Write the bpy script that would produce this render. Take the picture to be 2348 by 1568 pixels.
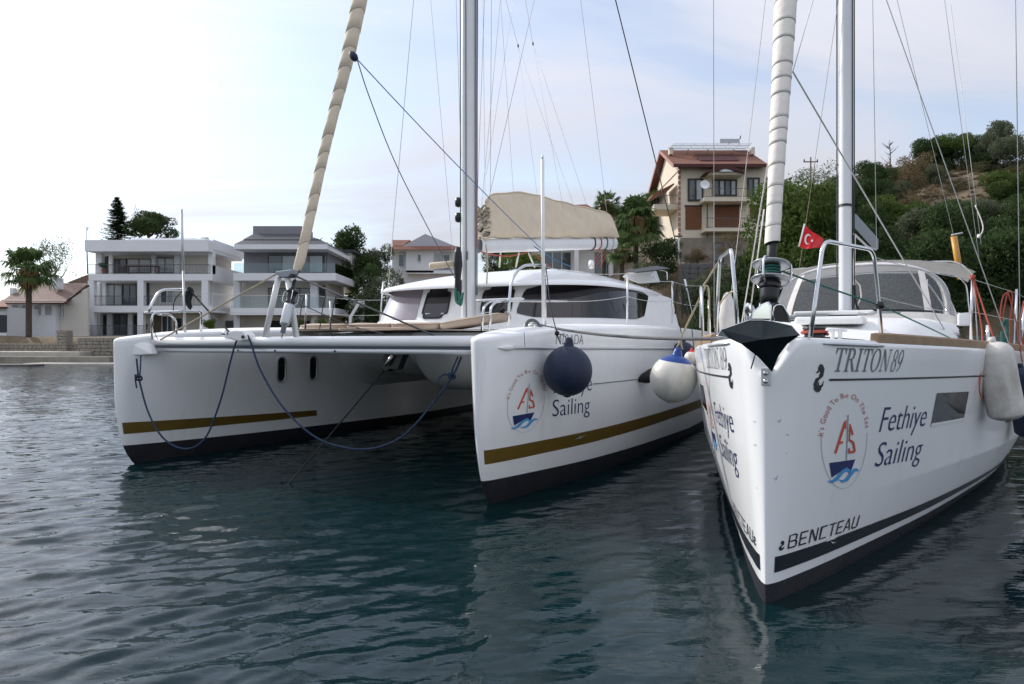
import bpy, bmesh, math, random
import numpy as np
from mathutils import Vector, Matrix

for o in list(bpy.data.objects):
    bpy.data.objects.remove(o)
SC = bpy.context.scene
COL = SC.collection
R_ = math.radians

# ------------------------------------------------------------------ camera
CAM_H = 1.6
cam_d = bpy.data.cameras.new('camera'); cam = bpy.data.objects.new('camera', cam_d)
COL.objects.link(cam); SC.camera = cam
cam_d.sensor_width = 36; cam_d.lens = 24.0
cam_d.clip_start = 0.05; cam_d.clip_end = 5000
cam.location = (0, 0, CAM_H); cam.rotation_euler = (R_(90), 0, 0)
cam_d.dof.use_dof = True; cam_d.dof.focus_distance = 6.5; cam_d.dof.aperture_fstop = 5.6

# ------------------------------------------------------------------ sky, sun, exposure
SUN_AZ = -54.0      # degrees from the view axis (+Y), negative is to the left
SUN_EL = 33.0
SUN_DIR = Vector((math.sin(R_(SUN_AZ))*math.cos(R_(SUN_EL)), math.cos(R_(SUN_AZ))*math.cos(R_(SUN_EL)), math.sin(R_(SUN_EL))))
world = bpy.data.worlds.new('World'); SC.world = world; world.use_nodes = True
nt = world.node_tree; nt.nodes.clear()
def wn(t, **k):
    n = nt.nodes.new(t)
    for a, b in k.items(): setattr(n, a, b)
    return n
out = wn('ShaderNodeOutputWorld'); bg = wn('ShaderNodeBackground')
sky = wn('ShaderNodeTexSky', sky_type='NISHITA', sun_disc=False)
sky.sun_elevation = R_(SUN_EL); sky.sun_rotation = R_(SUN_AZ)
sky.air_density = 1.0; sky.dust_density = 0.4; sky.ozone_density = 2.0
tc = wn('ShaderNodeTexCoord'); sep = wn('ShaderNodeSeparateXYZ')
nt.links.new(tc.outputs['Generated'], sep.inputs[0])
def wm(op, a, b=None, c=None, clamp=False):
    n = wn('ShaderNodeMath', operation=op); n.use_clamp = clamp
    for i, v in enumerate((a, b, c)):
        if v is None: continue
        if isinstance(v, (int, float)): n.inputs[i].default_value = v
        else: nt.links.new(v, n.inputs[i])
    return n.outputs[0]
zz = wm('ADD', wm('MAXIMUM', sep.outputs['Z'], 0.0), 0.16)
cx = wm('DIVIDE', sep.outputs['X'], zz); cy = wm('DIVIDE', sep.outputs['Y'], zz)
comb = wn('ShaderNodeCombineXYZ'); nt.links.new(cx, comb.inputs[0]); nt.links.new(cy, comb.inputs[1])
mp = wn('ShaderNodeMapping'); mp.inputs['Rotation'].default_value = (0, 0, R_(24)); mp.inputs['Scale'].default_value = (0.45, 1.15, 1)
nt.links.new(comb.outputs[0], mp.inputs[0])
n1 = wn('ShaderNodeTexNoise'); n1.inputs['Scale'].default_value = 1.15; n1.inputs['Detail'].default_value = 9; n1.inputs['Roughness'].default_value = 0.55; n1.inputs['Distortion'].default_value = 0.9
nt.links.new(mp.outputs[0], n1.inputs['Vector'])
n2 = wn('ShaderNodeTexNoise'); n2.inputs['Scale'].default_value = 0.42; n2.inputs['Detail'].default_value = 4
nt.links.new(comb.outputs[0], n2.inputs['Vector'])
cl = wm('ADD', wm('MULTIPLY', n1.outputs['Fac'], 0.62), wm('MULTIPLY', n2.outputs['Fac'], 0.38))
ramp = wn('ShaderNodeMapRange'); ramp.interpolation_type = 'SMOOTHSTEP'
ramp.inputs['From Min'].default_value = 0.37; ramp.inputs['From Max'].default_value = 0.62
ramp.inputs['To Min'].default_value = 0.24; ramp.inputs['To Max'].default_value = 0.93
nt.links.new(cl, ramp.inputs['Value'])
# thin cloud glows with forward-scattered sunlight; brightness added toward the unseen zenith lifts the fill
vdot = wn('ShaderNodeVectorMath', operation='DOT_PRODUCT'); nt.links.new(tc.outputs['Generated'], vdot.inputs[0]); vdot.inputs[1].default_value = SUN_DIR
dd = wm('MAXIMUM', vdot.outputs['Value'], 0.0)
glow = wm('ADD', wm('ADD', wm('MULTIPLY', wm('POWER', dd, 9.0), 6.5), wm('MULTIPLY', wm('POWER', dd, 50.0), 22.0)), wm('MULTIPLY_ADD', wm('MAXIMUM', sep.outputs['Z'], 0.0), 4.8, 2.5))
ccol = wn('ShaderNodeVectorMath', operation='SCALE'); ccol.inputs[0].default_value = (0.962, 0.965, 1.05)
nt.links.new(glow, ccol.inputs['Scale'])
hs = wn('ShaderNodeHueSaturation'); hs.inputs['Saturation'].default_value = 0.78; nt.links.new(sky.outputs[0], hs.inputs['Color'])
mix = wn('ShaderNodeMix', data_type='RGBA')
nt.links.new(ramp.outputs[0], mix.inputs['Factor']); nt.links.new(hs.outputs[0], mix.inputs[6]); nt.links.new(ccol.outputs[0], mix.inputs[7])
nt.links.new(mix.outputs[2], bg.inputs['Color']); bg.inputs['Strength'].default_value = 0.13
nt.links.new(bg.outputs[0], out.inputs['Surface'])

sun_d = bpy.data.lights.new('sun', 'SUN'); sun = bpy.data.objects.new('sun', sun_d); COL.objects.link(sun)
sun_d.energy = 2.0; sun_d.angle = R_(0.9); sun_d.color = (1.0, 0.945, 0.86)
sun.rotation_euler = SUN_DIR.to_track_quat('Z', 'Y').to_euler()

SC.view_settings.view_transform = 'Standard'; SC.view_settings.look = 'None'
SC.view_settings.exposure = 0.66; SC.view_settings.gamma = 1.0; SC.view_settings.use_curve_mapping = False
SC.render.engine = 'CYCLES'
SC.cycles.use_denoising = True
SC.cycles.max_bounces = 8; SC.cycles.transparent_max_bounces = 12
SC.cycles.caustics_reflective = False; SC.cycles.caustics_refractive = False

# ------------------------------------------------------------------ measuring helpers
F_ = 1565.3; CX_, CY_ = 1174.0, 784.0       # focal length and centre in the 2348 x 1568 view of the photograph
def at(px, py, Y):
    "point at depth Y seen at (px, py)"
    return Vector(((px-CX_)/F_*Y, Y, CAM_H-(py-CY_)/F_*Y))
def proj(p):
    return (CX_+F_*p[0]/p[1], CY_-F_*(p[2]-CAM_H)/p[1])
class Frame:
    "a local frame: x to the right, y away, z up"
    def __init__(s, ox, oy, deg, oz=0.0):
        s.o = Vector((ox, oy, oz)); s.a = R_(deg)
        s.A = Vector((math.sin(s.a), math.cos(s.a), 0)); s.R = Vector((math.cos(s.a), -math.sin(s.a), 0))
    def w(s, x, y, z): return s.o + s.R*x + s.A*y + Vector((0, 0, z))
    def l(s, p):
        d = Vector(p)-s.o; return Vector((d.dot(s.R), d.dot(s.A), d.z))
    def at(s, px, py, Y): return s.l(at(px, py, Y))
    def at_y(s, px, py, y):
        "local point on the plane local-y = y seen at the pixel"
        d = Vector(((px-CX_)/F_, 1, -(py-CY_)/F_)); c = Vector((0, 0, CAM_H))
        t = (y-(c-s.o).dot(s.A))/d.dot(s.A); return s.l(c+d*t)
    def at_x(s, px, py, x):
        d = Vector(((px-CX_)/F_, 1, -(py-CY_)/F_)); c = Vector((0, 0, CAM_H))
        t = (x-(c-s.o).dot(s.R))/d.dot(s.R); return s.l(c+d*t)
    def at_z(s, px, py, z):
        d = Vector(((px-CX_)/F_, 1, -(py-CY_)/F_)); c = Vector((0, 0, CAM_H))
        t = (z+s.o.z-CAM_H)/d.z; return s.l(c+d*t)

def pchip(xs, ys):
    xs = np.array(xs, float); ys = np.array(ys, float); h = np.diff(xs); dl = np.diff(ys)/h
    m = np.zeros(len(xs)); m[0] = dl[0]; m[-1] = dl[-1]
    for i in range(1, len(xs)-1):
        if dl[i-1]*dl[i] > 0:
            w1 = 2*h[i]+h[i-1]; w2 = h[i]+2*h[i-1]; m[i] = (w1+w2)/(w1/dl[i-1]+w2/dl[i])
    def f(x):
        x = min(max(x, xs[0]), xs[-1]); i = min(max(int(np.searchsorted(xs, x)-1), 0), len(h)-1)
        t = (x-xs[i])/h[i]
        return float((1+2*t)*(1-t)**2*ys[i]+t*(1-t)**2*h[i]*m[i]+t*t*(3-2*t)*ys[i+1]+t*t*(t-1)*h[i]*m[i+1])
    return f
def smooth(a, b, x):
    t = min(max((x-a)/(b-a), 0), 1); return t*t*(3-2*t)
def lerp(a, b, t): return a+(b-a)*t

# ------------------------------------------------------------------ object helpers
def tag(o, label=None, cat=None, group=None, kind=None):
    if label: o['label'] = label
    if cat: o['category'] = cat
    if group: o['group'] = group
    if kind: o['kind'] = kind
    return o
def empty(name, loc=(0, 0, 0), rz=0.0, **k):
    o = bpy.data.objects.new(name, None); COL.objects.link(o); o.location = loc; o.rotation_euler = (0, 0, rz)
    o.empty_display_size = 0.2
    return tag(o, **k)
def frame_empty(name, fr, **k): return empty(name, fr.o, -fr.a, **k)
def link(name, me, mat=None, parent=None, loc=None, rot=None, scale=None, **k):
    if mat is not None and not me.materials: me.materials.append(mat)
    o = bpy.data.objects.new(name, me); COL.objects.link(o)
    if parent is not None: o.parent = parent
    if loc is not None: o.location = loc
    if rot is not None: o.rotation_euler = rot
    if scale is not None: o.scale = scale
    return tag(o, **k)
def tube_frames(pts):
    P = [Vector(p) for p in pts]; n = len(P); T = []
    for i in range(n):
        a = P[max(i-1, 0)]; b = P[min(i+1, n-1)]; t = (b-a)
        T.append(t.normalized() if t.length > 1e-9 else Vector((0, 0, 1)))
    up = Vector((0, 0, 1)) if abs(T[0].z) < .95 else Vector((1, 0, 0))
    N = [(up-T[0]*up.dot(T[0])).normalized()]
    for i in range(1, n):
        v = N[-1]-T[i]*N[-1].dot(T[i]); N.append(v.normalized() if v.length > 1e-6 else N[-1])
    return P, T, N
class MB:
    def __init__(s): s.v = []; s.f = []; s.sm = []; s.mi = []
    def add(s, vs, fs, smooth_=False, mi=0):
        k = len(s.v); s.v += [tuple(v) for v in vs]
        for f in fs: s.f.append([i+k for i in f]); s.sm.append(smooth_); s.mi.append(mi)
        return s
    def box(s, a, b, rot=None, mi=0):
        x0, y0, z0 = a; x1, y1, z1 = b
        vs = [(x0, y0, z0), (x1, y0, z0), (x1, y1, z0), (x0, y1, z0), (x0, y0, z1), (x1, y0, z1), (x1, y1, z1), (x0, y1, z1)]
        if rot is not None:
            c = Vector(((x0+x1)/2, (y0+y1)/2, (z0+z1)/2)); vs = [tuple(c+rot@(Vector(v)-c)) for v in vs]
        return s.add(vs, [(0, 3, 2, 1), (4, 5, 6, 7), (0, 1, 5, 4), (1, 2, 6, 5), (2, 3, 7, 6), (3, 0, 4, 7)], mi=mi)
    def tube(s, pts, r, n=8, caps=True, mi=0, flat=1.0):
        P, T, N = tube_frames(pts); rs = r if hasattr(r, '__len__') else [r]*len(P)
        vs = []
        for p, t, nn, rr in zip(P, T, N, rs):
            b = t.cross(nn)
            for k in range(n):
                a = 2*math.pi*k/n; vs.append(p+nn*(math.cos(a)*rr)+b*(math.sin(a)*rr*flat))
        fs = []
        for i in range(len(P)-1):
            for k in range(n):
                a = i*n+k; b_ = i*n+(k+1) % n; fs.append((a, b_, b_+n, a+n))
        if caps: fs.append(tuple(range(n-1, -1, -1))); fs.append(tuple(range((len(P)-1)*n, len(P)*n)))
        return s.add(vs, fs, True, mi)
    def lathe(s, prof, n=20, M=None, mi=0):
        vs = []; m = len(prof)
        for k in range(n):
            a = 2*math.pi*k/n
            for (r, z) in prof: vs.append(Vector((r*math.cos(a), r*math.sin(a), z)))
        if M is not None: vs = [M@v for v in vs]
        fs = []
        for k in range(n):
            for i in range(m-1):
                a = k*m+i; b = ((k+1) % n)*m+i; fs.append((a, b, b+1, a+1))
        return s.add(vs, fs, True, mi)
    def grid(s, P, closed_u=False, mi=0, flip=False, smooth_=True):
        nu = len(P); nv = len(P[0]); vs = [p for row in P for p in row]; fs = []
        for i in range(nu if closed_u else nu-1):
            for j in range(nv-1):
                a = i*nv+j; b = ((i+1) % nu)*nv+j; q = (a, b, b+1, a+1)
                fs.append(tuple(reversed(q)) if flip else q)
        return s.add(vs, fs, smooth_, mi)
    def prism(s, poly, d0, d1, mi=0):
        "poly: list of points; d0, d1: offset vectors"
        n = len(poly); d0 = Vector(d0); d1 = Vector(d1)
        vs = [Vector(p)+d0 for p in poly]+[Vector(p)+d1 for p in poly]
        fs = [tuple(range(n-1, -1, -1)), tuple(range(n, 2*n))]+[(i, (i+1) % n, n+(i+1) % n, n+i) for i in range(n)]
        return s.add(vs, fs, mi=mi)
    def mesh(s, name='mesh', mats=()):
        me = bpy.data.meshes.new(name); me.from_pydata(s.v, [], s.f)
        me.polygons.foreach_set('use_smooth', s.sm); me.polygons.foreach_set('material_index', s.mi)
        for m in mats: me.materials.append(m)
        me.update(); return me
    def build(s, name, mat, parent=None, weld=False, bevel=0, fix=True, **k):
        me = s.mesh(name, mat if isinstance(mat, (list, tuple)) else (mat,))
        if weld or fix:
            bm = bmesh.new(); bm.from_mesh(me)
            if weld: bmesh.ops.remove_doubles(bm, verts=bm.verts, dist=1e-4)
            bmesh.ops.recalc_face_normals(bm, faces=bm.faces)
            bm.to_mesh(me); bm.free()
        o = link(name, me, None, parent, **k)
        if bevel:
            b = o.modifiers.new('bevel', 'BEVEL'); b.width = bevel; b.segments = 2; b.limit_method = 'ANGLE'; b.angle_limit = R_(40)
        return o
def arc_pts(pts, rad=0.08, n=5):
    "round the corners of a polyline"
    P = [Vector(p) for p in pts]; o = [P[0]]
    for i in range(1, len(P)-1):
        a, b, c = P[i-1], P[i], P[i+1]
        d1 = (a-b); d2 = (c-b); r = min(rad, d1.length*.45, d2.length*.45)
        p0 = b+d1.normalized()*r; p1 = b+d2.normalized()*r
        for k in range(n+1):
            t = k/n; o.append(p0*(1-t)**2+b*2*t*(1-t)+p1*t*t)
    o.append(P[-1]); return o
def sag(a, b, d, n=16, jit=0):
    a = Vector(a); b = Vector(b); o = []
    for i in range(n+1):
        t = i/n; p = a.lerp(b, t); p.z -= d*4*t*(1-t); o.append(p)
    return o
def spline(pts, n=8):
    P = [Vector(p) for p in pts]; P = [P[0]*2-P[1]]+P+[P[-1]*2-P[-2]]; o = []
    for i in range(1, len(P)-2):
        for k in range(n):
            t = k/n; a, b, c, d = P[i-1], P[i], P[i+1], P[i+2]
            o.append(.5*((2*b)+(c-a)*t+(2*a-5*b+4*c-d)*t*t+(3*b-a-3*c+d)*t**3))
    o.append(P[-2]); return o

# ------------------------------------------------------------------ materials
MATS = {}
def mat(name, col, rough=0.5, metal=0.0, spec=0.5, var=0.0, vscale=4.0, bump=0.0, bscale=40.0, coat=0.0, trans=0.0, alpha=1.0, ior=1.45, col2=None, sheen=0.0, rvar=0.0, emit=None, streak=False):
    m = bpy.data.materials.new(name); m.use_nodes = True; MATS[name] = m
    t = m.node_tree; p = t.nodes['Principled BSDF']
    p.inputs['Base Color'].default_value = (*col, 1); p.inputs['Roughness'].default_value = rough; p.inputs['Metallic'].default_value = metal
    p.inputs['Specular IOR Level'].default_value = spec; p.inputs['Coat Weight'].default_value = coat; p.inputs['Coat Roughness'].default_value = 0.06
    p.inputs['Transmission Weight'].default_value = trans; p.inputs['Alpha'].default_value = alpha; p.inputs['IOR'].default_value = ior
    p.inputs['Sheen Weight'].default_value = sheen
    if emit: p.inputs['Emission Color'].default_value = (*emit[0], 1); p.inputs['Emission Strength'].default_value = emit[1]
    if var or bump or rvar or col2:
        c = t.nodes.new('ShaderNodeTexCoord'); src = c.outputs['Object']
        if streak:
            mpn = t.nodes.new('ShaderNodeMapping'); mpn.inputs['Scale'].default_value = (1, 1, .12); t.links.new(src, mpn.inputs[0]); src = mpn.outputs[0]
        n = t.nodes.new('ShaderNodeTexNoise'); n.inputs['Scale'].default_value = vscale; n.inputs['Detail'].default_value = 6; n.inputs['Roughness'].default_value = .6
        t.links.new(src, n.inputs['Vector'])
        if var or col2:
            mr = t.nodes.new('ShaderNodeMapRange'); mr.inputs['From Min'].default_value = .3; mr.inputs['From Max'].default_value = .7; mr.inputs['To Min'].default_value = 0; mr.inputs['To Max'].default_value = 1
            t.links.new(n.outputs['Fac'], mr.inputs['Value'])
            mx = t.nodes.new('ShaderNodeMix'); mx.data_type = 'RGBA'; t.links.new(mr.outputs[0], mx.inputs['Factor'])
            a = col; b = col2 if col2 else tuple(x*(1-var) for x in col)
            mx.inputs[6].default_value = (*a, 1); mx.inputs[7].default_value = (*b, 1); t.links.new(mx.outputs[2], p.inputs['Base Color'])
        if rvar:
            mr2 = t.nodes.new('ShaderNodeMapRange'); mr2.inputs['To Min'].default_value = max(rough-rvar, 0); mr2.inputs['To Max'].default_value = rough+rvar
            t.links.new(n.outputs['Fac'], mr2.inputs['Value']); t.links.new(mr2.outputs[0], p.inputs['Roughness'])
        if bump:
            nb = t.nodes.new('ShaderNodeTexNoise'); nb.inputs['Scale'].default_value = bscale; nb.inputs['Detail'].default_value = 4
            t.links.new(c.outputs['Object'], nb.inputs['Vector'])
            bp = t.nodes.new('ShaderNodeBump'); bp.inputs['Strength'].default_value = bump; bp.inputs['Distance'].default_value = .02
            t.links.new(nb.outputs['Fac'], bp.inputs['Height']); t.links.new(bp.outputs[0], p.inputs['Normal'])
    return m
gel = mat('gelcoat_white', (.87, .88, .89), .17, spec=.5, col2=(.82, .83, .835), vscale=1.6, rvar=.1, streak=True)
def wear(m, amount, colr, scale=3.0, lo=.60, hi=.78, vert=.10):
    "faint drips and grime laid over a plain material"
    t = m.node_tree; p = t.nodes['Principled BSDF']; c = t.nodes.new('ShaderNodeTexCoord')
    mpn = t.nodes.new('ShaderNodeMapping'); mpn.inputs['Scale'].default_value = (1, 1, vert); t.links.new(c.outputs['Object'], mpn.inputs[0])
    n = t.nodes.new('ShaderNodeTexNoise'); n.inputs['Scale'].default_value = scale; n.inputs['Detail'].default_value = 8; n.inputs['Roughness'].default_value = .65; t.links.new(mpn.outputs[0], n.inputs['Vector'])
    n2 = t.nodes.new('ShaderNodeTexNoise'); n2.inputs['Scale'].default_value = 1.3; t.links.new(c.outputs['Object'], n2.inputs['Vector'])
    a = t.nodes.new('ShaderNodeMapRange'); a.inputs['From Min'].default_value = lo; a.inputs['From Max'].default_value = hi; a.inputs['To Max'].default_value = amount; t.links.new(n.outputs['Fac'], a.inputs['Value'])
    b = t.nodes.new('ShaderNodeMapRange'); b.inputs['From Min'].default_value = .40; b.inputs['From Max'].default_value = .65; t.links.new(n2.outputs['Fac'], b.inputs['Value'])
    mu = t.nodes.new('ShaderNodeMath'); mu.operation = 'MULTIPLY'; t.links.new(a.outputs[0], mu.inputs[0]); t.links.new(b.outputs[0], mu.inputs[1])
    mx = t.nodes.new('ShaderNodeMix'); mx.data_type = 'RGBA'; t.links.new(mu.outputs[0], mx.inputs['Factor']); mx.inputs[7].default_value = (*colr, 1)
    l = p.inputs['Base Color'].links
    if l: t.links.new(l[0].from_socket, mx.inputs[6])
    else: mx.inputs[6].default_value = p.inputs['Base Color'].default_value
    t.links.new(mx.outputs[2], p.inputs['Base Color'])
wear(gel, .45, (.45, .42, .35), 5.0)
gel2 = mat('gelcoat_deck', (.83, .83, .825), .42, col2=(.76, .76, .75), vscale=3, rvar=.1)
antifoul = mat('antifouling_dark', (.014, .015, .023), .55, col2=(.022, .022, .027), vscale=5, bump=.25, bscale=30)
wear(antifoul, .5, (.06, .056, .048), 9.0, .5, .75, .6)
gold = mat('gold_vinyl', (.15, .095, .016), .3, col2=(.12, .078, .016), vscale=3)
navy = mat('navy_vinyl', (.013, .0145, .023), .35)
navytxt = mat('navy_letter_vinyl', (.012, .024, .12), .4)
greytxt = mat('grey_letter_vinyl', (.17, .185, .205), .4)
blacktxt = mat('black_letter_vinyl', (.02, .021, .025), .4)
redtxt = mat('orange_red_vinyl', (.62, .10, .05), .4)
pinktxt = mat('faded_red_vinyl', (.50, .19, .17), .5)
bluetxt = mat('sky_blue_vinyl', (.08, .33, .66), .4)
steel = mat('stainless_steel', (.66, .67, .68), .16, metal=1.0, rvar=.06, vscale=30)
alu = mat('grey_aluminium', (.56, .58, .60), .38, metal=.55, rvar=.06, vscale=8)
alumast = mat('painted_mast', (.74, .75, .765), .33, metal=.12, col2=(.69, .70, .715), vscale=3)
alugrey = mat('grey_anodised', (.26, .285, .31), .4, metal=.5)
rubber = mat('black_rubber', (.012, .012, .013), .5)
plasticblk = mat('black_plastic', (.015, .015, .016), .3, rvar=.06, vscale=20)
canvas = mat('beige_canvas', (.71, .60, .455), .85, var=.12, vscale=5, bump=.3, bscale=14, sheen=.1)
canvasg = mat('beige_genoa_cover', (.68, .59, .46), .8, var=.1, vscale=7, bump=.25, bscale=20)
sailwhite = mat('white_sailcloth', (.86, .81, .745), .75, var=.08, vscale=5, bump=.25, bscale=22)
cushion = mat('taupe_cushion', (.40, .31, .235), .6, var=.08, vscale=6, bump=.1, bscale=60)
canvaslt = mat('pale_sprayhood_canvas', (.70, .67, .63), .85, var=.14, vscale=4, bump=.25, bscale=12)
teak = mat('teak', (.36, .245, .145), .6, col2=(.27, .18, .11), vscale=9, bump=.2, bscale=60)
ropeblue = mat('blue_rope', (.022, .045, .10), .8, bump=.6, bscale=160)
ropebeige = mat('beige_rope', (.52, .45, .32), .85, bump=.6, bscale=160)
ropegrey = mat('grey_rope', (.20, .205, .21), .85, col2=(.09, .09, .095), vscale=60, bump=.6, bscale=160)
ropeblack = mat('black_rope', (.014, .014, .016), .8)
ropeteal = mat('teal_rope', (.04, .17, .14), .8, bump=.6, bscale=160)
ropered = mat('red_rope', (.42, .095, .065), .8, bump=.6, bscale=160)
ropelblue = mat('light_blue_rope', (.08, .17, .33), .8)
wire = mat('steel_wire', (.52, .52, .51), .45, metal=.35)
wiredark = mat('dark_wire', (.06, .065, .075), .5, metal=.3)
fendnavy = mat('navy_fender_cover', (.005, .013, .040), .6, col2=(.008, .020, .054), vscale=6, sheen=.06, bump=.1, bscale=60)
wear(fendnavy, .35, (.035, .05, .075), 3.5, .52, .7, .5)
fendblue = mat('blue_vinyl', (.010, .050, .25), .35)
fendwhite = mat('white_vinyl', (.72, .71, .66), .32, col2=(.60, .58, .52), vscale=4, rvar=.08)
fendworn = mat('worn_white_vinyl', (.76, .74, .70), .5, col2=(.50, .47, .43), vscale=5, rvar=.1)
wear(fendwhite, .6, (.34, .32, .28), 3.0, .5, .72, .4); wear(fendworn, .7, (.30, .28, .25), 4.0, .48, .7, .35)
glassdark = mat('dark_cabin_glass', (.012, .011, .014), .06, spec=.8)
glasstint = mat('tinted_glass_sun_sheen', (.20, .165, .19), .12, spec=1.0, coat=.8)  # purple tint; its paleness is the sun's reflection put into the colour
flagred = mat('red_flag_cloth', (.62, .012, .02), .75, sheen=.2)
flagwhite = mat('white_flag_cloth', (.8, .78, .78), .75)
mirror = mat('polished_steel', (.80, .81, .82), .07, metal=1.0)
anchmat = mat('anchor_steel_reflection_tone', (.016, .028, .031), .22, metal=.35, col2=(.010, .018, .020), vscale=4, rvar=.08)  # dark water mirrored in the bright steel is put into the colour
bamboo = mat('orange_staff', (.55, .26, .035), .4)
redplastic = mat('red_plastic', (.5, .02, .015), .4)
# ------------------------------------------------------------------ water
def make_water():
    rnd = np.random.RandomState(5)
    def axis(lo, hi, c, d0, g):
        a = [c]; d = d0
        while a[-1] < hi: a.append(a[-1]+d); d *= (1+g)
        b = [c]; d = d0
        while b[-1] > lo: b.append(b[-1]-d); d *= (1+g)
        return np.array(b[::-1][:-1]+a)
    xs = axis(-260, 260, 0.0, .024, .0066); ys = np.concatenate([-np.geomspace(.5, 60, 12)[::-1]+.8, axis(.4, 420, .4, .0165, .0054)])
    X, Y = np.meshgrid(xs, ys); Z = np.zeros_like(X)
    D = np.sqrt(X**2+Y**2)
    # calmer patch between and in front of the hulls, rougher to the open left
    lee = np.maximum(1/(1+np.exp(-(X+1.3-.05*Y)/.7)), .8*np.exp(-((X+2.0)/2.6)**2-((Y-8.3)/2.6)**2))
    for k in range(64):
        lam = .08*(.58/.08)**((k+.5)/64)*rnd.uniform(.92, 1.08)
        ang = R_(-68)+rnd.normal(0, .32 if lam > .25 else .5)
        kx = 2*math.pi/lam*math.cos(ang); ky = 2*math.pi/lam*math.sin(ang)
        amp = .00098*(lam/.2)**.72*rnd.uniform(.6, 1.3)
        fade = np.clip(1.7-D/(lam*75), 0, 1)
        env = 1.3-lee*(.85 if lam > .35 else 1.02)
        ph = rnd.uniform(0, 6.28)
        w = np.sin(kx*X+ky*Y+ph+.7*np.sin(X*.9+Y*.6+k)); Z += amp*fade*env*(w+.22*np.cos(2*(kx*X+ky*Y+ph)))
    nx, ny = len(xs), len(ys)
    vs = np.stack([X, Y, Z], -1).reshape(-1, 3)
    i = np.arange(nx*ny).reshape(ny, nx)
    fs = np.stack([i[:-1, :-1], i[:-1, 1:], i[1:, 1:], i[1:, :-1]], -1).reshape(-1, 4)
    me = bpy.data.meshes.new('water')
    me.vertices.add(len(vs)); me.vertices.foreach_set('co', vs.astype(np.float32).ravel())
    me.loops.add(fs.size); me.loops.foreach_set('vertex_index', fs.astype(np.int32).ravel())
    me.polygons.add(len(fs)); me.polygons.foreach_set('loop_start', np.arange(0, fs.size, 4, dtype=np.int32)); me.polygons.foreach_set('loop_total', np.full(len(fs), 4, np.int32))
    me.polygons.foreach_set('use_smooth', np.ones(len(fs), bool)); me.update(calc_edges=True)
    m = bpy.data.materials.new('sea_water'); m.use_nodes = True; t = m.node_tree; p = t.nodes['Principled BSDF']
    p.inputs['Base Color'].default_value = (.004, .022, .026, 1); p.inputs['Roughness'].default_value = .018; p.inputs['IOR'].default_value = 1.333
    c = t.nodes.new('ShaderNodeTexCoord')
    mpn = t.nodes.new('ShaderNodeMapping'); mpn.inputs['Rotation'].default_value = (0, 0, R_(28)); mpn.inputs['Scale'].default_value = (.6, 1.5, 1); t.links.new(c.outputs['Object'], mpn.inputs[0])
    a = t.nodes.new('ShaderNodeTexNoise'); a.inputs['Scale'].default_value = 7.5; a.inputs['Detail'].default_value = 4; a.inputs['Roughness'].default_value = .5; t.links.new(mpn.outputs[0], a.inputs['Vector'])
    b1 = t.nodes.new('ShaderNodeBump'); b1.inputs['Strength'].default_value = .5; b1.inputs['Distance'].default_value = .012; t.links.new(a.outputs['Fac'], b1.inputs['Height'])
    # the same chop carried on as relief where the sheet of mesh gets coarse
    ln = t.nodes.new('ShaderNodeVectorMath'); ln.operation = 'LENGTH'; t.links.new(c.outputs['Object'], ln.inputs[0])
    fr = t.nodes.new('ShaderNodeMapRange'); fr.inputs['From Min'].default_value = 7; fr.inputs['From Max'].default_value = 22; fr.inputs['To Max'].default_value = 1; t.links.new(ln.outputs['Value'], fr.inputs['Value'])
    a2 = t.nodes.new('ShaderNodeTexNoise'); a2.inputs['Scale'].default_value = 2.6; a2.inputs['Detail'].default_value = 5; t.links.new(mpn.outputs[0], a2.inputs['Vector'])
    b2 = t.nodes.new('ShaderNodeBump'); b2.inputs['Distance'].default_value = .06; t.links.new(fr.outputs[0], b2.inputs['Strength']); t.links.new(a2.outputs['Fac'], b2.inputs['Height']); t.links.new(b1.outputs[0], b2.inputs['Normal'])
    # deeper green patches, drifting surface film
    n2 = t.nodes.new('ShaderNodeTexNoise'); n2.inputs['Scale'].default_value = .35; n2.inputs['Detail'].default_value = 3; t.links.new(c.outputs['Object'], n2.inputs['Vector'])
    mx = t.nodes.new('ShaderNodeMix'); mx.data_type = 'RGBA'; mx.inputs[6].default_value = (.0011, .0095, .0120, 1); mx.inputs[7].default_value = (.0018, .0195, .0225, 1)
    t.links.new(n2.outputs['Fac'], mx.inputs['Factor']); t.links.new(mx.outputs[2], p.inputs['Base Color'])
    t.links.new(b2.outputs[0], p.inputs['Normal'])
    link('water', me, m, kind='structure')
make_water()

# ------------------------------------------------------------------ hull surfaces
MF = Frame(1.55, 4.17, 31.0)       # monohull: origin at the stem on the waterline, y runs aft
CF = Frame(-2.661, 7.63, 25.5)     # catamaran: origin between the bows
HC = {1: 2.575, -1: -2.72}           # centre lines of the near and the far hull
CB = 2.575                         # half distance between the two hull centre lines

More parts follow.
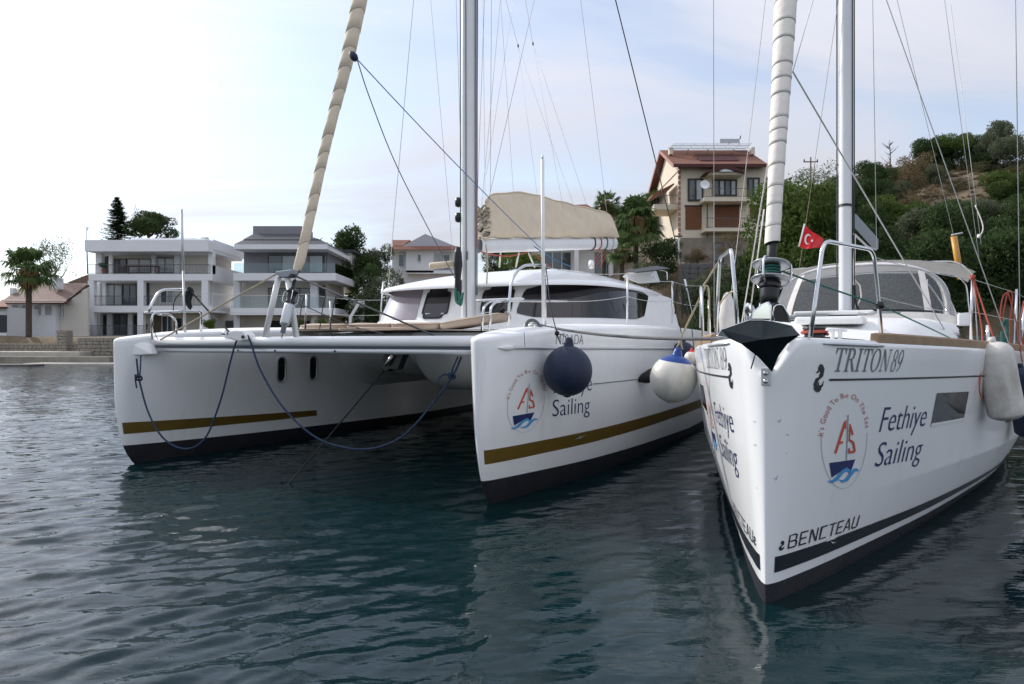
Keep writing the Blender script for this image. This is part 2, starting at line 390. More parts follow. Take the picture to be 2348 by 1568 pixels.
m_wl = pchip([0, .56, 1.5, 2.6, 3.92, 5.2, 6.76, 9, 12], [.012, .205, .49, .81, 1.14, 1.44, 1.70, 1.84, 1.7])
m_ch = pchip([0, .5, 1, 2, 3, 4, 5, 6, 7, 9, 12], [.03, .25, .44, .81, 1.14, 1.45, 1.70, 1.86, 1.94, 1.98, 1.86])
m_dk = pchip([0, .5, 1, 2, 3, 4, 5, 6, 7, 9, 12], [.06, .37, .60, .96, 1.27, 1.55, 1.78, 1.91, 1.97, 2.0, 1.88])
m_zd = pchip([0, 1, 2, 4.3, 7, 12], [1.635, 1.605, 1.58, 1.525, 1.47, 1.42])
def m_b(s, z):
    zc = .55; rn = .14
    nose = math.sqrt(max(0, 1-(1-min(max(s, 0)/rn, 1))**2))
    if z <= 0: base = m_wl(s)*math.sqrt(max(0, 1+z/.5)); wn_ = .012
    elif z < zc:
        t = z/zc; base = lerp(m_wl(s), m_ch(s), t**.85); wn_ = lerp(.012, .03, t)
    else:
        t = min((z-zc)/(m_zd(s)-zc), 1.05); base = lerp(m_ch(s), m_dk(s), t); wn_ = lerp(.03, .06, t)
    w0 = m_wl(0) if z <= 0 else (lerp(m_wl(0), m_ch(0), (z/zc)**.85) if z < zc else lerp(m_ch(0), m_dk(0), min((z-zc)/(m_zd(0)-zc), 1)))
    return base-w0+w0*nose+wn_*nose*.6
def m_top(s, r):
    "height of the deck edge, scooped out at the stem for the anchor"
    return m_zd(s)-.21*(1-smooth(.035, .20, abs(r)+.0))*(1-smooth(.25, .5, s))
def m_P(s, z, side, off=0.0):
    e = .004; b = m_b(s, z); p = Vector((side*b, s, z))
    if off:
        ds = Vector((side*(m_b(s+e, z)-m_b(max(s-e, 0), z)), 2*e if s > e else s+e, 0)); dz = Vector((side*(m_b(s, z+e)-m_b(s, z-e)), 0, 2*e))
        n = ds.cross(dz); n = n*(-side)
        n.normalize()
        if n.x*side < 0 : n = -n
        p = p+n*off
    return p
C_st = pchip([-.4, -.15, 0, .15, .3, .5, .9, 1.7], [.75, .40, .25, .15, .09, .045, .0, -.01])
c_wo = pchip([0, .75, 1.5, 2.3, 4, 7, 10, 12], [.015, .20, .37, .50, .66, .80, .80, .7])
c_do = pchip([0, .3, .75, 1.5, 2.5, 4, 7, 10, 12], [.07, .185, .30, .46, .62, .77, .90, .90, .85])
c_wi = pchip([0, .75, 1.5, 2.3, 4, 7, 10, 12], [.015, .17, .28, .37, .46, .52, .52, .5])
c_di = pchip([0, .3, .75, 1.5, 2.5, 4, 7, 10, 12], [.07, .16, .25, .35, .43, .50, .55, .55, .5])
c_zd = pchip([0, .3, 1, 2.5, 5, 7, 10, 12], [1.645, 1.68, 1.74, 1.80, 1.83, 1.81, 1.76, 1.72])
def c_b(s, z, outer):
    rn = .13; nose = math.sqrt(max(0, 1-(1-min(max(s, 0)/rn, 1))**2))
    fw, fd = (c_wo, c_do) if outer else (c_wi, c_di)
    if z <= 0: base = fw(s)*math.sqrt(max(0, 1+z/.5)); w0 = .015
    else:
        t = min(z/c_zd(s), 1.04); t2 = t**.8; base = lerp(fw(s), fd(s), t2); w0 = lerp(.015, .07, t2)
    return max(base-w0, 0)+w0*nose*1.3
def c_P(s, z, hull, side, off=0.0):
    "hull +1 near (right) hull, -1 far hull; side +1 right face, -1 left face; s measured from the stem"
    outer = (hull == side); e = .004
    def q(s_, z_): return Vector((HC[hull]+side*c_b(max(s_, 0), z_, outer), s_+C_st(z_), z_))
    p = q(s, z)
    if off:
        n = (q(s+e, z)-q(max(s-e, 0), z)).cross(q(s, z+e)-q(s, z-e)).normalized()
        if n.x*side < 0: n = -n
        p = p+n*off
    return p
def solve_sz(P, px, py, fr, s0=1.0, z0=1.0):
    "surface parameters whose point is seen at the pixel"
    s, z = s0, z0
    for _ in range(40):
        def g(s_, z_):
            l = P(s_, z_); return np.array(proj(fr.w(*l)))
        a = g(s, z); d = np.array((px, py))-a
        if abs(d).max() < .05: break
        e = 1e-3; J = np.stack([(g(s+e, z)-a)/e, (g(s, z+e)-a)/e], 1)
        try: st = np.linalg.solve(J, d)
        except Exception: break
        st = np.clip(st, -.3, .3); s = max(s+st[0], .0); z = min(max(z+st[1], -.3), 2.0)
    return s, z
# ------------------------------------------------------------------ lettering and print
def rng(n): return [i/(n-1) for i in range(n)]
class Print:
    "flat print gathered in a 2D layout and laid on a surface"
    def __init__(s): s.parts = []
    def poly(s, pts): s.parts.append((list(pts), [tuple(range(len(pts)))])); return s
    def stroke(s, pts, w, closed=False):
        P = [Vector((p[0], p[1])) for p in pts]; n = len(P); ws = w if hasattr(w, '__len__') else [w]*n
        L = []; 
        for i in range(n):
            a = P[(i-1) % n] if (closed or i > 0) else P[i]; b = P[(i+1) % n] if (closed or i < n-1) else P[i]
            t = (b-a).normalized(); nn = Vector((-t.y, t.x)); k = 1.0
            if (closed or 0 < i < n-1):
                t1 = (P[i]-a).normalized(); c = max(nn.dot(Vector((-t1.y, t1.x))), .5); k = 1/c
            L.append(P[i]+nn*ws[i]/2*k); L.append(P[i]-nn*ws[i]/2*k)
        m = n if closed else n-1
        fs = [(2*i, 2*i+1, 2*((i+1) % n)+1, 2*((i+1) % n)) for i in range(m)]
        s.parts.append(([tuple(v) for v in L], fs)); return s
    def ring(s, cx, cy, rx, ry, wx, wy, a0=0, a1=360, n=28):
        vs = []; full = abs(a1-a0) >= 360
        m = n if full else n+1
        for k in range(m):
            a = R_(a0+(a1-a0)*k/n); c, d = math.cos(a), math.sin(a)
            vs += [(cx+rx*c, cy+ry*d), (cx+(rx-wx)*c, cy+(ry-wy)*d)]
        fs = [(2*k, 2*k+1, 2*((k+1) % m)+1, 2*((k+1) % m)) for k in range(n)]
        s.parts.append((vs, fs)); return s
    def extend(s, other, f):
        for vs, fs in other.parts: s.parts.append(([f(*v) for v in vs], fs))
        return s
    def bounds(s):
        A = np.array([v for vs, _ in s.parts for v in vs]); return A.min(0), A.max(0)
    def lay(s, name, mat_, parent, f, step=.00025):
        "f(u, v, k) -> point; every stroke a little above the one before so that none overlap in a plane"
        b = MB()
        for i, (vs, fs) in enumerate(s.parts): b.add([f(v[0], v[1], (i % 8)*step) for v in vs], fs)
        return b.build(name, mat_, parent, fix=False)
_tx = {}
def text_print(txt, bold=0.0):
    key = (txt, bold)
    if key not in _tx:
        cu = bpy.data.curves.new('t', 'FONT'); cu.body = txt; cu.size = 1.0; cu.offset = bold; cu.resolution_u = 4
        o = bpy.data.objects.new('t', cu); COL.objects.link(o)
        dg = bpy.context.evaluated_depsgraph_get()
        me = bpy.data.meshes.new_from_object(o.evaluated_get(dg))
        _tx[key] = ([(v.co.x, v.co.y) for v in me.vertices], [tuple(p.vertices) for p in me.polygons])
        bpy.data.objects.remove(o); bpy.data.curves.remove(cu); bpy.data.meshes.remove(me)
    p = Print(); vs, fs = _tx[key]; p.parts.append((list(vs), list(fs))); return p
def serif_word(word):
    P = Print(); x = 0
    def box(a, b, c, d): P.poly([(x+a, b), (x+c, b), (x+c, d), (x+a, d)])
    for ch in word:
        if ch == 'T':
            box(0, .94, .82, 1); P.poly([(x, .94), (x, .74), (x+.04, .74), (x+.12, .94)]); P.poly([(x+.70, .94), (x+.78, .74), (x+.82, .74), (x+.82, .94)])
            box(.34, .055, .48, .94); box(.2, 0, .62, .055); w = .90
        elif ch == 'R':
            box(.12, .055, .26, .945); box(0, .945, .30, 1); box(0, 0, .38, .055)
            P.stroke([(x+.30, .97), (x+.46, .965), (x+.60, .90), (x+.655, .77), (x+.62, .62), (x+.50, .53), (x+.26, .51)], [.06, .07, .11, .14, .12, .07, .05])
            P.poly([(x+.40, .52), (x+.54, .50), (x+.90, .03), (x+.90, 0), (x+.74, 0)]); w = .98
        elif ch == 'I':
            box(.13, .055, .27, .945); box(0, .945, .40, 1); box(0, 0, .40, .055); w = .54
        elif ch == 'O': P.ring(x+.47, .5, .47, .52, .145, .05); w = 1.06
        elif ch == 'N':
            box(.12, .055, .18, .93); box(0, 0, .32, .055); box(.0, .945, .2, 1); P.poly([(x+.08, .94), (x+.26, .945), (x+.86, .0), (x+.80, -.02)]); box(.80, .06, .86, .945); box(.66, .945, 1.0, 1); w = 1.06
        elif ch == '8': P.ring(x+.30, .75, .235, .26, .085, .05); P.ring(x+.30, .26, .285, .285, .095, .05); w = .70
        elif ch == '9':
            P.ring(x+.29, .68, .275, .33, .095, .05); P.stroke([(x+.52, .70), (x+.515, .45), (x+.40, .17), (x+.12, -.02)], [.11, .11, .08, .04]); w = .66
        else: w = .24
        x += w
    return P, x
def stencil_word():
    "the builder's name in thin squared capitals"
    P = Print(); x = 0; W = .11
    def st(*pts): P.stroke([(x+a, b) for a, b in pts], W)
    for ch in 'BENCTEAU':
        if ch == 'B': st((.06, .0), (.06, .94), (.50, .94), (.60, .86), (.60, .60), (.52, .52), (.16, .50)); st((.52, .48), (.64, .40), (.64, .12), (.54, .055), (.12, .055)); w = .86
        elif ch == 'E': st((.62, .945), (.10, .945)); st((.06, 1.0), (.06, .0)); st((.55, .5), (.12, .5)); st((.62, .055), (.12, .055)); w = .82
        elif ch == 'C': st((.62, .945), (.06, .945), (.06, .055), (.62, .055)); w = .82
        elif ch == 'N': st((.06, 0), (.06, 1)); st((.12, .95), (.58, .05)); st((.64, 0), (.64, 1)); w = .90
        elif ch == 'T': st((.0, .945), (.66, .945)); st((.33, .89), (.33, 0)); w = .80
        elif ch == 'A': st((.02, 0), (.33, 1.0)); st((.36, .93), (.66, 0)); st((.20, .3), (.48, .3)); w = .84
        elif ch == 'U': st((.06, 1), (.06, .14), (.14, .055), (.54, .055), (.62, .14), (.62, 1)); w = .8
        x += w
    return P, x
def seahorse():
    P = Print()
    P.stroke([(.20, .93), (.33, 1.0), (.50, .96), (.62, .84), (.60, .70), (.46, .60), (.36, .50)], [.08, .24, .32, .36, .32, .24, .08])
    P.stroke([(.06, .78), (.20, .80), (.34, .86)], [.05, .10, .10])
    P.stroke([(.36, .52), (.16, .42), (.08, .28), (.12, .14), (.28, .04), (.50, .0), (.70, .06)], [.12, .28, .32, .27, .19, .13, .05])
    P.stroke([(.42, .36), (.34, .28), (.36, .20), (.46, .15), (.62, .15), (.78, .24), (.84, .40)], [.06, .11, .14, .14, .15, .13, .04])
    P.stroke([(.30, .10), (.55, .08), (.80, .18)], [.03, .05, .02])
    return P
def badge(hx=1.0):
    "the sailing club badge, unit: half height of the ellipse = 1, half width = .56"
    d = {}
    a = Print(); a.ring(0, 0, .58, 1.0, .010, .008, -193, 12, 48); d['ring'] = a
    t = Print(); txt = "It's Good To Be On The Sea"; N = len(txt)
    wid = {'I': .35, "'": .25, ' ': .45, 't': .5, 'T': .85, 'G': 1.05, 'O': 1.05, 'B': .9, 'S': .85}
    ws = [wid.get(c, .75) for c in txt]; tot = sum(ws); acc = 0
    def pt(a): return Vector((.56*math.cos(a), 1.0*math.sin(a)))
    A0, A1 = R_(171), R_(18); K = 400; arcs = [0]
    for k in range(K): arcs.append(arcs[-1]+(pt(A0+(A1-A0)*(k+1)/K)-pt(A0+(A1-A0)*k/K)).length)
    for c, w in zip(txt, ws):
        mid = (acc+w/2)/tot*arcs[-1]; acc += w
        if c == ' ': continue
        k = int(np.searchsorted(arcs, mid)); a_ = A0+(A1-A0)*k/K
        p = pt(a_); tg = (pt(a_-.01)-pt(a_+.01)).normalized(); nn = Vector((-tg.y, tg.x))
        cp = text_print(c); lo, hi = cp.bounds(); cxm = (lo[0]+hi[0])/2
        t.extend(cp, lambda u, v, p=p, tg=tg, nn=nn, cxm=cxm: tuple(p+tg*((u-cxm)*.155)+nn*(v*.155-.02)))
    d['motto'] = t
    f = Print()
    f.stroke([(-.26, -.20), (-.04, .46)], [.055, .06]); f.poly([(-.09, .36), (-.04, .50), (-.01, .50), (-.015, .30), (-.05, .36)]); f.stroke([(-.165, .02), (-.085, .03)], .05)
    f.stroke([(.075, .42), (.165, .18)], [.03, .05]); f.stroke([(.08, .36), (.08, .06)], .034); f.stroke([(.08, .07), (.185, .015), (.245, -.19)], [.045, .05, .05]); f.stroke([(.245, -.19), (.07, -.20)], .055); f.stroke([(.085, -.20), (.085, -.10)], .04)
    d['sail'] = f
    m_ = Print(); m_.stroke([(.02, -.38), (.02, .62)], .018); d['mast_line'] = m_
    h = Print(); h.poly([(-.40, -.40), (.27, -.37), (.17, -.62), (-.10, -.60), (-.34, -.72)]); d['hull_shape'] = h
    wv = Print()
    wv.stroke([(-.44, -.78), (-.34, -.81), (-.22, -.76), (-.08, -.62), (.04, -.57), (.14, -.63), (.19, -.70)], [.01, .06, .085, .09, .075, .05, .01])
    wv.stroke([(-.16, -.78), (-.06, -.83), (.06, -.80), (.18, -.67), (.28, -.60), (.34, -.61), (.39, -.65)], [.01, .05, .085, .09, .075, .05, .01])
    d['waves'] = wv
    return d
BADGE = badge()
BMATS = {'ring': mat('pale_grey_vinyl', (.34, .36, .42), .4), 'motto': pinktxt, 'sail': redtxt, 'mast_line': greytxt, 'hull_shape': navytxt, 'waves': bluetxt}
BNAME = {'ring': 'badge_ring', 'motto': 'badge_motto', 'sail': 'badge_sail_letters', 'mast_line': 'badge_mast', 'hull_shape': 'badge_boat', 'waves': 'badge_waves'}
def patch(P, s0, s1, z0, z1, off, ns=24, nz=3, pw=1.0):
    "strip of a hull surface; z0 and z1 may be functions of s"
    f0 = z0 if callable(z0) else (lambda s: z0); f1 = z1 if callable(z1) else (lambda s: z1)
    g = []
    for i in range(ns+1):
        s = s0+(s1-s0)*(i/ns)**pw; g.append([P(s, lerp(f0(s), f1(s), j/nz), off) for j in range(nz+1)])
    return MB().grid(g)

# ------------------------------------------------------------------ the sailing yacht on the right
yacht = frame_empty('sailing_yacht', MF, label='white sailing yacht, bow on, lettered TRITON 89, nearest on the right', cat='sailing yacht')
L_ = 12.0
S_ = [0, .002, .008, .018, .032, .05, .075, .105, .14, .18, .23, .29, .36, .45, .55, .68, .82, 1.0, 1.2, 1.45, 1.75, 2.1, 2.5, 3, 3.5, 4, 4.6, 5.2, 6, 7, 8, 9, 10.5, 12]
RR = .045
def m_normal2(s):
    e = .003; z = 1.5; a = m_b(s+e, z)-m_b(max(s-e, 0), z); t = Vector((a, (2*e if s >= e else s+e))).normalized()
    return t.y, -t.x     # outward plan normal (x, y)
def m_col(s, side):
    b = m_b(s, 1.5); top = m_top(s, b); nx, ny = m_normal2(s) if s > 0 else (0, -1)
    zs = [.12, .2, .3, .4, .5, .535, .55, .565, .6]; zt = top-RR
    zs += [lerp(.6, zt, k/9) for k in range(1, 10)]
    col = [m_P(s, z, side) for z in zs]
    bt = m_b(s, zt)
    for k in range(1, 6):
        th = k/5*math.pi/2; d = RR*(1-math.cos(th)); col.append(Vector((side*max(bt-d*nx, 0), s-d*ny, zt+RR*math.sin(th))))
    return col
cols = [m_col(s, -1) for s in reversed(S_)]+[m_col(s, 1) for s in S_[1:]]
hullM = MB().grid(cols); tr = [c[0] for c in cols]
hm = hullM.build('hull', gel, yacht, weld=True)
af = MB().grid([[m_P(s, z, sd) for z in (-.45, -.3, -.15, -.05, 0, .06, .12)] for sd, s in [(-1, s) for s in reversed(S_)]+[(1, s) for s in S_[1:]]]).build('antifouling', antifoul, hm, weld=True)
# transom
MB().add([m_P(L_, z, sd) for sd in (-1, 1) for z in (.12, .5, 1.3)], [(0, 1, 4, 3), (1, 2, 5, 4)]).build('transom', gel, yacht)
# deck
dk = []
for s in S_:
    a = m_col(s, 1)[-1]; row = []
    b0 = max(a.x, 0)
    for k in range(-6, 7):
        t = k/6; r = t*b0; zc_ = m_top(a.y, abs(r)) if s < .5 else a.z; row.append(Vector((r, a.y, min(zc_, a.z+.3)+.03*(1-t*t)*min(b0, 1))))
    dk.append(row)
MB().grid(dk).build('deck', gel2, yacht)
# boot stripe, cove line, hull windows, print on both sides
for sd in (1, -1):
    Pm = lambda s, z, off=0, sd=sd: m_P(s, z, sd, off)
    patch(Pm, .045, 11.6, lambda s: .185-.002*s, lambda s: .284-.012*s if s < 5 else .224, .003, 90, 2, 2.6).build('boot_stripe', navy, hm)
    patch(Pm, .385, 11, lambda s: 1.362-.024*s, lambda s: 1.376-.024*s, .003, 90, 1, 2.0).build('cove_line', navy, hm)
    w0, w1 = 1.955, 2.71
    def wz(s, t): return lerp(lerp(.957, 1.199, t), lerp(.945, 1.173, t), (s-w0)/(w1-w0))
    g = patch(Pm, w0, w1, lambda s: wz(s, 0), lambda s: wz(s, 1), .004, 8, 3).build('hull_window', glassdark, hm)
    fr_ = MB(); e = .035
    for (a, b, c, d) in [(w0-.004, w1+e, -.09, 0), (w1, w1+e, 0, 1)]:
        lo = [[m_P(lerp(a, b, i/8), wz(lerp(a, b, i/8), t), sd, o_) for (t, o_) in ((c, .003), (c, .006), (d, .006), (d, .003))] for i in range(9)]
        fr_.grid(lo, smooth_=False)
    fr_.build('hull_window_frame', gel, hm)
    # name
    P, w = serif_word('TRITON 89')
    if sd == 1: mp_ = lambda u, v, k, w=w: m_P(.40+u/w*.81+v*.02, 1.412-.02*u/w+v*.152, 1, .0035+k)
    else: mp_ = lambda u, v, k, w=w: m_P(1.20-u/w*.81-v*.02, 1.392+.02*u/w+v*.152, -1, .0035+k)
    P.lay('name_lettering', greytxt, hm, mp_)
    # two-line club name
    for txt, s0, z0, sl in (('Fethiye', 1.05, .966, -.018), ('Sailing', 1.09, .712, -.026)):
        T = text_print(txt, -.010); lo, hi = T.bounds(); wd = hi[0]-lo[0]; cap = text_print('F').bounds()[1][1]
        if sd == 1: f = lambda u, v, k, s0=s0, z0=z0, sl=sl, wd=wd: m_P(s0+u/wd*.755+v*.02, z0+sl*u/wd+v/cap*.178, 1, .0035+k)
        else: f = lambda u, v, k, s0=s0, z0=z0, sl=sl, wd=wd: m_P(1.19-u/wd*.75-v*.02, (.945 if z0 > .9 else .69)+.03*u/wd+v/cap*.178, -1, .0035+k)
        T.lay('club_lettering', navytxt, hm, f)
    for key, pr in BADGE.items():
        if sd == 1: f = lambda u, v, k: m_P(.655+u*.47-.07*v, .928-.03*u+v*.315, 1, .0035+k+{0: 0}.get(0))
        else: f = lambda u, v, k: m_P(1.62-u*.44, .93+v*.315, -1, .0035+k)
        off = {'waves': .0022, 'sail': .0, 'mast_line': .0022}.get(key, 0)
        g_ = (lambda u, v, k, f=f, off=off: f(u, v, k+off))
        pr.lay(BNAME[key], BMATS[key], hm, g_)
    SH = seahorse()
    if sd == 1: f = lambda u, v, k: m_P(.265+u*.085, 1.295+v*.148, 1, .0035+k)
    else: f = lambda u, v, k: m_P(.385-u*.085, 1.295+v*.148, -1, .0035+k)
    SH.lay('seahorse_emblem', navy, hm, f)
    P, w = stencil_word()
    if sd == 1: f = lambda u, v, k, w=w: m_P(.15+u/w*.89+v*.012, .312-.022*u/w+v*.088, 1, .0035+k)
    else: f = lambda u, v, k, w=w: m_P(1.04-u/w*.89-v*.012, .29+.022*u/w+v*.088, -1, .0035+k)
    P.lay('builder_lettering', blacktxt, hm, f)
    SH.lay('small_emblem', navy, hm, (lambda u, v, k: m_P(.075+u*.05, .318+v*.05, 1, .0035+k)) if sd == 1 else (lambda u, v, k: m_P(.14-u*.05, .318+v*.05, -1, .0035+k)))
    # teak toe rail and the long stainless strip ahead of it
    path = []
    for i in range(50):
        s = .88+(11.8-.88)*(i/49)**1.3; path.append((m_b(s, m_zd(s)-.05)-.035, s, m_zd(s)+.0))
    g = []
    for i, (r, s, z) in enumerate(path):
        h = .058 if i else .05
        g.append([Vector((sd*(r+.024), s, z-.012)), Vector((sd*(r+.024), s, z+h-.012)), Vector((sd*(r+.012), s, z+h)), Vector((sd*(r-.024), s, z+h)), Vector((sd*(r-.03), s, z-.012))])
    tb = MB(); tb.grid(g, smooth_=False); tb.add(g[0], [(0, 1, 2, 3, 4)]); tb.build('toe_rail', teak, yacht)
    MB().tube([m_P(s, m_zd(s)-.035, sd, .004) for s in np.linspace(.30, .92, 8)], [.004]+[.011]*6+[.004], 8, flat=1.0).build('rubbing_strip', alu, hm)
# scuffs near the stem and a scrape across the boot stripe
scf = mat('grey_scuff', (.40, .41, .43), .6)
rs = random.Random(21)
for i in range(7):
    s, z = rs.uniform(.02, .09), rs.uniform(.55, 1.15); L1 = rs.uniform(.012, .03)
    Print().stroke([(0, 0), (L1*.5, L1*rs.uniform(-.6, .6)), (L1, L1*rs.uniform(-1, 1))], [.002, .005, .001]).lay('scuff_mark', scf, hm, lambda u, v, k, s=s, z=z: m_P(s+u, z+v, 1 if i % 3 else -1, .003))
Print().stroke([(0, 0), (.05, .012), (.10, .004), (.16, .012)], [.004, .022, .012, .003]).lay('scrape_mark', gel, hm, lambda u, v, k: m_P(.60+u, .272+v*.8, 1, .0052))
Print().stroke([(0, 0), (.03, -.02), (.07, -.024)], [.003, .010, .002]).lay('scrape_mark', gel, hm, lambda u, v, k: m_P(.66+u, .262+v*.8, 1, .0058))
# stem plate with two bolts
pl = MB(); pl.add([(-.028, -.006, 1.335), (.028, -.006, 1.335), (.028, -.006, 1.44), (-.028, -.006, 1.44), (-.03, .05, 1.33), (.03, .05, 1.33), (.03, .05, 1.445), (-.03, .05, 1.445)], [(0, 1, 2, 3), (0, 4, 5, 1), (1, 5, 6, 2), (2, 6, 7, 3), (3, 7, 4, 0)])
pp = pl.build('stem_plate', alu, yacht, bevel=.004)
for z in (1.36, 1.41): MB().lathe([(0, .007), (.012, .007), (.015, .003), (.015, 0)], 14, Matrix.Translation((0, -.006, z))@Matrix.Rotation(R_(90), 4, 'X')).build('bolt', steel, pp)
tp = MB().tube(spline([MF.at(1733, 808, 4.13), MF.at(1729, 822, 4.11), MF.at(1724, 838, 4.12), MF.at(1722, 845, 4.13)]), .004, 6).build('bow_lashing', ropeblack, yacht)

# anchor in its roller
def anchor():
    q = lambda px, py, Y: MF.at(px, py, Y)
    tip = q(1770, 853, 4.02); g1 = q(1748, 778, 3.89); g0 = q(1748, 734, 3.95)
    L1 = q(1645, 771, 3.92); L2 = q(1654, 756, 4.0); T1 = q(1718, 734, 3.98); T2 = q(1772, 737, 3.98); R1 = q(1816, 747, 3.95); R2 = q(1834, 768, 3.86)
    B1 = q(1697, 787, 3.94); B2 = q(1738, 818, 3.97); C1 = q(1805, 789, 3.93); C2 = q(1785, 816, 3.97)
    B0 = q(1668, 774, 3.90)
    P = [tip, g1, g0, L1, L2, T1, T2, R1, R2, B1, B2, C1, C2, B0]
    tipi, g1i, g0i, L1i, L2i, T1i, T2i, R1i, R2i, B1i, B2i, C1i, C2i, B0i = range(14)
    F = [(g1i, B2i, tipi), (g1i, B1i, B2i), (g1i, L2i, B0i, B1i), (L2i, L1i, B0i), (g1i, T1i, L2i), (g1i, g0i, T1i), (g1i, T2i, g0i), (g1i, R1i, T2i), (g1i, R2i, R1i), (g1i, C1i, R2i), (g1i, C2i, C1i), (g1i, tipi, C2i)]
    back = [p+Vector((0, .012, .002)) for p in P]; n = len(P)
    rim = [tipi, B2i, B1i, B0i, L1i, L2i, T1i, g0i, T2i, R1i, R2i, C1i, C2i]
    FF = F+[tuple(i+n for i in reversed(f)) for f in F]+[(rim[i], rim[(i+1) % len(rim)], rim[(i+1) % len(rim)]+n, rim[i]+n) for i in range(len(rim))]
    an = empty('anchor_part')
    m = MB().add(P+back, FF).build('anchor', anchmat, yacht, bevel=.004)
    bpy.data.objects.remove(an)
    # bright rolled rim, shank and roller cheeks
    MB().tube([P[i]+Vector((0, -.002, .0)) for i in (B0i, L1i, L2i, T1i, g0i, T2i, R1i, R2i)], .0035, 6).build('anchor_rim', steel, m)
    sh = MB(); sh.prism([MF.at(x, y, 4.1) for x, y in ((1722, 735), (1726, 715), (1746, 697), (1762, 690), (1770, 700), (1770, 735))], (0, -.02, 0), (0, .04, 0)); sh.build('anchor_shank', mirror, m, bevel=.012)
    MB().tube([MF.at(1760, 692, 4.14), MF.at(1768, 712, 4.13), MF.at(1772, 735, 4.12)], .012, 8).build('shank_eye', steel, m)
    ck = MB(); ck.prism([MF.at(x, y, 4.2) for x, y in ((1765, 735), (1768, 705), (1780, 693), (1797, 700), (1808, 720), (1813, 740))], (0, -.01, 0), (0, .005, 0)); ck.build('roller_cheek', plasticblk, m)
    MB().tube(arc_pts([MF.at(1770, 738, 4.19), MF.at(1775, 700, 4.19), MF.at(1795, 698, 4.19), MF.at(1812, 738, 4.19)], .05), .006, 8).build('roller_hoop', steel, m)
    sh2 = MB(); sh2.tube([Vector((-.035, .05, 1.66)), Vector((-.035, .6, 1.69))], .02, 8).tube([Vector((.035, .05, 1.66)), Vector((.035, .6, 1.69))], .02, 8); sh2.build('bow_roller', steel, yacht)
    ln = MB(); ln.prism([MF.at(x, y, 4.3) for x, y in ((1706, 740), (1706, 700), (1714, 693), (1728, 700), (1740, 735))], (0, -.01, 0), (0, .01, 0)); ln.build('roller_bracket', mirror, yacht, bevel=.006)
anchor()

# forestay, furled headsail, drum
FS0 = Vector((0, .06, 1.70)); FS1 = Vector((0, 5.0, 18.9)); fdir = (FS1-FS0).normalized()
def fs(z): t = (z-FS0.z)/(FS1.z-FS0.z); return FS0.lerp(FS1, t)
MB().tube([fs(1.66), fs(18.9)], .006, 6).build('forestay', wire, yacht)
fu = MB()
rnd = random.Random(3); z = 2.23; seams = []; prof = []
while z < 16:
    r = lerp(.046, .078, smooth(2.2, 4.2, z)); h = rnd.uniform(.085, .19)
    prof += [(z, r*1.0), (z+.02, r*1.006), (z+h*.5, r*1.003), (z+h-.006, r*.998), (z+h-.001, r*.988)]; seams.append((z+h, r*.992)); z += h
ax = tube_frames([fs(2), fs(3)])
N0 = ax[2][0]; B0_ = fdir.cross(N0); rows = []
for (zz_, r) in prof:
    c = fs(zz_); row = []
    for k in range(21):
        a = 2*math.pi*k/20; tilt = .010*math.sin(a+1.0); rr = r*(1+.022*math.sin(2*a+zz_*3)+.016*math.sin(a*3-zz_*7))
        row.append(c+fdir*tilt+(N0*math.cos(a)+B0_*math.sin(a))*rr)
    rows.append(row)
gen = MB().grid(rows).build('furled_headsail', sailwhite, yacht, weld=True)
for i, (zs_, r) in enumerate(seams[:16]):
    c = fs(zs_); ring = [c+fdir*.010*math.sin(a+1.0)+(N0*math.cos(a)+B0_*math.sin(a))*r*(1+.022*math.sin(2*a+zs_*3)+.016*math.sin(a*3-zs_*7))*1.0 for a in np.linspace(0, 2*math.pi, 25)]
    MB().tube(ring, .0028, 5, caps=False).build('wrap_seam', MATS.get('seam') or mat('seam', (.38, .37, .36), .9), gen)
Mf = Matrix.Translation(fs(1.70))@fdir.to_track_quat('Z', 'Y').to_matrix().to_4x4()
dr = MB().lathe([(0, .24), (.062, .24), (.066, .25), (.066, .285), (.05, .295), (.046, .31), (.046, .40), (.06, .41), (.062, .42), (.05, .43), (.03, .435)], 28, Mf).build('furler_drum', plasticblk, yacht)
MB().lathe([(.030, .435), (.032, .45), (.032, .56), (.02, .57), (.0, .57)], 20, Mf).build('foil_sleeve', rubber, dr)
cone = MB().lathe([(.058, .236), (.056, .19), (.050, .145), (.03, .14), (.0, .14)], 28, Mf).build('drum_base', plasticblk, dr)
MB().lathe([(.05, .40), (.115, .40), (.118, .404), (.115, .408), (.05, .408)], 28, Mf).build('drum_flange', alu, dr)
MB().lathe([(.05, .298), (.115, .298), (.118, .302), (.115, .306), (.05, .306)], 28, Mf).build('drum_flange', alu, dr)
for k in range(4):
    hh = .318+k*.019; MB().tube([Mf@Vector((.052*math.cos(a), .052*math.sin(a), hh+.018*a/6.28)) for a in np.linspace(0, 6.28, 25)], .0085, 6).build('drum_line', ropeteal, dr)
for k in range(3):
    a = R_(200+k*120); u = Vector((math.cos(a), math.sin(a), 0))
    pts = [Mf@(u*.05+Vector((0, 0, .43))), Mf@(u*.118+Vector((0, 0, .425))), Mf@(u*.125+Vector((0, 0, .36))), Mf@(u*.118+Vector((0, 0, .285))), Mf@(u*.055+Vector((0, 0, .25)))]
    MB().tube(arc_pts(pts, .03), .0065, 8).build('drum_guard', steel, dr)
MB().lathe([(.0, .002), (.017, .002), (.017, 0)], 20, Mf@Matrix.Translation((-.01, -.0575, .205))@Matrix.Rotation(R_(90), 4, 'X')).build('drum_badge', alu, dr)
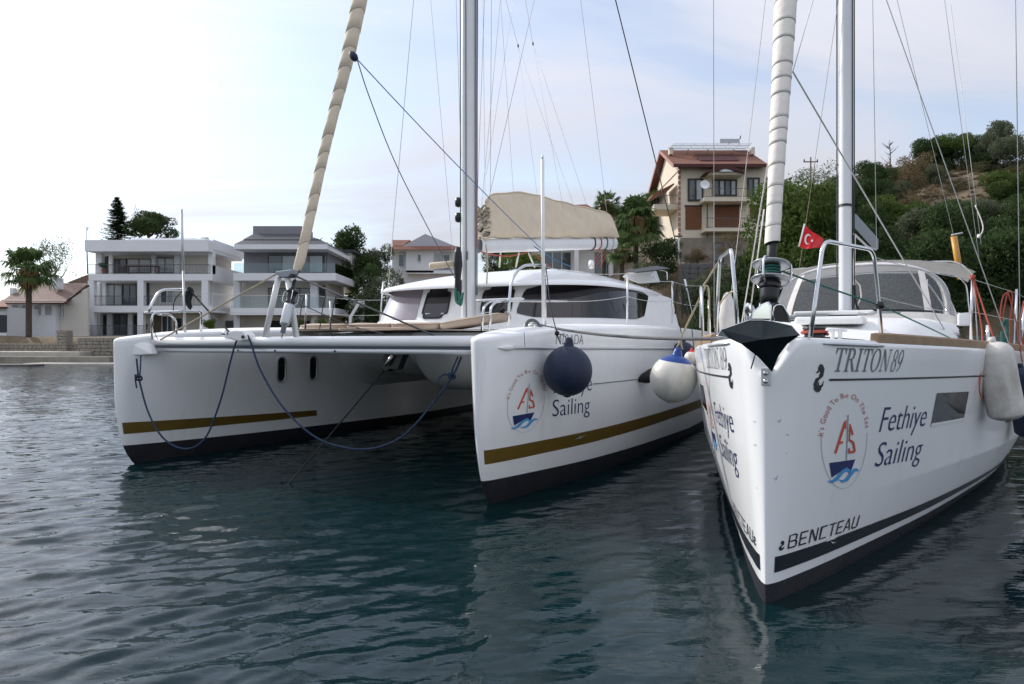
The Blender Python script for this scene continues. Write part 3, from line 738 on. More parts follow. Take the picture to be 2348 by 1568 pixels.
for sx in (-1, 1):
    MB().tube(arc_pts([Mf@Vector((sx*.05, 0, .15)), Mf@Vector((sx*.048, 0, .10)), Mf@Vector((sx*.022, 0, .07)), Mf@Vector((sx*.022, 0, -.02))], .03), .010, 8).build('toggle_arm', steel, dr)
MB().tube([Mf@Vector((0, 0, .15)), Mf@Vector((0, 0, -.02))], .009, 8).build('toggle_pin', steel, dr)

# mast and its fittings
MS = 5.02
def mast_mesh(rx, ry, z0, z1, n=24):
    b = MB(); vs = [[Vector((rx*math.cos(a), ry*math.sin(a), z)) for z in (z0, z1)] for a in np.linspace(0, 2*math.pi, n+1)]; return b.grid(vs)
mm = mast_mesh(.074, .11, 1.96, 18.9).build('mast', alumast, yacht, weld=True); mm.location = (0, MS, 0)
MB().lathe([(.082, 0), (.082, .03), (.0, .03)], 20, Matrix.Translation((0, 0, 3.27))@Matrix.Diagonal((1, 1.45, 1, 1))).build('mast_band', rubber, mm)
MB().box((.066, .02, 2.0), (.083, .07, 18.5)).build('mast_track', rubber, mm)
MB().lathe([(.15, 0), (.15, .015), (.105, .03), (.1, .06), (0, .06)], 24, Matrix.Translation((0, 0, 1.93))).build('mast_collar', rubber, mm)
MB().box((-.098, -.03, 2.3), (-.085, .0, 18.5)).build('halyard', ropegrey, mm)
MB().tube([(.10, .0, 2.02), (.10, .0, 16)], .008, 6).build('halyard', wiredark, mm)
MB().tube(spline([(.10, 0, 2.3), (.12, -.02, 2.1), (.16, -.03, 2.0), (.30, -.05, 1.99), (.7, .1, 1.98), (1.0, .5, 1.97)]), .014, 6).build('mast_cable', rubber, mm)
# boom vang, seen beside the mast
vg = MB(); vg.prism([MF.at(x, y, 8.75) for x, y in ((1957, 497), (1962, 490), (2014, 548), (2014, 571), (2004, 571), (1958, 520))], (0, -.03, 0), (0, .03, 0)); vg.build('boom_vang', alugrey, yacht, bevel=.01)
MB().tube([MF.at(1957, 535, 8.7), MF.at(1990, 566, 8.7), MF.at(2010, 572, 8.7)], .014, 6).build('vang_tackle', wire, yacht)
MB().tube([MF.at(1960, 540, 8.6), MF.at(1958, 640, 8.6), MF.at(1962, 705, 8.6)], .012, 6).build('vang_tackle', sailwhite, yacht)
MB().tube([MF.at(1958, 640, 8.5), MF.at(1972, 655, 8.5), MF.at(1975, 680, 8.5), MF.at(1966, 700, 8.5)], .010, 6).build('halyard_tail', sailwhite, yacht)

# coachroof with hatch and side windows
def roof_sec(s):
    h = smooth(2.2, 4.6, s)*.30+smooth(4.6, 6.8, s)*.10; w = lerp(.55, 1.22, smooth(2.2, 6.0, s)); z0 = m_zd(s)+.0
    return [(-w-.10, z0), (-w-.06, z0+h*.45), (-w+.05, z0+h*.88), (-w*.7, z0+h+.025), (0, z0+h+.06), (w*.7, z0+h+.025), (w-.05, z0+h*.88), (w+.06, z0+h*.45), (w+.10, z0)]
rr_ = []
for s in np.linspace(2.2, 8.6, 22): rr_.append([Vector((x, s, z+.02)) for x, z in roof_sec(s)])
cr = MB().grid(rr_).build('coachroof', gel2, yacht)
for sd in (1, -1):
    w_ = MB().grid([[Vector((sd*(lerp(.55, 1.22, smooth(2.2, 6.0, s))+.102-.03*t), s, m_zd(s)+.09+.12*t+.02)) for t in (0, .5, 1)] for s in np.linspace(5.0, 7.6, 10)]); w_.build('coachroof_window', glassdark, cr)
hb = MB(); hb.box((-.32, 3.2, 1.78), (.32, 3.8, 1.86)); hb.build('deck_hatch', gel2, cr, bevel=.03)
MB().box((-.26, 3.28, 1.862), (.26, 3.72, 1.866)).build('hatch_pane', glassdark, cr)
MB().box((-.5, 4.35, 1.915), (.35, 4.72, 1.965)).build('hatch_frame', gel2, cr, bevel=.02)
MB().box((-.66, 4.0, 1.872), (-.1, 4.35, 1.905)).build('roof_grab_strip', alugrey, cr)
MB().tube([(.2, 4.2, 1.93), (.62, 4.1, 1.92)], .012, 6).build('roof_grab_strip', alugrey, cr)
# mooring cleat and windlass on the foredeck
clt = MB(); clt.tube([MF.at(1893, 756, 4.75), MF.at(1900, 755, 4.74), MF.at(1932, 757, 4.72), MF.at(1942, 758, 4.70)], [.006, .011, .011, .006], 8).tube([MF.at(1909, 756, 4.73), MF.at(1909, 778, 4.73)], .014, 8).tube([MF.at(1926, 757, 4.72), MF.at(1926, 780, 4.72)], .014, 8)
clt.build('mooring_cleat', gel2, yacht)
wl = MB().lathe([(0, .105), (.075, .10), (.085, .09), (.06, .08), (.05, .07), (.07, .05), (.07, .0), (0, 0)], 20, Matrix.Translation(MF.at(1868, 782, 4.95))).build('windlass', plasticblk, yacht)
MB().tube([MF.at(1868, 776, 4.95)+Vector((.085*math.cos(a), .085*math.sin(a), .03+.004*a)) for a in np.linspace(0, 9, 40)], .012, 6).build('windlass_line', ropered, wl)

# pulpits, stanchions, guard wires
def pipe(name, pts, r=.0125, rad=.07, par=None, m_=None): return MB().tube(arc_pts(pts, rad, 6), r, 10).build(name, m_ or steel, par or yacht)
q = MF.at
pipe('pulpit', [q(1858, 772, 4.25), q(1873, 665, 4.27), q(1888, 551, 4.3), q(2003, 573, 4.72), q(2012, 660, 4.76), q(2021, 770, 4.8)], .0135, .09)
pipe('pulpit', [q(1693, 775, 4.5), q(1684, 650, 4.52), q(1677, 572, 4.55), q(1651, 591, 5.25), q(1647, 660, 5.27), q(1642, 768, 5.3)], .0135, .05)
for px, py0, py1, Y in ((2230, 782, 632, 6.35), (2331, 795, 663, 7.3), (2347, 810, 700, 7.9)): pipe('stanchion', [q(px-4, py0, Y), q(px, py1, Y)], .0125)
for px, py0, py1, Y in ((1609, 782, 657, 6.5), (1625, 770, 688, 8.2)): pipe('stanchion', [q(px+3, py0, Y), q(px, py1, Y)], .0125)
def wire_(name, pts, r=.003, m_=wire, par=None): return MB().tube(pts, r, 5).build(name, m_, par or yacht)
wire_('guard_wire', sag(q(2006, 590, 4.72), q(2230, 640, 6.35), .02), .003)
wire_('guard_wire', sag(q(2012, 680, 4.76), q(2230, 720, 6.35), .02), .003)
wire_('guard_wire', [q(2230, 640, 6.35), q(2331, 672, 7.3), q(2365, 690, 8)], .003)
wire_('guard_wire', [q(2230, 715, 6.35), q(2331, 735, 7.3), q(2365, 742, 8)], .003)
# standing rigging and halyards of this yacht
for nm, a, b, r, m_ in [
    ('shroud', (1637.5, 752, 9.6), (1636, -60, 9.3), .006, wire), ('shroud', (1668, 748, 9.5), (1762, -60, 8.9), .0055, sailwhite), ('lazy_line', (1722, 700, 4.9), (1752, 480, 4.9), .006, sailwhite), ('spare_halyard', (1700, 745, 6.5), (1768, 330, 5.4), .007, sailwhite),
    ('inner_stay', (1817, 163, 4.7), (2165, 755, 7.6), .0075, wire), ('topping_lift', (2000.5, -30, 8.6), (2010, 572, 8.6), .005, wire), ('lower_shroud', (2022, -30, 8.0), (2318, 800, 7.15), .0065, wire),
    ('lower_shroud', (2050, -30, 8.8), (2206, 620, 9.3), .004, wire), ('running_backstay', (2162, -30, 10.6), (2246, 600, 10.2), .005, wire), ('running_backstay', (2180, 10, 10.8), (2250, 560, 9.8), .005, wire),
    ('cap_shroud', (2328, -30, 7.6), (2340, 810, 7.4), .006, wire), ('signal_halyard', (1924, -10, 8.4), (1829, 640, 8.9), .0035, ropebeige), ('jib_halyard', (1870, -20, 5.2), (1818, 163, 4.7), .004, wire)]:
    pa, pb = q(*a), q(*b)
    if a[1] <= 0: pa = pb+(pa-pb)*2.4      # carried on up the mast
    if b[1] <= 0: pb = pa+(pb-pa)*2.4
    MB().tube([pb, pa], r*.8, 6).build(nm, m_, yacht)
MB().lathe([(0, -.03), (.022, -.022), (.028, 0), (.022, .022), (0, .03)], 12, Matrix.Translation(q(2245, 541, 10.0))).build('rigging_knot', sailwhite, yacht)
MB().tube(spline([q(2236, 470, 10), q(2252, 510, 9.95), q(2253, 530, 9.95), q(2242, 545, 9.95)]), .008, 6).build('rigging_tail', sailwhite, yacht)

# spray hood with clear panes, bimini behind
def hood(u, v):
    "u -1..1 across, v 0 front base .. 1 rear top edge"
    a = R_(90)*u*1.0
    w = lerp(1.26, 1.12, v); h = .93
    x = w*math.copysign(abs(math.sin(a))**.72, u); prof_ = math.cos(a)**.5 if abs(u) < 1 else 0
    zz2 = 1.83+.03*(1-u*u)
    top = h*(math.cos(a)**.42 if abs(u) < .999 else 0)
    f = math.sin(v*math.pi/2) if v < .7 else 1
    z_ = zz2+top*min(1, (v/.62))**.75*(1+.05*smooth(.6, 1, v)); y_ = 6.35+.25*u*u+1.45*v**1.15
    return Vector((x*(1-.10*min(v/.62, 1)*(1-abs(u))), y_, z_))
G = [[hood(u, v) for v in np.linspace(0, 1, 14)] for u in np.linspace(-1, 1, 33)]
def sub(u0, u1, v0, v1, off=.0, nu=10, nv=8): return [[hood(lerp(u0, u1, i/nu), lerp(v0, v1, j/nv))+Vector((0, -off, off*.6)) for j in range(nv+1)] for i in range(nu+1)]
sh_ = MB().grid([[hood(u, v) for v in np.linspace(.58, 1, 10)] for u in np.linspace(-1, 1, 33)]); 
for (a, b) in ((-1, -.86), (-.47, -.40), (.40, .47), (.90, 1)): sh_.grid(sub(a, b, 0, .58, .0, 4, 8))
for (a, b) in ((-.86, -.47), (-.40, .40), (.47, .90)): sh_.grid(sub(a, b, 0, .06, 0, 6, 2))
hoodo = sh_.build('spray_hood', canvaslt, yacht, weld=True)
clear = bpy.data.materials.new('clear_vinyl'); clear.use_nodes = True; t_ = clear.node_tree; t_.nodes.clear()
o_ = t_.nodes.new('ShaderNodeOutputMaterial'); mx_ = t_.nodes.new('ShaderNodeMixShader'); tr_ = t_.nodes.new('ShaderNodeBsdfTransparent'); tr_.inputs[0].default_value = (.78, .80, .82, 1)
gl_ = t_.nodes.new('ShaderNodeBsdfPrincipled'); gl_.inputs['Base Color'].default_value = (.52, .54, .57, 1); gl_.inputs['Roughness'].default_value = .1; gl_.inputs['Specular IOR Level'].default_value = .8
nz_ = t_.nodes.new('ShaderNodeTexNoise'); nz_.inputs['Scale'].default_value = 3.5; bp_ = t_.nodes.new('ShaderNodeBump'); bp_.inputs['Strength'].default_value = .5; bp_.inputs['Distance'].default_value = .03
t_.links.new(nz_.outputs[0], bp_.inputs['Height']); t_.links.new(bp_.outputs[0], gl_.inputs['Normal'])
mx_.inputs[0].default_value = .17; t_.links.new(tr_.outputs[0], mx_.inputs[1]); t_.links.new(gl_.outputs[0], mx_.inputs[2]); t_.links.new(mx_.outputs[0], o_.inputs[0])
for (a, b) in ((-.86, -.47), (-.40, .40), (.47, .90)): MB().grid(sub(a, b, .06, .58, 0, 10, 8)).build('clear_pane', clear, hoodo)
MB().tube([hood(u, .58)+Vector((0, -.004, .012)) for u in np.linspace(-1, 1, 33)], .011, 8).build('hood_frame', steel, hoodo)
MB().tube([hood(u, .98)+Vector((0, 0, .006)) for u in np.linspace(-1, 1, 33)], .011, 8).build('hood_frame', steel, hoodo)
MB().tube([hood(u, 1)+Vector((0, 0, .004)) for u in np.linspace(.3, 1, 20)], .017, 8).build('hood_hem', canvaslt, hoodo)
bim = MB(); rows = []
for s in np.linspace(8.7, 10.9, 8):
    rows.append([Vector((x*1.55, s, 2.98-.20*abs(x)**2.6+.05*math.sin((s-8.7)*1.43)-(.07 if abs(x) > .99 else 0))) for x in np.linspace(-1, 1, 17)])
bim.grid(rows); bo = bim.build('bimini', canvaslt, yacht)
for s in (8.75, 10.85):
    MB().tube(arc_pts([Vector((-1.6, s+(.4 if s < 9 else -.4), 1.6)), Vector((-1.52, s, 2.70)), Vector((-1.3, s, 2.9)), Vector((0, s, 2.97)), Vector((1.3, s, 2.9)), Vector((1.52, s, 2.70)), Vector((1.6, s+(.4 if s < 9 else -.4), 1.6))], .15), .0125, 8).build('bimini_frame', steel, bo)
MB().tube([q(2130, 652, 10.5), q(2190, 740, 9.2)], .012, 8).build('bimini_strut', steel, bo)
MB().tube([q(2126, 640, 10.6), q(2126, 745, 10.6)], .012, 8).build('bimini_strut', steel, bo)
# winches, wheel guard and boxes aft seen past the hood
MB().box(q(2210, 733, 9.0)+Vector((-.07, -.06, -.08)), q(2210, 733, 9.0)+Vector((.07, .06, .09))).build('instrument_box', gel2, yacht, bevel=.02)
# ------------------------------------------------------------------ the catamaran on the left
cat_ = frame_empty('catamaran', CF, label='white sailing catamaran with gold stripes and furled beige sails, left of the yacht', cat='catamaran')
SCt = [0, .003, .01, .02, .035, .055, .08, .105, .13, .17, .22, .3, .4, .55, .75, 1, 1.3, 1.65, 2, 2.5, 3, 3.6, 4.3, 5, 6, 7, 8, 9, 10.5, 12]
CRR = .05
def c_afz(s): return .252-.022*min(s, 6)
def c_norm2(s, outer):
    e = .003; a = c_b(s+e, 1.4, outer)-c_b(max(s-e, 0), 1.4, outer); t = Vector((a, 2*e if s >= e else s+e)).normalized(); return t.y, -t.x
def c_col(s, hull, side):
    top = c_zd(s); zt = top-CRR; outer = hull == side
    zs = [lerp(c_afz(s), zt, k/16) for k in range(17)]
    col = [c_P(s, z, hull, side) for z in zs]; nx, ny = c_norm2(s, outer) if s > 0 else (0, -1)
    b = c_b(s, zt, outer)
    for k in range(1, 6):
        th = k/5*math.pi/2; d = CRR*(1-math.cos(th)); col.append(Vector((HC[hull]+side*max(b-d*nx, 0), s+C_st(zt)-d*ny, zt+CRR*math.sin(th))))
    return col
hulls = {}
for hull in (1, -1):
    cols = [c_col(s, hull, -1) for s in reversed(SCt)]+[c_col(s, hull, 1) for s in SCt[1:]]
    h = MB().grid(cols).build('hull', gel, cat_, weld=True); hulls[hull] = h
    MB().grid([[c_P(s, lerp(-.42, c_afz(s), k/6), hull, sd) for k in range(7)] for sd, s in [(-1, s) for s in reversed(SCt)]+[(1, s) for s in SCt[1:]]]).build('antifouling', antifoul, h, weld=True)
    # deck strip of this hull
    g = []
    for s in SCt:
        a = c_col(s, hull, -1)[-1]; b = c_col(s, hull, 1)[-1]; g.append([a.lerp(b, k/6)+Vector((0, 0, .035*math.sin(math.pi*k/6)*min(1, (b-a).length))) for k in range(7)])
    MB().grid(g).build('side_deck', gel2, h)
    for sd in (1, -1):
        Pc = lambda s, z, off=0, hull=hull, sd=sd: c_P(s, z, hull, sd, off)
        if sd == hull:
            patch(Pc, .03, 11.5, lambda s: .418-.002*s, lambda s: .558-.0*s, .003, 90, 2, 2.6).build('gold_stripe', gold, h)
            # rubbing strake with its pointed cap
            rb = [c_P(s, lerp(1.545, 1.49, (s-.16)/5.4) if s < 5.5 else 1.49, hull, sd, .006) for s in np.linspace(.30, 11.5, 60)]
            MB().tube(rb, .016, 8).build('rubbing_strake', alu, h)
            MB().tube([c_P(s, 1.543, hull, sd, .006) for s in (.155, .19, .24, .30, .36)], [.003, .014, .026, .028, .018], 10).build('strake_cap', gel2, h)
        else:
            patch(Pc, .03, 3.2, lambda s: .405-.016*s, lambda s: .557-.034*s, .003, 60, 2, 2.4).build('gold_stripe', gold, h)
def oval(P, s, z, hw, hh, off, n=24, k=1.0):
    o = []
    for i in range(n):
        a = 2*math.pi*i/n; c, d = math.cos(a), math.sin(a)
        du = hw*k*math.copysign(abs(c)**.9, c); dv = (hh-hw)*math.copysign(1 if abs(d) > .02 else 0, d)*k**.0+hw*k*d
        o.append(P(s+du, z+dv, off))
    return o
Pin = lambda s, z, off=0: c_P(s, z, -1, 1, off)
for s in (2.47, 3.15):
    fr0 = MB(); A = oval(Pin, s, 1.165, .105, .215, .002); B = oval(Pin, s, 1.165, .10, .21, .02); C = oval(Pin, s, 1.165, .078, .188, .02); D = oval(Pin, s, 1.165, .072, .182, .006)
    n = len(A)
    for (u, v) in ((A, B), (B, C), (C, D)): fr0.add(u+v, [(i, (i+1) % n, n+(i+1) % n, n+i) for i in range(n)], True)
    po = fr0.build('porthole', alu, hulls[-1])
    MB().add(D, [tuple(range(n))]).build('porthole_glass', glassdark, hulls[-1])
# print on the near hull
Pn = lambda s, z, off=0: c_P(s, z, 1, 1, off)
hn = hulls[1]
CAP = text_print('F').bounds()[1][1]; T = text_print('Sailing', -.010); lo, hi = T.bounds(); wd = hi[0]-lo[0]
T.lay('club_lettering', navytxt, hn, lambda u, v, k: Pn(1.05+u/wd*.78+v*.0, .798-.016*u/wd+v/CAP*.182, .0035+k))
T2 = text_print('Fethiye', -.010); lo, hi = T2.bounds(); wd2 = hi[0]-lo[0]
T2.lay('club_lettering', navytxt, hn, lambda u, v, k: Pn(1.05+u/wd2*.80, 1.045-.012*u/wd2+v/CAP*.182, .0035+k))
T3 = text_print('M\u0130RADA', -.012); lo, hi = T3.bounds(); wd3 = hi[0]-lo[0]
T3.lay('name_lettering', greytxt, hn, lambda u, v, k: Pn(1.06+u/wd3*.56, 1.574+v/CAP*.112, .0035+k))
for key, pr in BADGE.items():
    off = {'waves': .0022, 'mast_line': .0022}.get(key, 0)
    pr.lay(BNAME[key], BMATS[key], hn, lambda u, v, k, off=off: Pn(.615+u*.52+.02*v, .985+v*.308, .0035+k+off))
MB().add([Pn(1.50, .495, .0075), Pn(1.60, .508, .0075), Pn(1.63, .522, .0075), Pn(1.66, .512, .0075), Pn(1.80, .515, .0075), Pn(1.66, .500, .0075), Pn(1.63, .490, .0075), Pn(1.6, .495, .0075)], [(0, 1, 2, 3, 4, 5, 6, 7)]).build('stripe_motif', alu, hn)
MB().tube([Pn(s, 1.107-.004*(s-2), .002) for s in np.linspace(1.9, 4.6, 16)], .006, 5).build('hull_seam', greytxt, hn)
MB().tube([Pn(.52, 1.70, .001), Pn(.53, 1.62, .001), Pn(.54, 1.55, .001)], .003, 4).build('bow_seam', greytxt, hn)

# crossbeam between the bows
bx0, bx1 = HC[-1]+.10, CB-.13
bm_ = MB(); bm_.tube([(bx0, .42, 1.605), (bx1, .42, 1.605)], .06, 16); beam = bm_.build('crossbeam', gel, cat_)
MB().box((bx0+.02, .39, 1.52), (bx1-.01, .45, 1.556)).build('beam_slot', mat('dark_slot', (.06, .075, .09), .5), beam)
MB().tube([(bx0+.05, .40, 1.495), (bx1-.03, .40, 1.495)], .03, 10, flat=.7).build('beam_track', alu, beam)
for r in (-.95, -.35, .55): MB().lathe([(0, .003), (.013, .003), (.013, 0)], 12, Matrix.Translation((r, .369, 1.497))@Matrix.Rotation(R_(90), 4, 'X')).build('track_bolt', rubber, beam)
for sx, r in ((1, bx0), (-1, bx1)):
    MB().prism([(r+sx*.0, .33, 1.46), (r+sx*.12, .33, 1.46), (r+sx*.10, .33, 1.56), (r, .33, 1.58)], (0, 0, 0), (0, .16, 0)).build('beam_bracket', alu, beam, bevel=.01)
MB().prism([Vector((HC[-1]+.08, .10, 1.42)), Vector((HC[-1]+.30, .30, 1.44)), Vector((HC[-1]+.22, .30, 1.58)), Vector((HC[-1]+.1, .12, 1.6))], (0, 0, 0), (0, .1, 0)).build('bow_chock', gel, beam, bevel=.015)
MB().box((bx1+.03, .36, 1.50), (bx1+.10, .48, 1.66)).build('beam_pad', rubber, beam)
# striker frame and stays
cq = CF.at_y
top = cq(650, 627, .42)
for px in (606, 681):
    b = cq(px, 780, .42); tt = cq(639 if px < 640 else 659, 634, .42)
    MB().tube([b, tt], .036, 12).build('striker_leg', gel2, cat_)
cap = MB(); cap.prism([cq(x, y, .36) for x, y in ((631, 622), (668, 617), (668, 627), (660, 636), (640, 636), (632, 628))], (0, 0, 0), (0, .12, 0)); cap.build('striker_cap', alugrey, cat_, bevel=.01)
MB().tube([cq(634, 628, .40), CF.at(368, 779, 8.95)], .011, 8).build('striker_stay', ropebeige, cat_)
MB().tube([cq(664, 627, .42), CF.at(1002, 772, 7.75)], .011, 8).build('striker_stay', ropegrey, cat_)
# forestay, furler and furled headsail in its beige cover
C0 = CF.at_x(651, 752, -.1); C1 = CF.at_x(826, 0, -.1); cdir = (C1-C0).normalized()
def cfs(t): return C0+cdir*t
MB().tube([cfs(-.12), cfs(14.5)], .007, 6).build('forestay', wire, cat_)
t0 = (cq(681, 648, .6)-C0).length; t0 = .80
rows = []; N1 = cdir.orthogonal().normalized(); B1_ = cdir.cross(N1); rnd = random.Random(8); t = t0; cs = []; prof = [(t0-.12, .022), (t0-.06, .045)]
while t < 12:
    r = lerp(.056, .098, smooth(t0, 5.5, t)); h = rnd.uniform(.20, .42); prof += [(t, r*1.01), (t+h*.5, r*1.01), (t+h-.02, r*.998), (t+h-.002, r*.985)]; cs.append((t+h, r*.99)); t += h
for (tt, r) in prof:
    c = cfs(tt)+N1*.007*math.sin(tt*2.1)+B1_*.007*math.sin(tt*1.4+1)
    rows.append([c+cdir*(.05*math.sin(a+2.2))+(N1*math.cos(a)+B1_*math.sin(a))*r*(1+.04*math.sin(2*a+tt*1.7)+.025*math.sin(3*a-tt*3.1)) for a in np.linspace(0, 2*math.pi, 21)])
cg = MB().grid(rows).build('furled_headsail', canvasg, cat_, weld=True)
seamb = mat('beige_seam', (.34, .28, .20), .9)
for (tt, r) in cs[:18]:
    c = cfs(tt)+N1*.007*math.sin(tt*2.1)+B1_*.007*math.sin(tt*1.4+1)
    MB().tube([c+cdir*(.05*math.sin(a+2.2))+(N1*math.cos(a)+B1_*math.sin(a))*r*(1+.04*math.sin(2*a+tt*1.7)+.025*math.sin(3*a-tt*3.1)) for a in np.linspace(0, 2*math.pi, 25)], .0036, 5, caps=False).build('wrap_seam', seamb, cg)
Mc = Matrix.Translation(C0)@cdir.to_track_quat('Z', 'Y').to_matrix().to_4x4()
fd = MB().lathe([(0, .30), (.055, .30), (.06, .31), (.05, .33), (.05, .42), (.07, .44), (.072, .455), (.05, .47), (.025, .50), (.02, .60), (0, .60)], 24, Mc).build('furler_drum', plasticblk, cat_)
MB().lathe([(0, -.06), (.03, -.06), (.03, .03), (.052, .04), (.058, .06), (.058, .27), (.05, .30), (.0, .305)], 24, Mc).build('furler_body', alu, fd)
for a in (.3, 2.4, 4.5):
    u = Vector((math.cos(a), math.sin(a), 0)); MB().tube(arc_pts([Mc@(u*.055+Vector((0, 0, .30))), Mc@(u*.10+Vector((0, 0, .33))), Mc@(u*.10+Vector((0, 0, .43))), Mc@(u*.05+Vector((0, 0, .47)))], .02), .005, 6).build('drum_guard', steel, fd)
MB().tube(spline([Mc@Vector((.05, -.05, .37)), CF.at(800, 745, 8.6), CF.at(880, 765, 9.0)]), .006, 5).build('furling_line', ropegrey, cat_)
# blue block clamped on the cover with two control lines
blk = MB().lathe([(0, -.13), (.06, -.11), (.085, -.03), (.07, .06), (.035, .12), (0, .13)], 16, Matrix.Translation(CF.at(810, 128, 8.55))@Matrix.Rotation(R_(-38), 4, 'Y')@Matrix.Diagonal((.6, .6, .6, 1))).build('cover_block', fendnavy, cat_)
MB().tube(sag(CF.at(821, 138, 8.55), CF.at(1262, 590, 12.3), .05), .007, 6).build('cover_line', ropelblue, cat_)
MB().tube(spline([CF.at(820, 140, 8.55), CF.at(848, 225, 8.9), CF.at(905, 370, 9.8), CF.at(975, 510, 10.8), CF.at(1050, 650, 11.3)]), .007, 6).build('cover_line', ropegrey, cat_)

# bridge deck with the nacelle beneath
rows = []
for r in np.linspace(-2.25, 2.25, 41):
    d = abs(r)
    nac = .62*math.exp(-((r-.25)/.55)**4)                        # the central pod hangs lower
    c = []
    zt = 1.74
    for k in range(13):
        t = k/12; 
        zb = 1.02-.28*nac-.25*smooth(1.75, 2.25, d)
        front = 2.55+.75*(1-nac)+.35*smooth(.4, 1.8, d)
        a = t*math.pi/2
        c.append(Vector((r, front+1.3*(1-math.cos(a))*(1-.5*nac)-.0, lerp(zt, zb, math.sin(a)**1.0))))
    c.append(Vector((r, 11.0, c[-1].z))); rows.append(c)
bd = MB().grid(rows).build('bridge_deck', gel, cat_)
rows = []
for s in np.linspace(2.55, 5.2, 16):
    rows.append([Vector((r, s+.9*smooth(.5, 2.0, abs(r))*(1-smooth(2.55, 5.2, s)), 1.742+.03*(1-(r/2.2)**2)+.05*smooth(2.6, 4.5, s))) for r in np.linspace(-2.25, 2.25, 21)])
MB().grid(rows).build('foredeck', gel2, cat_)
# net between the beam and the deck
netm = mat('trampoline_net', (.03, .03, .032), .8)
nb = MB()
for r in np.linspace(-2.1, 2.1, 43): nb.box((r-.03, .46, 1.60), (r+.03, 2.9, 1.605))
for s in np.linspace(.5, 2.9, 25): nb.box((-2.1, s-.02, 1.606), (2.1, s+.02, 1.611))
nb.build('trampoline', netm, cat_, kind='stuff')

# coachroof
CH_N = 4.4
def ring(phi, ar, front, z, sc=8.2, rear=3.0):
    c, d = math.cos(phi), math.sin(phi); e = 2/CH_N
    return Vector((-.14+ar*math.copysign(abs(d)**e, d), sc-(sc-front if c > 0 else rear)*math.copysign(abs(c)**e, c), z))
LV = [(2.68, 4.36, 1.72), (2.65, 4.48, 1.90), (2.60, 4.60, 2.00), (2.46, 4.92, 2.585)]
PH = np.concatenate([np.linspace(-180, -100, 10)[:-1], np.linspace(-100, 100, 61), np.linspace(100, 180, 10)[1:]])*math.pi/180
coach = MB().grid([[ring(p, *l) for l in LV] for p in PH], closed_u=False).build('coachroof', gel2, cat_, weld=True)
def wall(phi, t): return ring(phi, lerp(2.60, 2.46, t), lerp(4.60, 4.92, t), lerp(2.0, 2.585, t))
def wall_o(phi, t, off):
    e = 1e-3; n = (wall(phi+e, t)-wall(phi-e, t)).cross(wall(phi, t+e)-wall(phi, t-e)).normalized()
    return wall(phi, t)+n*off
if wall_o(0, .5, .1).y > wall(0, .5).y:
    _wo = wall_o
    wall_o = lambda phi, t, off: _wo(phi, t, -off)
def phi_at(px, t, lo=-47, hi=105):
    best = None
    for d in np.linspace(lo, hi, 1200):
        e = abs(proj(CF.w(*wall(R_(d), t)))[0]-px)
        if best is None or e < best[0]: best = (e, d)
    return R_(best[1])
def wpane(name, corners, m_, off=.008, rad=.12, par=None, nu=16, nv=8, frame=None):
    "corners: (px at bottom-left, bottom-right, top-right, top-left), t0, t1"
    (a, b, c, d), t0_, t1_ = corners
    A, B, C, D = phi_at(a, t0_), phi_at(b, t0_), phi_at(c, t1_), phi_at(d, t1_)
    def S(u, v):
        # round the corners by a squircle warp
        x, y = 2*u-1, 2*v-1; k = rad
        x2 = x*(1-k*(y**8)*.5*(abs(x)**4)); y2 = y*(1-k*(x**8)*.5*(abs(y)**4)); u, v = (x2+1)/2, (y2+1)/2
        return lerp(lerp(A, B, u), lerp(D, C, u), v), lerp(t0_, t1_, v)
    g = [[wall_o(*S(i/nu, j/nv), off) for j in range(nv+1)] for i in range(nu+1)]
    o = MB().grid(g).build(name, m_, par or coach)
    if frame:
        loop = [S(i/nu, 0) for i in range(nu+1)]+[S(1, j/nv) for j in range(1, nv+1)]+[S(i/nu, 1) for i in range(nu-1, -1, -1)]+[S(0, j/nv) for j in range(nv-1, 0, -1)]
        loop.append(loop[0]); MB().tube([wall_o(a_, t_, off) for a_, t_ in loop], .016, 6, caps=False).build(name+'_gasket', rubber, par or coach)
    return o
W1 = wpane('front_window', ((868, 953, 973, 884), .0, .98), glasstint, .008, .02)
wpane('window_hatch', ((966, 1025, 1037, 985), .04, .97), glassdark, .012, .5, frame=True)
wpane('window_hatch', ((1100, 1168, 1182, 1114), .06, .97), glassdark, .012, .5, frame=True)
wpane('side_window', ((1177, 1476, 1492, 1207), .0, .99), glassdark, .008, .22, nu=30)
for px, py in ((978, 715), (1012, 714), (1113, 708), (1158, 707)):
    l = wall_o(phi_at(px, .15), .15, .02); MB().tube([l, l+Vector((.03, .0, .008)), l+Vector((.09, .02, .012))], [.016, .012, .007], 8).build('window_latch', alu, coach)
# visor roof
def roof(phi, k):
    p = ring(phi, 2.52*k, 8.2-(8.2-4.60)*k, 0, rear=3.25*k); lift = 1-k**2.0
    aft = smooth(7.5, 11.4, p.y)
    return Vector((p.x*(1-.16*aft), p.y, 2.575+.52*lift-.0*aft+.08*aft))
rows = []
for p in PH:
    e0 = roof(p, 1.0); inn = roof(p, .965)
    row = [Vector((inn.x, inn.y, e0.z-.02)), Vector((e0.x, e0.y, e0.z-.03)), Vector((e0.x, e0.y, e0.z+.0))]+[roof(p, k)+Vector((0, 0, .035)) for k in (.985, .96, .92, .86, .78, .68, .55, .4, .2, .03)]
    rows.append(row)
vis = MB().grid(rows).build('visor_roof', gel, cat_, weld=True)
MB().grid([[Vector((x, s, 2.60)) for x in np.linspace(-2.0, 2.0, 8)] for s in np.linspace(5.3, 11.2, 8)]).build('roof_lining', gel2, vis)
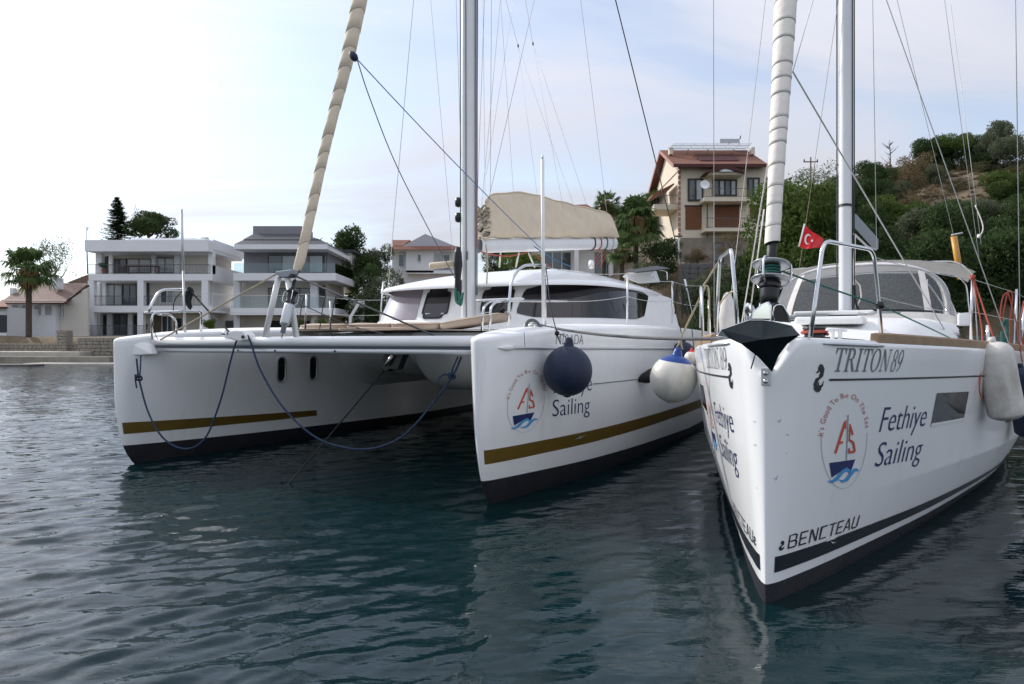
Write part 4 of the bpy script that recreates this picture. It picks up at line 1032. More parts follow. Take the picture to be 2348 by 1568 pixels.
# aft bulkhead and cockpit sides
MB().box((-2.1, 9.6, 1.5), (2.1, 9.65, 2.55)).build('cockpit_bulkhead', glassdark, cat_)
MB().prism([(2.28, 7.6, 1.75), (2.36, 9.95, 1.75), (2.26, 9.55, 2.55), (2.12, 8.6, 2.57)], (0, 0, 0), (-.06, 0, 0)).build('cockpit_side', gel, cat_)
MB().prism([(-2.28, 7.6, 1.75), (-2.36, 9.95, 1.75), (-2.26, 9.55, 2.55), (-2.12, 8.6, 2.57)], (0, 0, 0), (.06, 0, 0)).build('cockpit_side', gel, cat_)
# solar panel on its frame
sp = MB(); sp.prism([CF.at(x, y, d) for x, y, d in ((1432, 622, 15.6), (1505, 611, 15.9), (1537, 617, 15.2), (1460, 626, 14.9))], (0, 0, 0), (0, 0, .02)); spo = sp.build('solar_panel', rubber, cat_)
MB().tube(arc_pts([CF.at(1497, 640, 15.4), CF.at(1497, 617, 15.4), CF.at(1530, 621, 15.2), CF.at(1530, 642, 15.2)], .08), .014, 6).build('panel_frame', steel, spo)
MB().prism([CF.at(x, y, 15.8) for x, y in ((1425, 634), (1440, 626), (1498, 617), (1508, 645), (1460, 648))], (0, 0, 0), (0, .3, 0)).build('helm_pod', gel, cat_, bevel=.03)

# mast, boom, sail bag
cm = mast_mesh(.112, .16, 2.0, 21, 28).build('mast', alumast, cat_, weld=True); cm.location = (0.02, 4.42, 0)
MB().box((.085, .02, 2.4), (.13, .09, 20)).build('mast_track', alugrey, cm)
MB().box((-.135, -.02, 2.7), (-.108, .03, 20)).build('halyard', ropegrey, cm)
MB().tube([(-.10, -.10, 2.9), (-.115, -.08, 8), (-.10, -.1, 16)], .009, 6).build('halyard', ropeteal, cm)
MB().tube([(.05, -.165, 2.0), (.02, -.17, 20)], .008, 6).build('halyard', ropegrey, cm)
MB().tube([(.16, .0, 3.2), (.17, .05, 12), (.18, 0, 20)], .008, 6).build('halyard', ropered, cm)
MB().box((-.13, -.10, 2.45), (-.06, -.155, 2.65)).build('mast_winch', plasticblk, cm, bevel=.01)
MB().box((-.11, -.19, 2.36), (.02, -.12, 2.44)).build('mast_step_box', gel, cm, bevel=.01)
for z in (3.72, 3.98): MB().lathe([(0, -.09), (.05, -.07), (.06, 0), (.05, .07), (0, .09)], 12, Matrix.Translation((-.165, -.06, z))).build('mast_block', plasticblk, cm)
MB().box((.05, -.165, 2.98), (.08, -.155, 3.12)).build('mast_plate', alugrey, cm)
bag = MB().lathe([(0, -.42), (.04, -.44), (.060, -.30), (.050, -.05), (.075, .16), (.065, .36), (.035, .46), (0, .44)], 14, Matrix.Translation(CF.at(1050, 630, 11.3))).build('halyard_bag', rubber, cm, fix=True)
bag.parent = cat_
MB().tube(spline([CF.at(1044, 660, 11.2), CF.at(1046, 690, 11.2), CF.at(1055, 695, 11.2), CF.at(1050, 668, 11.2), CF.at(1056, 700, 11.2), CF.at(1062, 670, 11.2)]), .022, 6).build('halyard_coil', ropeteal, cat_)
MB().tube([CF.at(985, 610, 11.4), CF.at(1046, 604, 11.5)], .055, 10).build('rolled_awning', canvas, cat_)
BA = CF.at(1098, 564, 11.95); BE = CF.at(1409, 558, 15.9)
bdv = (BE-BA); bu = bdv.normalized(); bn = Vector((bu.y, -bu.x, 0)).normalized(); bz = Vector((0, 0, 1))
def boom_pt(t, n_, z_): return BA+bdv*t+bn*n_+bz*z_
bo_ = MB().grid([[boom_pt(t, .085*math.cos(a), .125*math.copysign(abs(math.sin(a))**.7, math.sin(a))) for t in (0, 1)] for a in np.linspace(0, 2*math.pi, 25)])
boom = bo_.build('boom', alumast, cat_, weld=True)
MB().lathe([(0, 0), (.10, 0), (.10, -.03), (0, -.03)], 16, Matrix.Translation(BE)@bu.to_track_quat('Z', 'Y').to_matrix().to_4x4()).build('boom_end', alu, boom)
for t, m_ in ((.79, rubber), (.845, ropered), (.90, ropeteal), (.96, wire)):
    MB().tube([boom_pt(t+.006*math.sin(a), .093*math.cos(a), .135*math.copysign(abs(math.sin(a))**.7, math.sin(a))) for a in np.linspace(0, 2*math.pi, 21)], .016, 6, caps=False).build('boom_strop', m_, boom)
hp = pchip([0, .02, .08, .2, .26, .45, .7, .92, .99, 1.0], [.25, .66, .80, .85, .86, .78, .66, .56, .40, .12])
rows = []; rnd = random.Random(4)
for i in range(61):
    t = .02+i/60*.975; h = hp(i/60); row = []
    for j in range(25):
        a = j/24; ang = a*2*math.pi
        up = .5-.5*math.cos(ang); side = math.sin(ang)
        w = lerp(.17, .045, up**1.2)*(1.15 if up < .5 else 1.0)
        sw = .022*math.sin(up*6+i*.35)+.02*math.sin(i*.9+up*3)*(1-smooth(.1, .35, i/60))
        row.append(boom_pt(t, side*w+sw*abs(side), .13+h*up+.01*math.sin(i*.6)))
    rows.append(row)
sbag = MB().grid(rows).build('sail_bag', canvas, cat_, weld=True)
MB().tube([boom_pt(.02+i/60*.975, 0, .14+hp(i/60)+.01*math.sin(i*.6)) for i in range(1, 60)], .016, 6).build('bag_zip', canvas, sbag)
fold = MB(); rnd = random.Random(2)
for k in range(6):
    z0 = .15+k*.095; pts = [boom_pt(.028-.002*abs(k-4), -.16+.32*j/12, z0+.030*math.sin(j*(.5+.12*k)+k*2.1)+rnd.uniform(-.02, .02)) for j in range(13)]
    fold.tube(pts, rnd.uniform(.022, .04), 8)
fold.build('sail_folds', canvasg, sbag)
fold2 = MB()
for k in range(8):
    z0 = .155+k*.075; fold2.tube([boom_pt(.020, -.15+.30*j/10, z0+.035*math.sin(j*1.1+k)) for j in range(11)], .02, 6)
fold2.build('sail_shadow_folds', mat('fold_shade_cloth', (.30, .27, .22), .9), sbag)  # shade between the folds painted as darker cloth
MB().tube(spline([CF.at(1105, 578, 11.9), CF.at(1130, 584, 12.1), CF.at(1165, 587, 12.5), CF.at(1190, 583, 12.8), CF.at(1210, 578, 13)]), .013, 6).build('sheet_loop', ropered, boom)
for a, b in (((1148, 580, 12.4), (1145, 612, 12.2)), ((1190, 580, 12.8), (1183, 612, 12.4)), ((1212, 580, 13), (1226, 612, 12.6))): MB().tube([CF.at(*a), CF.at(*b)], .016, 6).build('boom_support', sailwhite, boom)
for k in range(4): MB().tube([CF.at(1398-k*6, 572, 15.7), CF.at(1375-k*8, 612, 14.2)], .006, 5).build('mainsheet', ropered, boom)
MB().tube([CF.at(1356, 600, 14.4), CF.at(1356, 612, 14.3)], .06, 8).build('mainsheet_block', gel, boom)
MB().tube(spline([CF.at(1222, 580, 12.9), CF.at(1240, 596, 12.8), CF.at(1262, 612, 12.5)]), .011, 6).build('reef_line', ropered, boom)
MB().tube(spline([CF.at(1225, 565, 12.9), CF.at(1262, 590, 12.6), CF.at(1310, 612, 12.9)]), .011, 6).build('reef_line', ropelblue, boom)
MB().tube(spline([CF.at(1114, 560, 11.7), CF.at(1118, 600, 11.7), CF.at(1116, 650, 11.6)]), .014, 6).build('reef_line', ropebeige, boom)
# rigging of the catamaran
for nm, a, b, r, m_ in [
    ('shroud', (951, -30, 14.0), (883, 735, 13.4), .008, wire), ('diamond_stay', (985, -30, 12.4), (1040, 600, 12.0), .0045, wire), ('diamond_stay', (1045, -30, 11.6), (1062, 520, 11.8), .005, wire), ('diamond_stay', (1057, -30, 12.2), (1064, 500, 12.0), .005, wire),
    ('lazy_jack', (1127, -30, 12.2), (1124, 460, 12.3), .006, wire), ('lazy_jack', (1112, -30, 12), (1094, 470, 12), .0045, ropered), ('lazy_jack', (1150, -30, 12.6), (1104, 480, 12.2), .0045, wire), ('halyard', (1232, -30, 12.6), (1106, 520, 12.0), .006, wire),
    ('lazy_jack', (1146, -30, 13), (1178, 452, 12.9), .004, wire), ('lazy_jack', (1160, 0, 13.5), (1188, 105, 13.5), .004, wire), ('lazy_jack', (1188, 105, 13.5), (1236, 480, 13.4), .0035, wire), ('lazy_jack', (1188, 105, 13.5), (1320, 485, 14.3), .0035, wire),
    ('lazy_jack', (1200, -30, 13.8), (1222, 100, 13.8), .004, wire), ('lazy_jack', (1222, 100, 13.8), (1292, 480, 14.0), .0035, wire), ('lazy_jack', (1222, 100, 13.8), (1352, 490, 15), .004, wire), ('topping_lift', (1328, -30, 14.5), (1398, 540, 15.7), .0055, wire),
    ('lazy_jack', (1178, 0, 14), (1115, 400, 12.4), .0035, wire), ('lazy_jack', (1107, -30, 12.6), (1113, 480, 12.6), .004, wire),
    ('shroud', (1404, -30, 10.3), (1583, 690, 12.2), .011, wiredark)]:
    pa, pb = CF.at(*a), CF.at(*b)
    if a[1] <= 0: pa = pb+(pa-pb)*(2.4 if b[1] > 300 else 6.0)
    if b[1] <= 0: pb = pa+(pb-pa)*2.4
    MB().tube([pb, pa], r*.8, 6).build(nm, m_, cat_)
MB().tube([CF.at(1570, 640, 12.05), CF.at(1592, 730, 12.3)], .018, 8).build('shroud_turnbuckle', steel, cat_)
for px, py, Y in ((1188, 105, 13.5), (1222, 100, 13.8)): MB().lathe([(0, -.05), (.02, 0), (0, .05)], 8, Matrix.Translation(CF.at(px, py, Y))).build('lazy_jack_block', rubber, cat_)
# pulpits and guard rails
def cpipe(name, pts, r=.0145, rad=.12, m_=None): return MB().tube(arc_pts([CF.at(*p) for p in pts], rad, 6), r, 10).build(name, m_ or steel, cat_)
cpipe('pulpit', [(342, 716, 9.0), (346, 700, 9.0), (366, 664, 9.2), (418, 663, 9.6), (425, 664, 9.65)], .018, .25)
MB().tube([CF.at(338, 716, 9.0), CF.at(414, 714, 9.55)], .018, 8, flat=3.5).build('pulpit_seat', gel2, cat_)
cpipe('pulpit', [(349, 778, 9.0), (348, 717, 9.0), (462, 712, 9.7), (460, 772, 9.75)], .016, .08)
cpipe('pulpit', [(405, 779, 9.35), (404, 735, 9.35), (390, 720, 9.3), (362, 720, 9.1)], .015, .12)
cpipe('flag_staff', [(424, 760, 9.55), (420, 620, 9.6), (416, 480, 9.65)], .018, .0, alu)
MB().tube(spline([CF.at(416, 668, 9.5), CF.at(400, 690, 9.4), CF.at(397, 715, 9.4)]), .007, 5).build('staff_lashing', ropeblack, cat_)
MB().tube(spline([CF.at(432, 660, 9.6), CF.at(440, 668, 9.6), CF.at(434, 690, 9.6), CF.at(437, 706, 9.6), CF.at(429, 690, 9.6), CF.at(431, 666, 9.6)]), .028, 8).build('hanging_strap', ropeblack, cat_)
MB().tube(spline([CF.at(438, 668, 9.6), CF.at(480, 715, 9.2), CF.at(525, 760, 8.8)]), .012, 6).build('bow_strap', ropeblack, cat_)
MB().tube(sag(CF.at(345, 720, 9.0), CF.at(362, 778, 8.9), .05), .005, 5).build('bow_strap', ropeblack, cat_)
cpipe('pulpit', [(1166, 748, 7.45), (1168, 690, 7.45), (1172, 640, 7.5), (1198, 607, 7.7), (1246, 608, 8.0)], .016, .2)
cpipe('pulpit', [(1105, 758, 7.2), (1108, 705, 7.2), (1122, 690, 7.3), (1300, 690, 8.6)], .0135, .1)
cpipe('pulpit', [(1123, 757, 7.1), (1125, 705, 7.1), (1136, 692, 7.2), (1166, 690, 7.45)], .0135, .1)
MB().tube([CF.at(1100, 689, 7.2), CF.at(1194, 685, 8.1)], .015, 8, flat=3.5).build('pulpit_seat', gel2, cat_)
cpipe('stanchion', [(1249, 745, 8.0), (1248, 640, 8.0), (1248, 605, 8.0)], .022, 0)
cpipe('light_mast', [(1246, 730, 7.95), (1244, 365, 7.95)], .021, 0, gel2)
MB().lathe([(0, 0), (.012, .01), (.012, .05), (0, .06)], 8, Matrix.Translation(CF.at(1244, 366, 7.95))).build('mast_tip', alu, cat_)
for px, py0, py1, Y in ((1438, 742, 627, 9.6), (1541, 742, 645, 11.4), (1605, 752, 655, 13.8)): cpipe('stanchion', [(px, py0, Y), (px+1, py1, Y)], .015, 0)
for y0, y1, y2, y3 in ((612, 627, 645, 655), (688, 679, 690, 700)):
    MB().tube(sag(CF.at(1250, y0, 8.0), CF.at(1438, y1, 9.6), .04)[:-1]+sag(CF.at(1438, y1, 9.6), CF.at(1541, y2, 11.4), .04), .0045, 5).build('guard_wire', wire, cat_)
    MB().tube(sag(CF.at(1541, y2, 11.4), CF.at(1605, y3, 13.8), .03), .0045, 5).build('guard_wire', wire, cat_)
for px, Y in ((700, 10.6), (873, 11.8)): cpipe('stanchion', [(px-3 if px > 800 else px, 755, Y), (px+6 if px > 800 else px+3, 675 if px < 800 else 645, Y)], .014, 0)
cpipe('stanchion', [(758, 755, 10.8), (757, 690, 10.8)], .014, 0)
for (ya, yb) in ((672, 688), (712, 722)):
    MB().tube(sag(CF.at(462, ya, 9.7), CF.at(704, ya+2, 10.6), .03)+sag(CF.at(704, ya+2, 10.6), CF.at(873, yb, 11.8), .03), .004, 5).build('guard_wire', wire, cat_)
for px, Y in ((684, 10.55), (733, 10.7), (757, 10.8)):
    MB().tube(spline([CF.at(px+14, 678, Y), CF.at(px+8, 700, Y), CF.at(px, 755, Y)]), .008, 5).build('rail_lashing', ropeblack, cat_)
# roller block and anchor gear on and under the crossbeam
rb_ = MB(); rb_.prism([cq(x, y, .34) for x, y in ((527, 775), (531, 760), (545, 757), (562, 758), (572, 768), (574, 780), (555, 783))], (0, -.05, 0), (0, .1, 0)); ro = rb_.build('bridle_roller', gel2, cat_, bevel=.015)
MB().lathe([(0, .01), (.02, .01), (.02, 0)], 10, Matrix.Translation(cq(557, 772, .28))@Matrix.Rotation(R_(90), 4, 'X')).build('roller_pin', rubber, ro)
MB().tube([cq(512, 765, .40), cq(519, 763, .40)], .035, 10).build('roller_hook', steel, ro)
ag = MB(); ag.prism([cq(x, y, 1.0) for x, y in ((889, 811), (935, 811), (928, 822), (918, 848), (900, 846), (893, 852), (876, 842), (880, 830))], (0, -.06, 0), (0, .06, 0)); ago = ag.build('anchor_roller', plasticblk, cat_, bevel=.01)
MB().tube([cq(884, 838, .9), cq(899, 815, .9)], .02, 8).build('roller_shaft', steel, ago)
MB().box(cq(640, 776, .46)+Vector((-.3, 0, -.02)), cq(640, 776, .46)+Vector((.45, .06, .03))).build('longeron_foot', cushion, cat_)
# ------------------------------------------------------------------ shore: terrain
def terr(x, y):
    h = -1.2+3.3*smooth(51.5, 56, y)
    h += max(0, min(y, 140)-74)*.12
    w = smooth(3, 15, x); h += w*(smooth(47, 60, y)*6.3+max(0, min(y, 125)-60)*.17)
    h += smooth(32, 78, x)*smooth(62, 112, y)*8.5
    h += .35*math.sin(x*.31+y*.17)*smooth(50, 70, y)+.2*math.sin(x*.9-y*.6)*smooth(50, 70, y)*w
    return h
xs = np.concatenate([np.linspace(-170, -60, 20), np.linspace(-57, 120, 90), np.linspace(125, 230, 18)]); ys = np.concatenate([np.linspace(38, 70, 34), np.linspace(71.5, 130, 40), np.linspace(136, 330, 20)])
ground_m = mat('dry_hillside', (.21, .155, .10), .95, col2=(.10, .085, .05), vscale=.8, bump=1.0, bscale=2.5)
MB().grid([[Vector((x, y, terr(x, y))) for y in ys] for x in xs]).build('ground', ground_m, kind='structure')

# ------------------------------------------------------------------ building materials
plw = mat('white_render', (.82, .83, .86), .8, var=.06, vscale=.6, bump=.05, bscale=20)
plc = mat('cream_render', (.72, .64, .51), .85, var=.08, vscale=.5, bump=.05, bscale=20)
plc2 = mat('pale_cream_render', (.70, .67, .61), .85, var=.07, vscale=.6)
plg = mat('grey_render', (.25, .245, .265), .8, var=.05, vscale=.6)
rgrey = mat('dark_slate_roof', (.045, .048, .058), .6, var=.15, vscale=2, bump=.5, bscale=6)
rred = mat('terracotta_tiles', (.25, .105, .068), .85, col2=(.165, .08, .06), vscale=3, bump=1.0, bscale=7)
rbrown = mat('brown_tiles', (.20, .13, .105), .85, col2=(.145, .095, .08), vscale=3, bump=1.0, bscale=8)
trimred = mat('dark_red_trim', (.075, .022, .02), .7)
pinktrim = mat('rose_trim', (.36, .19, .16), .75)
woodb = mat('brown_shutter', (.16, .055, .016), .6, var=.12, vscale=2)
frdark = mat('dark_window_frame', (.03, .022, .022), .5)
frgrey = mat('anthracite_frame', (.035, .04, .048), .5)
raild = mat('dark_railing', (.09, .095, .115), .5)
hglass = mat('house_glass', (.085, .10, .115), .04, spec=1.0, var=.3, vscale=.4)
hglassl = mat('curtained_glass', (.42, .46, .47), .08, spec=.9, var=.25, vscale=.8)
darkin = mat('dark_interior', (.03, .032, .036), .8)
concrete = mat('concrete', (.50, .465, .41), .9, var=.25, vscale=.9, bump=.3, bscale=8)
mortar = mat('mortar', (.24, .215, .185), .95, bump=.4, bscale=10)
stonem = mat('field_stone', (.40, .355, .29), .9, col2=(.22, .20, .17), vscale=.8, bump=.6, bscale=9)
stoneg = mat('grey_block_stone', (.21, .205, .20), .9, col2=(.12, .115, .11), vscale=.7, bump=.6, bscale=9)
metalg = mat('galvanised_metal', (.42, .44, .46), .4, metal=.6)
white_pt = mat('white_paint', (.78, .78, .78), .5)
bal = bpy.data.materials.new('balustrade_glass'); bal.use_nodes = True; tb_ = bal.node_tree; tb_.nodes.clear()
_o = tb_.nodes.new('ShaderNodeOutputMaterial'); _m = tb_.nodes.new('ShaderNodeMixShader'); _t = tb_.nodes.new('ShaderNodeBsdfTransparent'); _t.inputs[0].default_value = (.80, .86, .88, 1); _g = tb_.nodes.new('ShaderNodeBsdfGlossy'); _g.inputs['Roughness'].default_value = .04
_f = tb_.nodes.new('ShaderNodeFresnel'); _f.inputs[0].default_value = 1.6
tb_.links.new(_f.outputs[0], _m.inputs[0]); tb_.links.new(_t.outputs[0], _m.inputs[1]); tb_.links.new(_g.outputs[0], _m.inputs[2]); tb_.links.new(_m.outputs[0], _o.inputs[0])

class House:
    def __init__(s, name, px, py, Y, **k):
        p = at(px, py, Y); s.o = p; s.Y = Y; s.e = empty(name, p, 0, **k)
    def P(s, px, py, dY): return at(px, py, s.Y+dY)-s.o
    def box(s, name, x0, x1, y0, y1, dY, dep, m, par=None, **k):
        a = s.P(x0, y1, dY); b = s.P(x1, y0, dY); return MB().box((a.x, a.y, a.z), (b.x, a.y+dep, b.z)).build(name, m, par or s.e, **k)
    def poly(s, name, pts, m, par=None, off=(0, .12, 0), **k):
        "pts: (px, py, dY)"
        return MB().prism([s.P(*p) for p in pts], (0, 0, 0), off).build(name, m, par or s.e, **k)
    def window(s, x0, x1, y0, y1, dY, frame=frgrey, glass=hglass, n=1, t=.07, name='window', par=None):
        a = s.P(x0, y1, dY); b = s.P(x1, y0, dY); m = MB()
        m.box((a.x, a.y-.05, a.z), (b.x, a.y+.03, a.z+t)); m.box((a.x, a.y-.05, b.z-t), (b.x, a.y+.03, b.z)); 
        for i in range(n+1):
            x = lerp(a.x, b.x-t, i/n); m.box((x, a.y-.045, a.z+t), (x+t, a.y+.03, b.z-t))
        w = m.build(name, frame, par or s.e)
        for i in range(n):
            x0_ = lerp(a.x, b.x-t, i/n)+t; x1_ = lerp(a.x, b.x-t, (i+1)/n)
            MB().box((x0_, a.y-.015, a.z+t), (x1_, a.y+.015, b.z-t)).build('pane', glass[i % len(glass)] if isinstance(glass, (list, tuple)) else glass, w)
        return w
    def railing(s, x0, x1, y0, y1, dY, step=.13, ret=0):
        a = s.P(x0, y1, dY); b = s.P(x1, y0, dY); m = MB()
        m.box((a.x, a.y-.02, b.z-.05), (b.x, a.y+.02, b.z)); m.box((a.x, a.y-.015, a.z+.06), (b.x, a.y+.015, a.z+.10))
        n = int((b.x-a.x)/step)
        for i in range(n+1):
            x = lerp(a.x, b.x, i/n); m.box((x-.009, a.y-.009, a.z), (x+.009, a.y+.009, b.z-.05))
        if ret:
            m.box((b.x-.02, a.y, b.z-.05), (b.x+.02, a.y+ret, b.z))
            for i in range(int(ret/step)): m.box((b.x-.012, a.y+i*step-.012, a.z), (b.x+.012, a.y+i*step+.012, b.z-.05))
        return m.build('railing', raild, s.e, kind='stuff')
    def glassrail(s, x0, x1, y0, y1, dY, n=4, ret=0):
        a = s.P(x0, y1, dY); b = s.P(x1, y0, dY)
        for i in range(n):
            xa = lerp(a.x, b.x, i/n)+.02; xb = lerp(a.x, b.x, (i+1)/n)-.02; MB().box((xa, a.y, a.z), (xb, a.y+.015, b.z)).build('glass_balustrade', bal, s.e)
        if ret: MB().box((b.x-.02, a.y+.02, a.z), (b.x-.005, a.y+ret, b.z)).build('glass_balustrade', bal, s.e)
        MB().box((a.x, a.y-.02, a.z-.04), (b.x, a.y+.03, a.z)).build('balustrade_rail', frgrey, s.e)

trimred_ = mat('clay_pot', (.30, .12, .06), .8); PLANTS = []
# white three-storey villa
H = House('white_villa', 345, 772, 65, label='white flat-roofed three-storey villa with dark railings behind the left bow', cat='house')
dep = 7.2
H.box('roof_slab', 194, 478, 550, 576, -.6, dep+.9, plw)
H.box('roof_parapet', 300, 470, 546, 550, 2, 4, plw)
H.box('core_wall', 219, 487, 576, 772, 2.6, dep-2.6, plc2)
H.box('floor_slab', 203, 487, 628, 643, 0, dep, plw); H.box('floor_slab', 203, 487, 701, 716, 0, dep, plw); H.box('terrace_slab', 165, 500, 770, 776, -2.6, 6, concrete)
for x0, x1, y0, y1, d in ((219, 233, 576, 628, .9), (249, 258, 576, 628, 2.2), (347, 356, 576, 628, 2.2), (399, 411, 576, 628, 2.2), (477, 489, 576, 628, .3), (201, 215, 643, 701, .02), (315, 329, 643, 701, .02), (462, 477, 643, 701, .02), (201, 215, 716, 770, .02), (315, 328, 716, 770, .02), (463, 478, 716, 770, .02), (218, 229, 643, 701, 2), (233, 242, 643, 701, 2.2), (219, 230, 716, 770, 2), (245, 256, 716, 770, 2.2), (293, 303, 716, 770, 2.2)):
    H.box('column', x0, x1, y0, y1, d, .5, plw)
H.window(259, 290, 593, 626, 2.5, n=1, glass=hglass); H.window(291, 347, 593, 626, 2.5, n=2, glass=[hglassl]); H.window(357, 400, 590, 626, 2.5, n=2, glass=[hglassl, hglassl])
H.box('doorway', 233, 248, 588, 628, 2.45, .1, darkin)
H.window(243, 281, 652, 700, 2.5, n=2, glass=[hglassl, hglassl]); H.window(282, 313, 652, 700, 2.5, n=2, glass=hglass); H.box('doorway', 225, 234, 652, 700, 2.45, .1, darkin); H.box('doorway', 330, 341, 646, 700, 2.45, .1, frgrey); H.window(368, 398, 665, 695, 2.5, n=2, glass=[hglass, hglassl], frame=white_pt)
H.window(258, 292, 720, 768, 2.5, n=2, glass=hglass); H.box('doorway', 231, 243, 722, 768, 2.45, .1, darkin); H.box('doorway', 304, 314, 722, 768, 2.45, .1, darkin); H.box('stone_panel', 345, 370, 722, 768, 2.4, .12, mat('interior_stone', (.20, .16, .11), .9, var=.4, vscale=2)); H.window(371, 398, 724, 768, 2.45, n=2, frame=white_pt, glass=[hglass]); H.box('doorway', 400, 415, 730, 768, 2.45, .1, darkin)
H.railing(203, 482, 606, 628, .12); H.railing(216, 462, 678, 701, .12); H.railing(146, 330, 746, 770, -.3)
# open side gallery
H.box('side_beam', 487, 489.5, 549, 572, .35, dep+.3, plw); H.box('side_parapet', 487.2, 489, 608, 646, .3, dep, plw); H.box('column', 487, 492, 572, 608, 3.3, .3, plw); H.box('side_wall', 485, 487.5, 643, 772, 2.2, dep-2, plw)
H.window(489, 491, 590, 626, 2.6, n=1)
H.box('annex', 166, 201, 716, 772, .8, 4.5, plw); H.box('annex_parapet', 162, 200, 698, 716, .5, 5, plw); H.window(178, 200, 720, 766, .75, n=2, glass=[hglassl, hglass]); H.railing(160, 200, 685, 698, .6)
MB().tube([H.P(453, 549, 3), H.P(477, 549, 3)], .22, 12).build('water_tank', metalg, H.e)
ant = MB(); ant.tube([H.P(199, 552, .5), H.P(199, 520, .5)], .04, 6).tube([H.P(195, 521, .5), H.P(204, 523, .5)], .03, 6).tube([H.P(199, 530, .5), H.P(203, 522, .5)], .03, 6); ant.build('aerial', metalg, H.e)
MB().tube([H.P(199.5, 576, .2), H.P(201, 628, .2)], .06, 8).build('gutter_pipe', raild, H.e)

tp0 = H.P(282, 627, .9); e = empty('patio_table', H.o+tp0, 0, label='dark long table on the top balcony of the white villa', cat='table')
MB().box((0, 0, .72), (3.2, .9, .78)).build('table_top', woodb, e)
for x in (.1, 3.02):
    for y in (.08, .74): MB().box((x, y, 0), (x+.08, y+.08, .72)).build('leg', woodb, e)
for x, lab in ((238, 'potted plant by the door on the top balcony of the white villa'), (330, 'potted plant on the ground terrace of the white villa')):
    pt = H.o+H.P(x, 627 if x == 238 else 769, .7); e = empty('potted_plant', pt, 0, label=lab, cat='plant'); MB().lathe([(0, 0), (.16, 0), (.22, .4), (.18, .4), (0, .36)], 12).build('pot', trimred_, e)
    PLANTS.append((e, .75))
# grey-roofed villa
H = House('grey_roofed_villa', 650, 755, 67, label='modern villa with stepped dark grey roof and glass balconies beside the white villa', cat='house')
H.box('roof_box', 580, 691, 518, 537, 2.2, 4, plg)
H.poly('upper_roof', [(581, 536, 1.8), (691, 536, 1.8), (735, 549, .4), (557, 549, .4)], rgrey, off=(0, 6, 0))
H.poly('lower_roof', [(560, 549, .6), (735, 549, .6), (753, 560, -.9), (536, 560, -.9)], rgrey, off=(0, 8.5, 0))
H.box('roof_fascia', 537, 751, 560, 571, -.9, 9.2, plw)
H.box('upper_wall', 559, 750, 571, 626, 1.6, 6.2, plg); H.box('cream_core', 552, 752, 643, 706, 1.8, 6.5, plc2); H.box('ground_wall', 545, 756, 722, 756, 1.8, 6.5, plc2)
H.window(615, 741, 585, 625, 1.5, n=4, glass=[hglass, hglassl, hglass, hglassl]); H.window(743, 750, 585, 625, 1.5, n=1)
H.box('balcony_slab', 535, 770, 626, 643, -.8, 8, plw); H.box('balcony_slab', 528, 769, 706, 722, -1.0, 8, plw)
H.glassrail(536, 769, 603, 626, -.7, 5, 7.5); H.glassrail(530, 768, 680, 706, -.9, 5, 7.5)
for x0, x1, y0, y1 in ((535, 550, 643, 706), (711, 728, 643, 706), (536, 550, 722, 756), (714, 728, 722, 756)): H.box('column', x0, x1, y0, y1, .3, .5, plw)
H.window(615, 712, 660, 705, 1.7, n=4, glass=[hglass]); H.window(729, 746, 655, 705, 1.7, n=1); H.box('garage_opening', 615, 710, 735, 755, 1.75, .1, darkin); H.window(517, 535, 735, 755, 1.0, n=1)
H.box('garden_wall', 500, 536, 706, 757, 1.5, .4, plc2)
H.box('rear_wing', 780, 806, 577, 672, 9, 4, plc2); H.window(794, 803, 600, 630, 8.95, n=1); H.box('rear_roof', 776, 812, 572, 578, 8.6, 5, rgrey)
H.poly('garden_stair', [(800, 690, 1), (835, 690, 1), (835, 757, 1), (800, 757, 1)], plc2, off=(0, .3, 0)); H.poly('stair_wall', [(822, 690, -.5), (828, 692, -.5), (806, 728, -.5), (806, 756, -.5), (800, 756, -.5), (800, 726, -.5)], plw, off=(0, .3, 0))
MB().tube([H.P(731, 552, 1), H.P(739, 545, 1)], .05, 6).build('aerial', metalg, H.e)

# small white house with a grey gable
H = House('gabled_white_house', 968, 690, 85, label='white house with grey gable and thin red eaves between the two masts', cat='house')
H.box('wall', 899, 1062, 572, 700, 1.2, 9, plw); H.box('bay_wall', 931, 994, 572, 625, 0, 1.4, plw); H.box('balcony_floor', 931, 1062, 620, 627, 0, 1.5, plw)
H.poly('gable', [(921, 565, 0), (975, 536, 0), (1046, 565, 0)], mat('pale_grey_boards', (.45, .45, .50), .8), off=(0, 9, 0))
H.poly('eave', [(887, 572, -1), (1066, 572, -1), (1048, 564, -.2), (900, 564, -.2)], rred, off=(0, 10, 0)); H.poly('side_roof', [(900, 563, 1), (900, 550, 3), (940, 550, 3), (924, 563, 1)], rred, off=(0, 6, 0))
H.poly('soffit', [(889, 573, -.8), (1064, 573, -.8), (1060, 578, 1.2), (899, 578, 1.2)], plw, off=(0, .2, 0))
H.window(914, 927, 583, 611, 1.1, frame=white_pt); H.window(957, 966, 583, 600, -.1, frame=white_pt); H.window(1003, 1032, 583, 618, 1.1, n=2, frame=white_pt, glass=[hglassl, hglass]); H.window(914, 927, 637, 660, 1.1, frame=white_pt)
H.railing(994, 1060, 602, 619, .1, .3)

